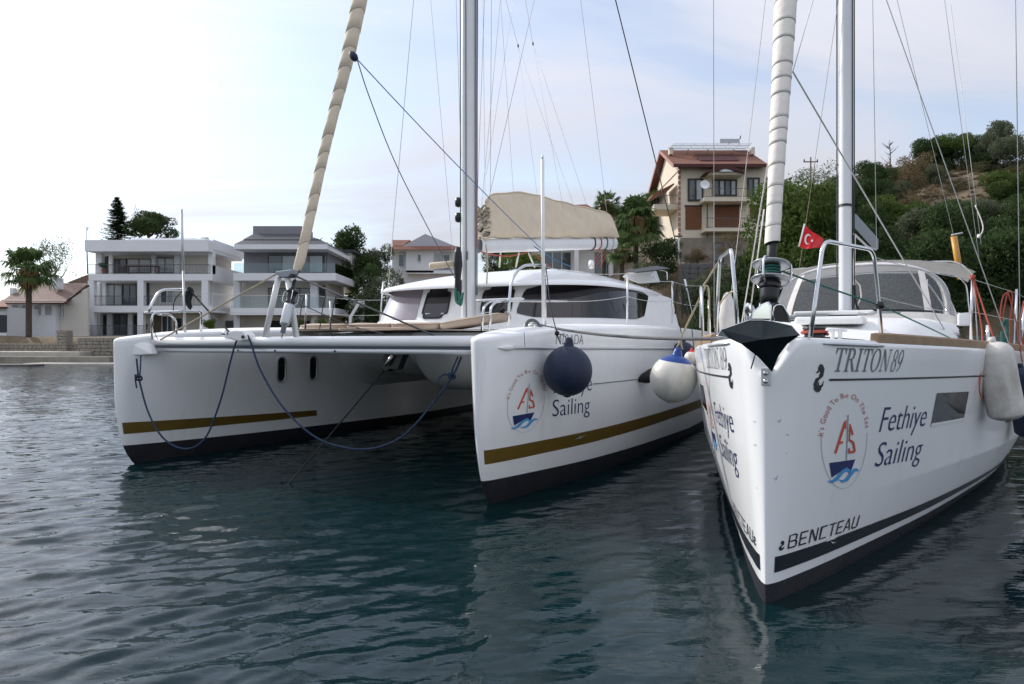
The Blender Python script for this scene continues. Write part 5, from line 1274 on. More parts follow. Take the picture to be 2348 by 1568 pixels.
# house under the boom, roof above the sail bag
H = House('white_house_with_pillar', 1300, 640, 76, label='white house with pillared porch seen under the catamaran boom', cat='house')
H.box('wall', 1185, 1405, 560, 650, 1.5, 6, plw); H.box('roof_edge', 1180, 1410, 540, 562, 0, 8, plw)
H.box('column', 1317, 1327, 562, 650, .2, .5, plw); H.box('column', 1398, 1406, 562, 650, .2, .5, plw)
H.window(1245, 1310, 577, 625, 1.4, n=3, frame=white_pt, glass=[hglass]); H.window(1362, 1396, 577, 640, 1.4, n=2, frame=white_pt, glass=[hglass])
H = House('red_roofed_house', 1318, 560, 98, label='distant house with terracotta hip roof peeping over the beige sail bag', cat='house')
H.poly('roof', [(1258, 492, 0), (1288, 471, 3), (1345, 468, 3), (1385, 492, 0)], rred, off=(0, 6, 0)); H.box('wall', 1262, 1382, 492, 600, .8, 8, plc)

# brown-roofed house on the far left
H = House('brown_roofed_house', 85, 785, 62, label='white house with brown tiled roof behind the fan palm on the left shore', cat='house')
H.box('wall', 16, 127, 694, 800, 0, 5, plw); H.poly('gable_wall', [(127, 790, .5), (127, 695, .5), (155, 683, .5), (201, 659, .5), (201, 790, .5)], plc2, off=(0, .3, 0))
H.poly('roof', [(2, 691, -.7), (152, 691, -.7), (201, 649, 5), (62, 649, 5)], rbrown, off=(0, .1, -.22)); H.poly('lower_eave', [(0, 694, -.9), (147, 694, -.9), (155, 686, -.2), (3, 686, -.2)], trimred, off=(0, .1, -.12)); H.poly('gable_board', [(152, 692, -.6), (203, 657, 1), (203, 653, 1), (152, 688, -.6)], frdark, off=(0, .12, 0))
for x0, x1 in ((26, 45), (50, 62), (78, 97), (102, 121)): H.window(x0, x1, 697, 724, -.02, frame=white_pt, glass=hglassl)
H.window(129, 150, 697, 729, .45, n=3, frame=white_pt, glass=hglassl)
for x0, x1 in ((37, 58), (67, 86)): H.window(x0, x1, 753, 778, -.02, frame=metalg, glass=hglass)
H.box('chimney', 120, 135, 637, 662, 2, .7, plw); H.box('chimney', 22, 30, 660, 690, 1.5, .5, plw)
H.poly('hill_roof', [(152, 648, 9), (201, 629, 9), (201, 650, 9)], rbrown, off=(0, 2, 0))
H = House('tiled_cottage', 5, 785, 58, label='cottage with pale tiled eave and dark door at the left picture edge', cat='house')
H.box('wall', -60, 15, 704, 800, 0, 4, plw); H.poly('roof', [(-70, 703, -.6), (18, 703, -.6), (8, 690, 2), (-60, 690, 2)], rred, off=(0, .1, -.15)); H.box('door', -4, 14, 722, 762, -.05, .1, frgrey)

# cream four-storey house on the hill
H = House('cream_hill_house', 1640, 600, 62, label='tall cream house with red tiled roof and solar panels on the hillside', cat='house')
H.box('wall', 1557, 1758, 376, 640, 0, 9.6, plc); 
zr = H.P(1600, 344, 4.8).z; ze = H.P(1600, 378, -.8).z
xl = H.P(1544, 378, -.8).x; xr = H.P(1762, 372, -.8).x
yR = 4.8; yF = -.9; yB = 10.5
rfm = MB(); rfm.add([(xl, yF, ze), (xr, yF, ze), (xr, yR, zr), (xl, yR, zr), (xl, yB, ze), (xr, yB, ze)], [(0, 1, 2, 3), (3, 2, 5, 4)]); rfm.add([(xl, yF, ze-.22), (xr, yF, ze-.22), (xr, yR, zr-.22), (xl, yR, zr-.22), (xl, yB, ze-.22), (xr, yB, ze-.22)], [(3, 2, 1, 0), (4, 5, 2, 3)]); rf = rfm.build('roof', rred, H.e)
bb = MB(); bb.add([(xl-.03, yF-.05, ze-.32), (xl-.03, yF-.05, ze+.06), (xl-.03, yR, zr+.06), (xl-.03, yR, zr-.32), (xl-.03, yB, ze+.06), (xl-.03, yB, ze-.32)], [(0, 1, 2, 3), (3, 2, 4, 5)]); bb.build('barge_board', pinktrim, rf); MB().box((xl, yF-.12, ze-.24), (xr, yF-.02, ze+.05)).build('gutter', trimred, rf)
MB().add([(xl+.62, yF+1, ze-.3), (xl+.62, yR, zr-.35), (xl+.62, yB-1, ze-.3)], [(0, 1, 2)]).build('gable_wall', plc, H.e)
for z_, d0 in ((438, 1.0), (437, 5.5)):
    p = H.P(1530, z_, d0); MB().prism([(p.x-1.4, d0-.2, p.z-.5), (p.x+.6, d0-.2, p.z+.55), (p.x+.6, d0+3.2, p.z+.55), (p.x-1.4, d0+3.2, p.z-.5)], (0, 0, 0), (0, 0, .16)).build('side_canopy', rred, H.e)
for i in range(7):
    for j in range(2):
        x0 = lerp(1532, 1712, i/7)+j*7; a = H.P(x0, 342-j*7, 2.0+j*1.2); b = H.P(x0+24, 342-j*7, 2.0+j*1.2); a2 = H.P(x0+7, 336-j*7, 3.1+j*1.2)
        MB().prism([a, b, b+(a2-a), a2], (0, 0, 0), (0, -.03, .06)).build('solar_panel', mat('panel_face', (.42, .44, .45), .18, spec=.9) if 'panel_face' not in MATS else MATS['panel_face'], H.e)
MB().box(H.P(1651, 327, 5), H.P(1696, 318, 5)+Vector((0, .6, 0))).build('water_tank', metalg, H.e)
MB().tube([H.P(1697, 318, 5), H.P(1698, 311, 5)], .06, 6).build('tank_pipe', raild, H.e)
for x in (1539, 1727): MB().box(H.P(x-4, 353, 2), H.P(x+4, 337, 2)+Vector((0, .5, 0))).build('chimney', plc, H.e)
for x in (1540, 1575, 1620, 1680): MB().tube([H.P(x, 352, 2.5), H.P(x+4, 340, 2.5)], .04, 5).build('panel_leg', metalg, H.e)
MB().prism([H.P(*p) for p in ((1598, 361, 1.3), (1690, 360, 1.3), (1694, 370, .3), (1606, 370, .3))], (0, 0, 0), (0, 0, .12)).build('roof_terrace', trimred, rf)
cpm = MB(); c0 = H.P(1616, 397, -1.6); c1 = H.P(1710, 397, -1.6); ca = H.P(1664, 375, -1.6)
cpm.prism([c0, c0+Vector((.25, 0, .25)), Vector(ca), c1+Vector((-.25, 0, .25)), c1, Vector(ca)-Vector((0, 0, .45))], (0, 0, 0), (0, 2.2, 0)); cpm.build('porch_canopy', trimred, H.e)
MB().prism([H.P(1649, 393, -1.55), H.P(1681, 393, -1.55), H.P(1664, 383, -1.55)], (0, 0, 0), (0, .1, 0)).build('canopy_fretwork', plw, H.e)
H.box('canopy_slab', 1625, 1705, 393, 400, -1.3, 1.3, plc)
for x0, x1, y0, y1, n in ((1577, 1613, 409, 461, 2), (1634, 1690, 411, 450, 4), (1713, 1742, 407, 456, 2)): H.window(x0, x1, y0, y1, -.06, n=n, frame=frdark, glass=[hglass, hglassl], t=.16)
for x0, x1, y0, y1 in ((1572, 1609, 473, 526), (1639, 1695, 473, 520), (1720, 1740, 472, 500)):
    w = H.box('shutter', x0, x1, y0, y1, -.07, .1, woodb); MB().box(H.P(x0-2, y0, -.1), H.P(x1+2, y0-3, -.1)+Vector((0, .15, 0))).build('shutter_box', frdark, w)
for x0, x1, y0, y1 in ((1614, 1726, 452, 461), (1617, 1719, 523, 530)): H.box('balcony_slab', x0, x1, y0, y1, -1.5, 1.5, plc)
H.railing(1616, 1725, 431, 452, -1.4, .2); H.railing(1619, 1718, 499, 523, -1.4, .2); H.railing(1505, 1556, 447, 468, -.2, .25)
H.box('side_balcony', 1500, 1558, 468, 480, .5, 3.5, plc); 
for (d0, y0, y1) in ((2.0, 420, 470), (6.0, 420, 470), (2.0, 495, 540), (6.0, 495, 540)):
    p = H.P(1557, y1, d0); p2 = H.P(1557, y0, d0); MB().box((p.x-.06, d0, p.z), (p.x+.02, d0+1.2, p2.z)).build('side_window', frdark, H.e)
qn = MB()
for i in range(14):
    yy = 378+i*12; a = H.P(1556, yy+9, -.04); b = H.P(1561, yy, -.04); qn.box((a.x-.04, a.y, a.z), (b.x, a.y+.1, b.z))
qn.build('quoins', pinktrim, H.e, kind='stuff')
MB().tube([H.P(1622, 466, -.3), H.P(1622, 620, -.3)], .05, 6).build('downpipe', raild, H.e)
MB().lathe([(0, .06), (.3, .12), (.42, .22), (.42, .24), (.3, .14), (0, .08)], 18, Matrix.Translation(H.P(1615, 426, -1.6))@Matrix.Rotation(R_(75), 4, 'X')).build('satellite_dish', plw, H.e)
H.box('basement_wall', 1560, 1758, 545, 640, -.6, .6, mat('stained_render', (.33, .29, .24), .9, var=.4, vscale=.8)); H.window(1636, 1660, 556, 600, -.65, n=1, frame=frdark)

# ------------------------------------------------------------------ walls of stone and the waterside
rnd = random.Random(11); STN = []
for k in range(6):
    bm = bmesh.new(); bmesh.ops.create_cube(bm, size=1)
    bmesh.ops.subdivide_edges(bm, edges=bm.edges, cuts=1)
    for v in bm.verts:
        d = v.co.normalized()*.62; v.co = v.co.lerp(d, .38)+Vector((rnd.uniform(-.06, .06), rnd.uniform(-.05, .05), rnd.uniform(-.06, .06)))
    me = bpy.data.meshes.new('stone'); bm.to_mesh(me); bm.free(); STN.append(me)
STG = [m.copy() for m in STN]
for m in STN: m.materials.append(stonem)
for m in STG: m.materials.append(stoneg)
def stone_wall(name, x0, x1, y0, y1, Y, dep, label, rows, asp=1.5, grey=False, regular=False):
    a = at(x0, y1, Y); b = at(x1, y0, Y); e = empty(name, (a.x, Y, a.z), 0, label=label, cat='wall', kind='thing')
    W, Hh = b.x-a.x, b.z-a.z
    MB().box((0, .06, 0), (W, dep, Hh-.02)).build('wall_core', mortar, e)
    rh = Hh/rows; src = STG if grey else STN
    for j in range(rows):
        x = -rnd.random()*.2
        while x < W:
            w = rh*asp*rnd.uniform(.6, 1.45) if not regular else rh*asp*rnd.uniform(.9, 1.1)
            xx0 = max(x, 0); xx1 = min(x+w, W)
            if xx1-xx0 > .08:
                link('stone', src[rnd.randrange(6)], None, e, loc=((xx0+xx1)/2, .06, (j+.5)*rh), scale=((xx1-xx0)*.98, .30, rh*(.99 if regular else rnd.uniform(.88, 1.0))), rot=(0, 0 if regular else rnd.uniform(-.06, .06), 0))
            x += w
    return e
stone_wall('stone_sea_wall', 179, 300, 774, 831, 52, 1.0, 'rough stone sea wall below the white villa', 7)
stone_wall('garden_wall', -30, 178, 787, 805, 54, .8, 'low rubble garden wall along the left shore', 3)
stone_wall('stone_gate_pillar', 131, 152, 757, 806, 53.6, .8, 'square stone gate pillar at the end of the garden wall', 7, 1.3)
stone_wall('stone_retaining_wall', 1562, 1668, 604, 700, 54, 1.0, 'grey block retaining wall below the cream hill house', 8, 1.7, True, True)
def slab(name, x0, x1, y0, y1, Y, dep, label, cat, m_=concrete):
    a = at(x0, y1, Y); b = at(x1, y0, Y); e = MB().box((0, 0, 0), (b.x-a.x, dep, b.z-a.z)).build(name, m_, None, bevel=.06, loc=a, label=label, cat=cat, kind='thing'); return e
slab('concrete_ledge', -60, 182, 806, 818, 50.5, 3.2, 'long pale concrete ledge along the foot of the garden wall', 'ledge')
slab('stone_bank', -60, 250, 817, 834, 49.6, 1.6, 'worn grey stone bank under the concrete ledge', 'embankment', stonem)
slab('jetty_slab', 50, 330, 833, 841, 46.5, 2.2, 'sunlit concrete landing slab at the water edge', 'landing')
slab('rock_shelf', -60, 66, 836, 848, 45.0, 2.5, 'dark flat rock shelf at the left water edge', 'rock', mat('dark_rock', (.07, .066, .06), .9, bump=.6, bscale=3))
sw = slab('sea_wall', 300, 2600, 770, 845, 49, 1.5, 'long grey stone quay wall glimpsed low between the boats', 'quay', stoneg)
# ------------------------------------------------------------------ foliage
def leafmat(name, a, b, rough=.7, tr=.35):
    m = bpy.data.materials.new(name); m.use_nodes = True; MATS[name] = m; t = m.node_tree; t.nodes.clear()
    o = t.nodes.new('ShaderNodeOutputMaterial'); p = t.nodes.new('ShaderNodeBsdfPrincipled'); p.inputs['Roughness'].default_value = rough; p.inputs['Specular IOR Level'].default_value = .14
    tl = t.nodes.new('ShaderNodeBsdfTranslucent'); mx = t.nodes.new('ShaderNodeMixShader'); mx.inputs[0].default_value = tr
    g = t.nodes.new('ShaderNodeNewGeometry'); n = t.nodes.new('ShaderNodeTexNoise'); n.inputs['Scale'].default_value = 1.1; n.inputs['Detail'].default_value = 3
    c = t.nodes.new('ShaderNodeTexCoord'); t.links.new(c.outputs['Object'], n.inputs['Vector'])
    ad = t.nodes.new('ShaderNodeMath'); ad.operation = 'MULTIPLY_ADD'; ad.inputs[1].default_value = .38; t.links.new(g.outputs['Random Per Island'], ad.inputs[0]); 
    sb = t.nodes.new('ShaderNodeMath'); sb.operation = 'MULTIPLY_ADD'; sb.inputs[1].default_value = 1.6; sb.inputs[2].default_value = -.50; t.links.new(n.outputs['Fac'], sb.inputs[0]); t.links.new(sb.outputs[0], ad.inputs[2])
    mc = t.nodes.new('ShaderNodeMix'); mc.data_type = 'RGBA'; mc.clamp_factor = True; mc.inputs[6].default_value = (*a, 1); mc.inputs[7].default_value = (*b, 1); t.links.new(ad.outputs[0], mc.inputs['Factor'])
    t.links.new(mc.outputs[2], p.inputs['Base Color']); t.links.new(mc.outputs[2], tl.inputs['Color']); t.links.new(p.outputs[0], mx.inputs[1]); t.links.new(tl.outputs[0], mx.inputs[2]); t.links.new(mx.outputs[0], o.inputs[0])
    return m
lfdark = leafmat('evergreen_leaf', (0.030, 0.059, 0.022), (0.071, 0.110, 0.036))
lfmid = leafmat('green_leaf', (0.049, 0.091, 0.022), (0.122, 0.174, 0.041))
lfbright = leafmat('bright_leaf', (0.070, 0.133, 0.021), (0.155, 0.219, 0.038))
lfolive = leafmat('olive_leaf', (0.077, 0.095, 0.054), (0.155, 0.174, 0.110))
lfgrey = leafmat('grey_green_leaf', (0.126, 0.147, 0.098), (0.219, 0.238, 0.168))
lfbrown = leafmat('dry_brown_leaf', (0.119, 0.095, 0.054), (0.194, 0.148, 0.077))
lfpalm = leafmat('palm_frond', (0.054, 0.097, 0.035), (0.133, 0.186, 0.062), .42, .3)
lfdry = leafmat('dry_palm_skirt', (0.251, 0.154, 0.077), (0.390, 0.257, 0.133), .9, .1)
bark = mat('bark', (.11, .085, .065), .95, var=.35, vscale=3, bump=.7, bscale=12)
def crown_mesh(seed, n=3200, lobes=9, leaf=.075, flat=.8, fill=.35, gap=1.0, droop=0):
    r = np.random.RandomState(seed); C = []; 
    for i in range(lobes):
        a = r.uniform(0, 2*math.pi); rad = r.uniform(.15, .74); C.append((rad*math.cos(a), rad*math.sin(a), r.uniform(-.50, .66)*flat, r.uniform(.17, .40)))
    C.append((0, 0, .1, .5)); C = np.array(C); w = C[:, 3]**2; k = r.choice(len(C), n, p=w/w.sum())
    d = r.normal(size=(n, 3)); d /= np.linalg.norm(d, axis=1)[:, None]; rr = C[k, 3]*(1-fill*r.uniform(0, 1, n)**2)*gap
    P = C[k, :3]+d*rr[:, None]*np.array([1, 1, .8]); P += r.normal(size=(n, 3))*.025
    u = r.normal(size=(n, 3)); u /= np.linalg.norm(u, axis=1)[:, None]; v = np.cross(u, r.normal(size=(n, 3))+d*.6); v /= np.linalg.norm(v, axis=1)[:, None]+1e-9
    s = leaf*r.uniform(.6, 1.35, n)[:, None]; u2 = u*s; v2 = v*s*.55
    V = np.stack([P-u2, P+v2*.9-u2*.1, P+u2, P-v2*.9-u2*.1], 1).reshape(-1, 3)
    me = bpy.data.meshes.new('crown'); F = np.arange(n*4, dtype=np.int32)
    me.vertices.add(len(V)); me.vertices.foreach_set('co', V.astype(np.float32).ravel()); me.loops.add(n*4); me.loops.foreach_set('vertex_index', F)
    me.polygons.add(n); me.polygons.foreach_set('loop_start', np.arange(0, n*4, 4, dtype=np.int32)); me.polygons.foreach_set('loop_total', np.full(n, 4, np.int32)); me.update(calc_edges=True); return me
_cr = {}
def crown(kind, leafm):
    key = (kind, leafm.name)
    if key not in _cr:
        sd = sum(map(ord, kind)); cfg = {'dense': dict(n=11000, lobes=16, leaf=.034), 'dense2': dict(n=11000, lobes=19, leaf=.033, flat=1.0), 'dense3': dict(n=9500, lobes=13, leaf=.034, flat=.7), 'loose': dict(n=4200, lobes=16, leaf=.034, fill=.6), 'airy': dict(n=2200, lobes=18, leaf=.030, fill=.85), 'big': dict(n=20000, lobes=26, leaf=.027, flat=1.1), 'umbrella': dict(n=9000, lobes=18, leaf=.032, flat=.42)}[kind]
        me = crown_mesh(sd, **cfg); me.materials.append(leafm); _cr[key] = me
    return _cr[key]
def branch_mesh(seed, n=7, gap=.25):
    r = random.Random(seed); b = MB(); b.tube([(0, 0, 0), (.02, .01, .5), (-.02, .02, 1.0)], [.05, .04, .028], 7)
    for i in range(n):
        a = r.uniform(0, 6.28); z0 = r.uniform(.45, .98); L = r.uniform(.35, .75); p0 = Vector((0, 0, z0)); p2 = Vector((math.cos(a)*L, math.sin(a)*L, z0+L*r.uniform(.3, .9))); b.tube([p0, p0.lerp(p2, .5)+Vector((0, 0, -.04)), p2], [.022, .014, .004], 5)
    me = b.mesh('trunk'); me.materials.append(bark); return me
TRK = [branch_mesh(i) for i in range(4)]
TS = 1.22
def tree(name, px, py, Y, rx, rz, kind, leafm, label, group=None, rot=None, cat='tree'):
    "crown centred at the pixel, rx and rz its half sizes in metres"
    c = at(px, py, Y); g = terr(c.x, Y); r = rnd.uniform(0, 6.28) if rot is None else rot
    base = min(g, c.z-rz*.6); th = c.z-base
    e = empty(name, (c.x, Y, base), r, label=label, cat=cat, group=group)
    link('trunk', TRK[rnd.randrange(4)], None, e, scale=(rx*.9, rx*.9, max(th, .3)*.95))
    link('crown', crown(kind, leafm), None, e, loc=(0, 0, th), scale=(rx*TS/.92, rx*TS/.92, rz*TS/.80))
    return e
HG = 'trees on the hillside'
tree('broadleaf_tree', 800, 600, 80, 3.0, 3.6, 'dense', lfdark, 'dark round-headed tree right of the grey-roofed villa')
tree('broadleaf_tree', 835, 665, 76, 2.6, 3.4, 'dense2', lfdark, 'dark bushy tree low behind the grey-roofed villa stairs')
tree('slender_tree', 868, 612, 78, 1.7, 2.4, 'dense3', lfolive, 'slender olive-green tree left of the gabled white house')
tree('olive_tree', 868, 680, 70, 2.3, 2.4, 'loose', lfolive, 'soft grey-green olive tree left of the catamaran coachroof')
tree('olive_tree', 845, 735, 68, 2.2, 1.8, 'dense3', lfdark, 'low dark shrub beside the villa stair wall', cat='shrub')
tree('round_pine', 342, 520, 86, 3.2, 2.0, 'dense', lfdark, 'rounded stone pine above the white villa roof')
tree('airy_tree', 128, 600, 68, 2.2, 2.3, 'airy', lfgrey, 'thin airy tree with grey-green leaves beside the left palm')
tree('garden_bush', 1195, 600, 66, 1.9, 1.3, 'dense', lfbright, 'bright green bush under the catamaran boom', cat='bush')
tree('garden_bush', 1140, 600, 70, 1.5, 1.6, 'dense2', lfdark, 'dark bush just right of the catamaran mast', cat='bush')
tree('broadleaf_tree', 1490, 505, 72, 2.4, 3.0, 'dense', lfmid, 'green tree crown in front of the cream house left wall')
tree('bougainvillea', 1525, 595, 57, 1.9, 1.5, 'dense2', lfdark, 'dark shrub with a few red flowers below the cream house', cat='shrub')
tree('garden_shrub', 1490, 640, 52, 1.6, 1.2, 'loose', lfolive, 'grey-green shrub behind the catamaran solar panel', cat='shrub')
tree('garden_shrub', 1640, 660, 49, 2.2, 1.5, 'dense', lfolive, 'olive shrub at the foot of the retaining wall', cat='shrub')
tree('garden_shrub', 1600, 590, 56, 1.0, .7, 'loose', lfbrown, 'thin brownish shrub on top of the retaining wall', cat='shrub')
tree('garden_shrub', 1682, 560, 57, 1.3, 1.0, 'airy', lfbrown, 'bare twiggy shrub against the lower balcony', cat='shrub')
tree('garden_shrub', 1660, 720, 46, 2.6, 1.6, 'dense2', lfdark, 'dark shrub behind the left pulpit of the yacht', cat='shrub')
tree('leafy_tree', 1838, 575, 44, 3.2, 3.6, 'big', lfmid, 'large glossy-leaved tree behind the flag and the furled white headsail')
tree('leafy_tree', 1885, 640, 46, 3.4, 3.2, 'big', lfdark, 'dark leafy tree behind the yacht mast foot')
tree('leafy_tree', 1735, 655, 47, 1.7, 2.0, 'big', lfdark, 'dark tree behind the furler drum')
tree('broadleaf_tree', 1805, 462, 70, 1.7, 1.9, 'dense', lfmid, 'round green tree between the cream house and the white headsail', HG)
tree('bare_tree', 1862, 425, 92, 3.6, 2.8, 'airy', lfgrey, 'sparse greyish tree in front of the electricity pole', HG)
tree('hill_shrub', 1880, 490, 85, 3.4, 2.4, 'loose', lfbrown, 'brownish thicket below the electricity pole', HG)
tree('evergreen_tree', 2000, 405, 96, 2.6, 2.2, 'dense', lfdark, 'dark evergreen just right of the yacht mast', HG)
tree('dry_tree', 2068, 415, 98, 3.4, 2.8, 'loose', lfbrown, 'brownish dry tree right of the dark evergreen', HG)
tree('evergreen_tree', 2122, 362, 112, 2.6, 2.6, 'dense2', lfdark, 'dark pine at the left end of the hilltop row', HG)
tree('evergreen_tree', 2178, 338, 112, 3.2, 2.0, 'umbrella', lfmid, 'flat-topped pine in the middle of the hilltop row', HG)
tree('evergreen_tree', 2235, 345, 114, 2.2, 2.0, 'dense3', lfdark, 'small dark pine on the hilltop beside the tallest one', HG)
tree('olive_tree', 2285, 325, 110, 2.8, 3.4, 'dense', lfolive, 'tallest greyish tree on the right hilltop', HG)
tree('evergreen_tree', 2330, 365, 104, 3.4, 3.0, 'dense2', lfolive, 'wide grey-green tree at the right edge of the hilltop', HG)
tree('hill_shrub', 2140, 410, 104, 2.2, 1.8, 'dense3', lfolive, 'grey-green bush under the hilltop pines', HG)
tree('hill_shrub', 2310, 435, 92, 3.0, 2.4, 'dense', lfmid, 'green bush right of the bare brown slope', HG)
tree('hill_shrub', 2325, 520, 78, 3.6, 3.2, 'dense2', lfdark, 'dark tree at the right edge below the brown slope', HG)
tree('hill_shrub', 2040, 500, 80, 3.4, 2.2, 'dense3', lfmid, 'green bush right of the yacht mast below the dry tree', HG)
tree('hill_shrub', 2110, 545, 74, 3.8, 2.6, 'dense', lfolive, 'olive thicket above the spray hood', HG)
tree('evergreen_tree', 2200, 560, 66, 3.6, 3.4, 'dense2', lfdark, 'dark evergreen behind the orange staff', HG)
tree('evergreen_tree', 2010, 600, 58, 3.6, 3.2, 'dense', lfdark, 'dark evergreen behind the left half of the spray hood', HG)
tree('evergreen_tree', 2110, 650, 52, 3.6, 3.2, 'dense2', lfdark, 'dark evergreen low behind the right half of the spray hood', HG)
tree('evergreen_tree', 2275, 640, 54, 3.4, 3.6, 'dense', lfdark, 'dark evergreen behind the red fender lines', HG)
tree('evergreen_tree', 2370, 640, 56, 3.6, 4.2, 'dense3', lfdark, 'dark evergreen cut by the right picture edge', HG)
tree('evergreen_tree', 1950, 540, 62, 2.8, 2.6, 'dense3', lfdark, 'dark evergreen hidden partly by the yacht mast', HG)
for e_, h_ in PLANTS: link('leaves', crown('dense3', lfmid), None, e_, loc=(0, 0, h_), scale=(.45, .45, .5))
for px, py, Y, rx, rz, kind, lm, lab in [
    (1990, 455, 88, 2.6, 2.0, 'dense2', lfdark, 'dark tree below the evergreen right of the yacht mast'), (1925, 470, 82, 2.6, 2.2, 'dense', lfdark, 'dark tree on the slope left of the yacht mast'),
    (2085, 470, 88, 2.2, 1.5, 'loose', lfbrown, 'dry brown scrub tree at the left end of the bare slope'), (2030, 450, 94, 2.4, 1.9, 'dense3', lfolive, 'grey-green tree under the bare leafless tree'),
    (2150, 352, 114, 2.8, 2.4, 'dense', lfdark, 'dark pine filling the gap in the hilltop row'), (2205, 345, 116, 2.8, 2.2, 'dense2', lfolive, 'olive-coloured pine behind the hilltop row'), (2262, 375, 108, 2.4, 2.0, 'dense3', lfdark, 'dark bush under the tallest hilltop tree'),
    (2262, 500, 80, 3.0, 2.2, 'dense3', lfolive, 'olive tree below the bare brown slope'), (2180, 500, 82, 2.8, 1.8, 'dense', lfdark, 'dark thicket tree below the middle of the brown slope'), (2335, 455, 90, 2.8, 2.8, 'dense2', lfdark, 'dark tree at the right edge level with the brown slope'),
    (2345, 330, 112, 2.6, 2.6, 'loose', lfolive, 'thin olive tree at the top right edge of the hill'), (1905, 440, 100, 2.6, 1.9, 'dense', lfolive, 'grey-green tree beside the electricity pole'), (2100, 385, 106, 2.2, 2.0, 'loose', lfbrown, 'brownish thin tree left of the hilltop row')]:
    tree('hill_tree', px, py, Y, rx, rz, kind, lm, lab, HG)
# undergrowth that reads as one mass
r = np.random.RandomState(7); sc_me = []
P_ = []
for i in range(700):
    x = r.uniform(14, 100); y = r.uniform(52, 118)
    if 13 < x < 25 and y > 56 and y < 76: continue
    if x > 55 and 84 < y < 112 and abs(x-.62*y) < 9 and r.uniform() < .45: continue
    P_.append((x, y, terr(x, y)))
base_c = crown_mesh(77, n=820, lobes=8, leaf=.062)
bv = np.empty(len(base_c.vertices)*3, np.float32); base_c.vertices.foreach_get('co', bv); bv = bv.reshape(-1, 3); n4 = len(bv)
AV = np.concatenate([bv*np.array([s_, s_, s_*.75])+np.array([x, y, z+s_*.35]) for (x, y, z), s_ in zip(P_, r.uniform(.8, 2.3, len(P_)))])
me = bpy.data.meshes.new('undergrowth'); nq = len(AV)//4
me.vertices.add(len(AV)); me.vertices.foreach_set('co', AV.astype(np.float32).ravel()); me.loops.add(nq*4); me.loops.foreach_set('vertex_index', np.arange(nq*4, dtype=np.int32)); me.polygons.add(nq); me.polygons.foreach_set('loop_start', np.arange(0, nq*4, 4, dtype=np.int32)); me.polygons.foreach_set('loop_total', np.full(nq, 4, np.int32)); me.update(calc_edges=True)
link('undergrowth', me, leafmat('scrub_leaf', (0.070, 0.077, 0.035), (0.142, 0.129, 0.065)), label='dark scrub covering the hillside between the trees', cat='undergrowth', kind='stuff')

r = np.random.RandomState(17); tuft = crown_mesh(91, n=90, lobes=4, leaf=.22, flat=.6); tv = np.empty(len(tuft.vertices)*3, np.float32); tuft.vertices.foreach_get('co', tv); tv = tv.reshape(-1, 3); TV = []
for i in range(900):
    y = r.uniform(80, 116); x = .62*y+r.uniform(-15, 15); s_ = r.uniform(.22, .75); TV.append(tv*np.array([s_, s_, s_*.8])+np.array([x, y, terr(x, y)+s_*.2]))
TV = np.concatenate(TV); me = bpy.data.meshes.new('dry_grass'); nq = len(TV)//4
me.vertices.add(len(TV)); me.vertices.foreach_set('co', TV.astype(np.float32).ravel()); me.loops.add(nq*4); me.loops.foreach_set('vertex_index', np.arange(nq*4, dtype=np.int32)); me.polygons.add(nq); me.polygons.foreach_set('loop_start', np.arange(0, nq*4, 4, dtype=np.int32)); me.polygons.foreach_set('loop_total', np.full(nq, 4, np.int32)); me.update(calc_edges=True)
link('dry_grass', me, leafmat('dry_grass_blade', (.16, .125, .075), (.30, .235, .145)), label='dry brown grass tufts on the bare upper slope at right', cat='grass', kind='stuff')
# conifer behind the villa
def conifer(px, pyt, pyb, Y, wid, label):
    t = at(px, pyt, Y); b = at(px, pyb, Y); base = min(terr(t.x, Y), b.z-2); e = empty('conifer', (t.x, Y, base), 0, label=label, cat='tree'); Hh = t.z-base; h0 = b.z-base-1
    MB().tube([(0, 0, 0), (0, 0, Hh)], [.22, .02], 8).build('trunk', bark, e)
    r = random.Random(5); m = MB()
    z = h0
    while z < Hh-.05:
        f = (Hh-z)/(Hh-h0); n = 11
        for k in range(n):
            a = r.uniform(0, 6.28); L = wid*f**.85*r.uniform(.55, 1.15)+.12; d = Vector((math.cos(a), math.sin(a), 0)); s = Vector((-d.y, d.x, 0))
            for q_ in range(9):
                tt = (q_+1)/9; c = Vector((0, 0, z))+d*L*tt+Vector((0, 0, -.25*L*tt*(1-.8*tt)+.10*L*tt*tt)); w = (.30*(1.1-tt)+.12)*min(1, .25+f*2.2)
                for sg in (-1, 1):
                    tip = c+s*sg*w*1.6+d*.18*min(1, .3+f*2)+Vector((0, 0, r.uniform(-.14, .04))); m.add([c-d*.10, c+d*.12, tip], [(0, 1, 2)])
        z += .16+.12*f
    m.build('crown', lfdark, e, fix=False)
conifer(269, 450, 548, 84, 2.1, 'pointed dark conifer rising behind the white villa roof')
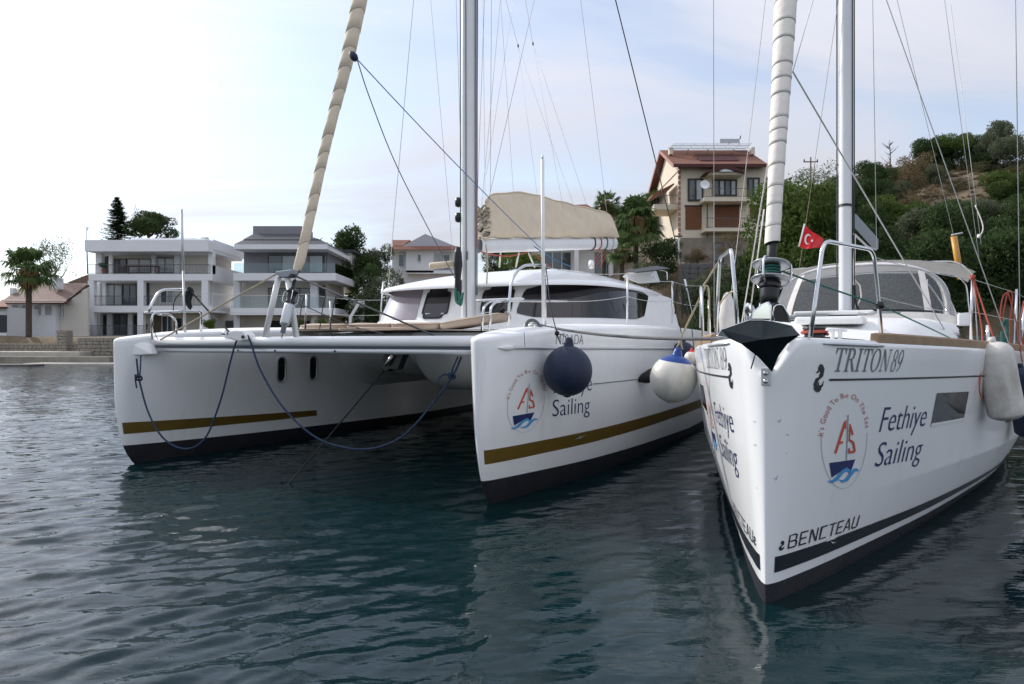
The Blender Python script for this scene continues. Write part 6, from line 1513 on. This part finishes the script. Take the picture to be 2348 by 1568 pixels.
# fan palms
def fan_palm(px, pyc, pyb, Y, R, nf, label, seed, skirt=True, up=1.0, trunk_w=.22, px_b=None):
    c = at(px, pyc, Y); b = at(px_b if px_b else px, pyb, Y); g = min(terr(b.x, Y), b.z); e = empty('fan_palm', (b.x, Y, g), 0, label=label, cat='palm tree'); o = c-Vector((b.x, Y, g))
    MB().tube(spline([(0, 0, 0), (o.x*.3, 0, o.z*.4), (o.x*.8, 0, o.z*.8), o]), [trunk_w*1.25]+[trunk_w]*23+[trunk_w*1.1] if False else trunk_w, 10).build('trunk', bark, e)
    r = random.Random(seed); m = MB(); 
    for i in range(nf):
        el = R_(r.uniform(-38, 82)) if i > 4 else R_(r.uniform(55, 88)); az = i*2.39996+r.uniform(-.2, .2); L = R*r.uniform(.42, .62)
        d = Vector((math.cos(az)*math.cos(el), math.sin(az)*math.cos(el), math.sin(el)*up)); p = o+d*L+Vector((0, 0, -.12*L*L*math.cos(el))); s = d.cross(Vector((0, 0, 1))); s = s.normalized() if s.length > .05 else Vector((1, 0, 0)); n_ = s.cross(d).normalized()
        m.tube([o+d*.05, o+d*L*.5+n_*.03, p], [.025, .018, .014], 4)
        fl = R*r.uniform(.42, .58); nb_ = 21
        for k in range(nb_):
            a = (k/(nb_-1)-.5)*R_(190); dirv = (d*math.cos(a)+s*math.sin(a)).normalized(); w = fl*.05; l = fl*(.68+.32*math.cos(a))*r.uniform(.85, 1.1); perp = dirv.cross(n_).normalized()
            mid = p+dirv*l*.6+n_*.04*fl; tip = p+dirv*l+Vector((0, 0, -.36*fl*r.uniform(.4, 1.7)))
            m.add([p, mid-perp*w, tip, mid+perp*w], [(0, 1, 2, 3)])
    m.build('crown', lfpalm, e, fix=False)
    if skirt:
        k_ = MB(); 
        for i in range(150):
            az = r.uniform(0, 6.28); zz_ = r.uniform(-.1, .32)*R; L = R*r.uniform(.35, .62); d = Vector((math.cos(az), math.sin(az), 0)); s = Vector((-d.y, d.x, 0)); rad = trunk_w+r.uniform(0, .18)*R; p0 = o+d*trunk_w*.8+Vector((0, 0, zz_-.1)); p1 = o+d*rad*1.6+Vector((0, 0, zz_-L*.45)); p2 = o+d*rad*(1.2)+Vector((0, 0, zz_-L))
            k_.add([p0-s*.04, p0+s*.04, p1+s*.11, p1-s*.11], [(0, 1, 2, 3)]); k_.add([p1-s*.11, p1+s*.11, p2+s*.03, p2-s*.03], [(0, 1, 2, 3)])
        k_.build('dead_frond_skirt', lfdry, e, fix=False)
fan_palm(66, 622, 775, 56, 2.5, 44, 'fan palm with brown skirt in front of the brown-roofed house', 3)
fan_palm(1392, 470, 620, 58, 1.5, 34, 'tall slim fan palm above the end of the catamaran boom', 5, True, 1, .2, 1380)
fan_palm(1458, 512, 640, 56, 2.6, 58, 'broad drooping fan palm beside the cream house', 8)
fan_palm(1425, 575, 640, 54, 1.7, 34, 'small shaded fan palm behind the boom end', 14)
for px, lab in ((482, 'small spiky agave right of the white villa terrace'), (680, 'small yellow-green shrub at the grey-roofed villa entrance'), (738, 'second yellow-green shrub by the villa column')):
    tree('garden_plant', px, 745, 62, .55, .55, 'dense3', lfbright, lab, cat='plant')
# electricity pole and dead tree on the ridge
p = at(1859, 360, 104); g = terr(p.x, 104); e = empty('electricity_pole', (p.x, 104, g), 0, label='thin electricity pole with two crossarms on the ridge', cat='pole'); Hh = p.z-g
MB().tube([(0, 0, 0), (0, 0, Hh)], [.16, .10], 8).build('pole', bark, e)
MB().box((-1.1, -.06, Hh-.8), (1.1, .06, Hh-.65)).build('crossarm', bark, e)
for x in (-1.0, 0, 1.0): MB().lathe([(0, 0), (.09, 0), (.11, .15), (.06, .35), (0, .4)], 8, Matrix.Translation((x, 0, Hh-.65))).build('insulator', raild, e)
p = at(2040, 320, 108); g = terr(p.x, 108); e = empty('dead_tree', (p.x, 108, g), 0, label='bare leafless tree standing on the ridge right of the mast', cat='tree'); Hh = p.z-g; b = MB(); b.tube([(0, 0, 0), (.1, 0, Hh*.6), (0, 0, Hh)], [.2, .1, .03], 6); r = random.Random(9)
b.build('trunk', bark, e)
for i in range(14):
    z = Hh*r.uniform(.45, .95); a = r.uniform(0, 6.28); L = r.uniform(1, 3.6)*(1.2-z/Hh); MB().tube([(0, 0, z), (math.cos(a)*L*.5, math.sin(a)*L*.5, z+L*.35), (math.cos(a)*L, math.sin(a)*L, z+L*.9)], [.06, .04, .012], 4).build('branch', bark, e)
p = at(1556, 555, 55.5); g = p.z-3; e = empty('garden_lamp', (p.x, 55.5, at(1556, 605, 55.5).z), 0, label='thin white garden lamp post on the retaining wall', cat='lamp post'); MB().tube([(0, 0, 0), (0, 0, 2.2)], .06, 8).build('post', white_pt, e); MB().box((-.3, -.1, 2.2), (.3, .1, 2.3)).build('lamp_head', raild, e)
# ------------------------------------------------------------------ loose things on and between the boats
def ballfender(name, c, R, label, top=fendnavy, body=fendnavy, tilt=(0, 0), collar=.55, cat='fender'):
    "pear-shaped inflatable buoy hanging by its eye; c is the centre of the ball"
    e = empty(name, c, 0, label=label, cat=cat); e.rotation_euler = (tilt[0], tilt[1], 0)
    prof = []; prof2 = []
    for k in range(22):
        a = -math.pi/2+math.pi*k/21*.93; r = R*math.cos(a); z = R*1.04*math.sin(a)
        if z > R*collar: prof2.append((r, z))
        else: prof.append((r, z))
    prof.append((prof2[0][0], prof2[0][1])); prof[0] = (0, -R*1.10); prof.insert(1, (R*.16, -R*1.06))
    last = prof2[-1]; prof2 = [prof[-1]]+prof2[1:]+[(R*.20, R*1.12), (R*.15, R*1.26), (R*.10, R*1.36), (0, R*1.38)]
    MB().lathe(prof, 36).build('ball', body, e); 
    sh = MB().lathe(prof2, 36).build('collar', top, e)
    return e
# large navy fender against the near hull of the catamaran
def near_fender():
    Y = 7.4
    for _ in range(60):
        l = CF.at(1302, 850, Y); s = l.y-C_st(l.z); gap = l.x-(CB+c_b(s, l.z, True)); Y += (gap-.275)*.5*.8
    return CF.w(*CF.at(1302, 850, Y)), Y
c, Yf = near_fender()
RF = 56/F_*Yf
e = ballfender('ball_fender', c, RF, 'large navy blue ball fender hanging on the catamaran bow over the lettering', tilt=(0, R_(2)))
fl = MB().tube([at(1285, 788, Yf), at(1278, 768, Yf+.02), at(1262, 705, Yf+.3), at(1252, 612, 8.0)], .006, 6).build('fender_line', ropeblack, None, label='black line holding the large navy ball fender', cat='rope')
kn = MB().lathe([(0, -.03), (.022, -.015), (.024, .015), (0, .03)], 10, Matrix.Translation(at(1277, 764, Yf))).build('line_knot', ropeblack, fl)
MB().tube(spline([at(1277, 764, Yf), at(1290, 768, Yf), at(1298, 774, Yf)]), .005, 5).build('line_tail', ropeblack, fl)
# white ball fender with blue cap between the two boats
Yw = 7.55; c = at(1544, 868, Yw); e = ballfender('ball_fender', c, 53/F_*Yw, 'white ball fender with blue cap hanging between the two boats', fendblue, fendwhite, tilt=(R_(4), R_(8)), collar=.72)
top_ = at(1558, 786, Yw)
w = MB(); w.tube([at(1549, 802, Yw), top_, at(1563, 770, Yw-.02), at(1616, 660, 6.55)], .010, 7).tube([at(1565, 802, Yw), at(1562, 790, Yw), at(1562, 772, Yw)], .010, 7); w.build('fender_line', ropebeige, None, label='beige line holding the white ball fender to the yacht rail', cat='rope')
MB().tube(spline([at(1615, 656, 6.5), at(1624, 660, 6.5), at(1626, 700, 6.5), at(1624, 778, 6.5)]), .009, 6).build('line_tail', ropebeige, None, label='loose beige rope end hanging from the yacht left rail', cat='rope')
MB().tube([at(1612, 656, 6.5), at(1652, 594, 5.25)], .008, 6).build('rail_rope', ropebeige, None, label='beige rope from the left pulpit down to the first stanchion', cat='rope')
MB().tube(spline([at(1639, 752, 5.8), at(1650, 700, 5.6), at(1672, 672, 5.0), at(1690, 668, 4.6)]), .006, 6).build('rail_rope', ropebeige, None, label='thin beige rope looped across the left pulpit', cat='rope')
# further fenders
c = at(1566, 812, 10.6); ballfender('ball_fender', c, 28/F_*10.6, 'smaller navy ball fender half hidden behind the white one')
MB().tube([at(1566, 780, 10.6), at(1556, 735, 10.8), at(1541, 648, 11.4)], .007, 5).build('fender_line', ropeblack, None, label='black line holding the half hidden navy fender', cat='rope')
MB().tube([at(1591, 800, 9.5), at(1585, 740, 10.8), at(1572, 690, 12.0)], .007, 5).build('fender_line', ropeblack, None, label='black line down to the small white pear fender', cat='rope')
M = Matrix.Translation(at(1492, 862, 9.2))@Matrix.Rotation(R_(70), 4, 'Y')
MB().lathe([(0, -.19), (.02, -.185), (.07, -.10), (.095, .0), (.095, .25), (.05, .33), (0, .34)], 18, M).build('black_fender', rubber, None, label='black tapered fender tip sticking out left of the white ball', cat='fender')
e = ballfender('pear_fender', at(1587, 822, 8.6), .10, 'small white pear fender beside the yacht topsides', redplastic, fendwhite, collar=.75)
# long worn fender on the right side of the yacht
def long_fender(c, R, Lh, label, mt, tilt):
    e = empty('long_fender', c, 0, label=label, cat='fender'); e.rotation_euler = tilt
    prof = [(0, -Lh-R*.62), (R*.16, -Lh-R*.62), (R*.18, -Lh-R*.40)]
    for k in range(9):
        a = -math.pi/2*.88+math.pi/2*.88*k/8; prof.append((R*math.cos(a), -Lh+R*.5*math.sin(a)*1.0+R*.0))
    prof += [(R*1.01, -Lh*.5), (R*.99, 0), (R*1.01, Lh*.5)]
    for k in range(9):
        a = math.pi/2*.88*k/8; prof.append((R*math.cos(a), Lh+R*.75*math.sin(a)))
    z = prof[-1][1]; prof += [(R*.2, z+R*.02), (R*.18, z+R*.30), (0, z+R*.30)]
    MB().lathe(prof, 28).build('body', mt, e); return e
Yl = 6.15
cfd = at(2294, 878, Yl); long_fender(cfd, 37/F_*Yl, .27, 'worn white cylindrical fender on the right side of the yacht', fendworn, (0, R_(-11), 0))
MB().tube([at(2281, 780, Yl), at(2274, 762, Yl+.05), at(2230, 634, 6.35)], .008, 7).build('fender_line', ropered, None, label='red line holding the worn white fender to the first stanchion', cat='rope')
MB().tube(spline([at(2231, 634, 6.33), at(2240, 690, 6.3), at(2252, 760, 6.25), at(2250, 830, 6.12), at(2246, 890, 6.02), at(2252, 916, 6.0)]), .008, 6).build('line_tail', ropered, None, label='loose red rope end hanging over the yacht hull window', cat='rope')
MB().lathe([(0, -.03), (.022, -.02), (.024, .02), (0, .03)], 10, Matrix.Translation(at(2230, 636, 6.33))).build('line_knot', ropered, None, label='red knot tied round the first stanchion top', cat='rope')
rl = MB()
rl.tube(spline([at(2316, 668, 7.2), at(2300, 680, 7.2), at(2294, 720, 7.2), at(2298, 735, 7.2), at(2304, 700, 7.2), at(2312, 668, 7.2), at(2322, 680, 7.2), at(2316, 740, 7.2), at(2316, 790, 7.2)]), .008, 6); rl.build('rope_coil', ropered, None, label='looped red rope hanging on the guard rail at the right', cat='rope')
MB().tube(spline([at(2312, 672, 7.25), at(2330, 740, 7.25), at(2344, 830, 7.1)]), .007, 6).build('fender_line', ropered, None, label='red line dropping to the dark fender at the right edge', cat='rope')
MB().tube(spline([at(2348, 690, 7.6), at(2340, 740, 7.6), at(2345, 800, 7.6)]), .008, 6).build('rope_coil', ropered, None, label='red rope at the very right edge behind the stanchion', cat='rope')
MB().tube(spline([at(2296, 745, 7.4), at(2306, 735, 7.4), at(2310, 770, 7.4), at(2300, 790, 7.4), at(2298, 760, 7.4)]), .02, 6).build('rope_coil', ropeteal, None, label='green rope coil on the side deck at the right', cat='rope')
c = at(2352, 925, 7.0); long_fender(c, .13, .28, 'dark navy fender at the right edge of the picture', fendnavy, (0, R_(-8), 0))
MB().tube([at(2264, 745, 7.0), at(2266, 800, 7.0)], .016, 8).build('winch_handle', steel, None, label='short steel post standing on the side deck at the right', cat='post')
# cushions on the catamaran foredeck
def cushion_(r0, r1, s0, s1, z0, z1, label, rise=0.0, n=5.0):
    e = empty('deck_cushion', CF.w((r0+r1)/2, (s0+s1)/2, z0), -CF.a, label=label, cat='cushion'); hx, hy, hz = (r1-r0)/2, (s1-s0)/2, (z1-z0)/2; rows = []
    def sp(c, k): return math.copysign(abs(c)**k, c)
    for i in range(17):
        a = -math.pi/2+math.pi*i/16; row = []
        for j in range(33):
            b = 2*math.pi*j/32; x = hx*sp(math.cos(a), .35)*sp(math.cos(b), .28); y = hy*sp(math.cos(a), .35)*sp(math.sin(b), .28); z = hz+hz*sp(math.sin(a), .6)
            row.append(Vector((x, y, z+rise*(x/hx*.5+.5)+.006*math.sin(x*9)*math.sin(y*7))))
        rows.append(row)
    MB().grid(rows).build('cushion_body', cushion, e, weld=True)
    pip = [Vector((hx*.985*sp(math.cos(b), .28), hy*.985*sp(math.sin(b), .28), hz*1.55+rise*(sp(math.cos(b), .28)*.5+.5))) for b in np.linspace(0, 2*math.pi, 41)]
    MB().tube(pip, .009, 6, caps=False).build('piping', cushion, e)
rr4 = [CF.at_y(x, 760, 3.55).x for x in (704, 810, 911, 1021, 1163)]
for i, lab in enumerate(('leftmost taupe cushion on the catamaran foredeck', 'second taupe foredeck cushion from the left', 'third taupe foredeck cushion, left of the longest one', 'longest taupe cushion, sloping up toward the near hull')):
    cushion_(rr4[i]+.012, rr4[i+1]-.012, 3.3, 3.8, 1.775, 1.915, lab, .14 if i == 3 else 0)
cushion_(rr4[0], rr4[0]+1.25, 2.75, 3.26, 1.76, 1.825, 'flat taupe sunbathing pad at the left of the foredeck')
cushion_(rr4[0]+1.3, rr4[0]+2.6, 2.75, 3.26, 1.76, 1.825, 'flat taupe sunbathing pad in the middle of the foredeck')
# mooring bridle, chain and dock line
br = MB()
pts = spline([at(313, 822, 8.80), at(316, 850, 8.78), at(319, 870, 8.76), at(340, 945, 8.7), at(375, 1005, 8.6), at(425, 1029, 8.5), at(470, 1005, 8.4), at(505, 920, 8.35), at(528, 830, 8.32), at(541, 785, 8.3), at(552, 768, 8.28), at(566, 768, 8.24), at(575, 785, 8.22), at(598, 850, 8.15), at(650, 935, 8.0), at(720, 1000, 7.85), at(790, 1026, 7.75), at(860, 1027, 7.65), at(930, 995, 7.5), at(1000, 915, 7.35), at(1040, 858, 7.28), at(1058, 818, 7.24)], 8)
brd = br.tube(pts, .0115, 8).build('bridle_rope', ropeblue, None, label='blue bridle rope hanging in two loops between the catamaran bows', cat='rope')
for (p0, tails) in (((318, 866, 8.74), [(310, 860), (312, 882), (314, 890)]), ((1036, 862, 7.27), [(1020, 858), (1008, 866), (1002, 876)])):
    MB().tube(spline([at(p0[0]-6, p0[1]-6, p0[2]), at(p0[0]+5, p0[1]-3, p0[2]-.03), at(p0[0]+6, p0[1]+5, p0[2]), at(p0[0]-6, p0[1]+4, p0[2]-.03), at(p0[0]-2, p0[1]-5, p0[2]-.04)]), .013, 7).build('knot', ropeblue, brd)
    MB().tube(spline([at(p0[0], p0[1], p0[2]-.02)]+[at(x, y, p0[2]-.02) for x, y in tails]), .010, 6).build('rope_tail', ropeblue, brd)
MB().tube([at(323, 815, 8.8), at(322, 845, 8.76), at(320, 866, 8.74)], .010, 6).build('rope_tail', ropeblue, brd)
MB().tube([at(1050, 818, 7.24), at(1040, 840, 7.26), at(1034, 860, 7.27)], .010, 6).build('rope_tail', ropeblue, brd)
a = at(884, 846, 8.75); b_ = at(664, 1107, 1.6*F_/(1107-784)); MB().tube([a, b_, b_+(b_-a)*.15], .009, 7).build('mooring_line', ropeblack, None, label='taut black mooring line running from the catamaran into the water', cat='rope')
# grey mooring rope from the catamaran cleat across to the yacht
cl0 = at(1228, 744, 7.75); m = MB(); dl = m.tube([at(1222, 742, 7.7)]+sag(at(1250, 748, 7.6), at(1690, 775, 4.9), .05, 24), .0135, 8).build('dock_line', ropegrey, None, label='grey twisted rope stretched from the catamaran cleat to the yacht bow', cat='rope')
MB().tube(spline([at(1205, 752, 7.55), at(1210, 738, 7.55), at(1222, 734, 7.55), at(1234, 742, 7.5), at(1243, 760, 7.45), at(1248, 790, 7.42)]), .019, 8).build('rope_tail', ropegrey, dl)
cln = MB(); cln.tube([at(1203, 747, 7.66), at(1240, 745, 7.58)], .016, 8).tube([at(1215, 747, 7.64), at(1214, 758, 7.64)], .018, 8).tube([at(1228, 746, 7.6), at(1228, 758, 7.6)], .018, 8); o = cln.build('bow_cleat', alu, cat_); 
o.parent = None; o.parent = cat_; o.matrix_parent_inverse = Matrix.Identity(4)
for v in o.data.vertices: v.co = CF.l(v.co)
# black straps on the catamaran side
for i, (px, Y, lab) in enumerate(((1560, 12.6, 'black strap loop hanging from the coachroof end, left one'), (1576, 12.0, 'black strap loop hanging from the coachroof end, right one'), )):
    y0 = 650 if i == 0 else 660
    MB().tube(spline([at(px-12, y0+70, Y), at(px-8, y0+10, Y), at(px, y0-2, Y), at(px+6, y0+20, Y), at(px+16, y0+75, Y)]), .012, 6).build('strap_loop', ropeblack, None, label=lab, cat='strap')
# courtesy flag
e = empty('flag', at(1840, 590, 8.75), 0, label='small red flag with white crescent and star on a thin halyard', cat='flag')
o0 = at(1840, 590, 8.75); A_, B_, C_, D_ = (1845, 514), (1833, 566), (1887, 553), (1886, 548)
def fpt(u, v, off=0):
    px = lerp(lerp(1845, 1832, v), lerp(1889, 1882, v), u); py = lerp(lerp(513, 565, v), lerp(551, 571, v), u)+3*math.sin(u*5)
    return at(px, py, 8.75+.05*math.sin(u*7+v*1.2)-off)-o0
fm = MB().grid([[fpt(i/18, j/10) for j in range(11)] for i in range(19)]).build('cloth', flagred, e)
MB().tube([fpt(0, 0), fpt(0, 1)], .010, 6).build('hoist_band', flagwhite, e)
cr_ = Print(); 
outer = [(.30+.155*math.cos(a), .5+.27*math.sin(a)) for a in np.linspace(R_(38), R_(322), 24)]; inner = [(.345+.125*math.cos(a), .5+.215*math.sin(a)) for a in np.linspace(R_(322-5), R_(43), 24)]
n = len(outer); cr_.parts.append((outer+inner, [(i, i+1, 2*n-2-i, 2*n-1-i) for i in range(n-1)]))
st = [(.50+(.075 if k % 2 == 0 else .03)*math.cos(R_(180+k*36)), .5+(.13 if k % 2 == 0 else .05)*math.sin(R_(180+k*36))) for k in range(10)]
cr_.parts.append(([(.50, .5)]+st, [(0, 1+k, 1+(k+1) % 10) for k in range(10)]))
cr_.lay('crescent_and_star', flagwhite, e, lambda u, v, k: fpt(u, v, .012+k))
# staff beyond the bimini
e = empty('orange_staff', at(2194, 610, 13.0), 0, label='orange staff standing up behind the bimini', cat='staff'); o0 = at(2194, 610, 13.0)
MB().tube([at(2203, 640, 13)-o0, at(2187, 542, 13)-o0], .055, 10).build('staff', bamboo, e); MB().tube([at(2182, 539, 13)-o0, at(2207, 534, 13)-o0], .018, 6).build('staff_tip', wire, e)
# rolled cover leaning inside the yacht rail, small lines
rc = MB().lathe([(.02, 0), (.07, .05), (.075, .2), (.06, .32), (.03, .40), (0, .42)], 14, Matrix.Translation(at(1668, 775, 6.2))).build('sail_cover_bundle', canvaslt, None, label='pale cloth bundle standing behind the left pulpit', cat='bundle')
# furling line led aft along the deck
MB().tube([at(1795, 622, 4.25), at(1900, 660, 4.55), at(2018, 700, 4.78), at(2110, 742, 5.6), at(2185, 778, 6.2)], .0065, 6).build('furling_line', ropeteal, None, label='teal furling line led from the drum along the yacht side deck', cat='rope')
MB().lathe([(0, -.03), (.03, -.02), (.03, .02), (0, .03)], 12, Matrix.Translation(at(2017, 700, 4.76))).build('line_block', plasticblk, None, label='small black block clipped on the right pulpit leg', cat='block')
# teak rail hint on the left side and gull in the sky
g = MB(); gp = at(976, 466, 60); g.add([gp, gp+Vector((-.35, 0, .22)), gp+Vector((-.1, .1, .10)), gp+Vector((.35, 0, -.2)), gp+Vector((.1, .1, -.02))], [(0, 1, 2), (0, 4, 3)]); g.add([gp+Vector((-.12, 0, .05)), gp+Vector((.14, 0, -.08)), gp+Vector((.0, .05, .02))], [(0, 1, 2)])
g.build('seagull', plw, None, label='tiny white seagull gliding in the sky left of the mast', cat='bird')
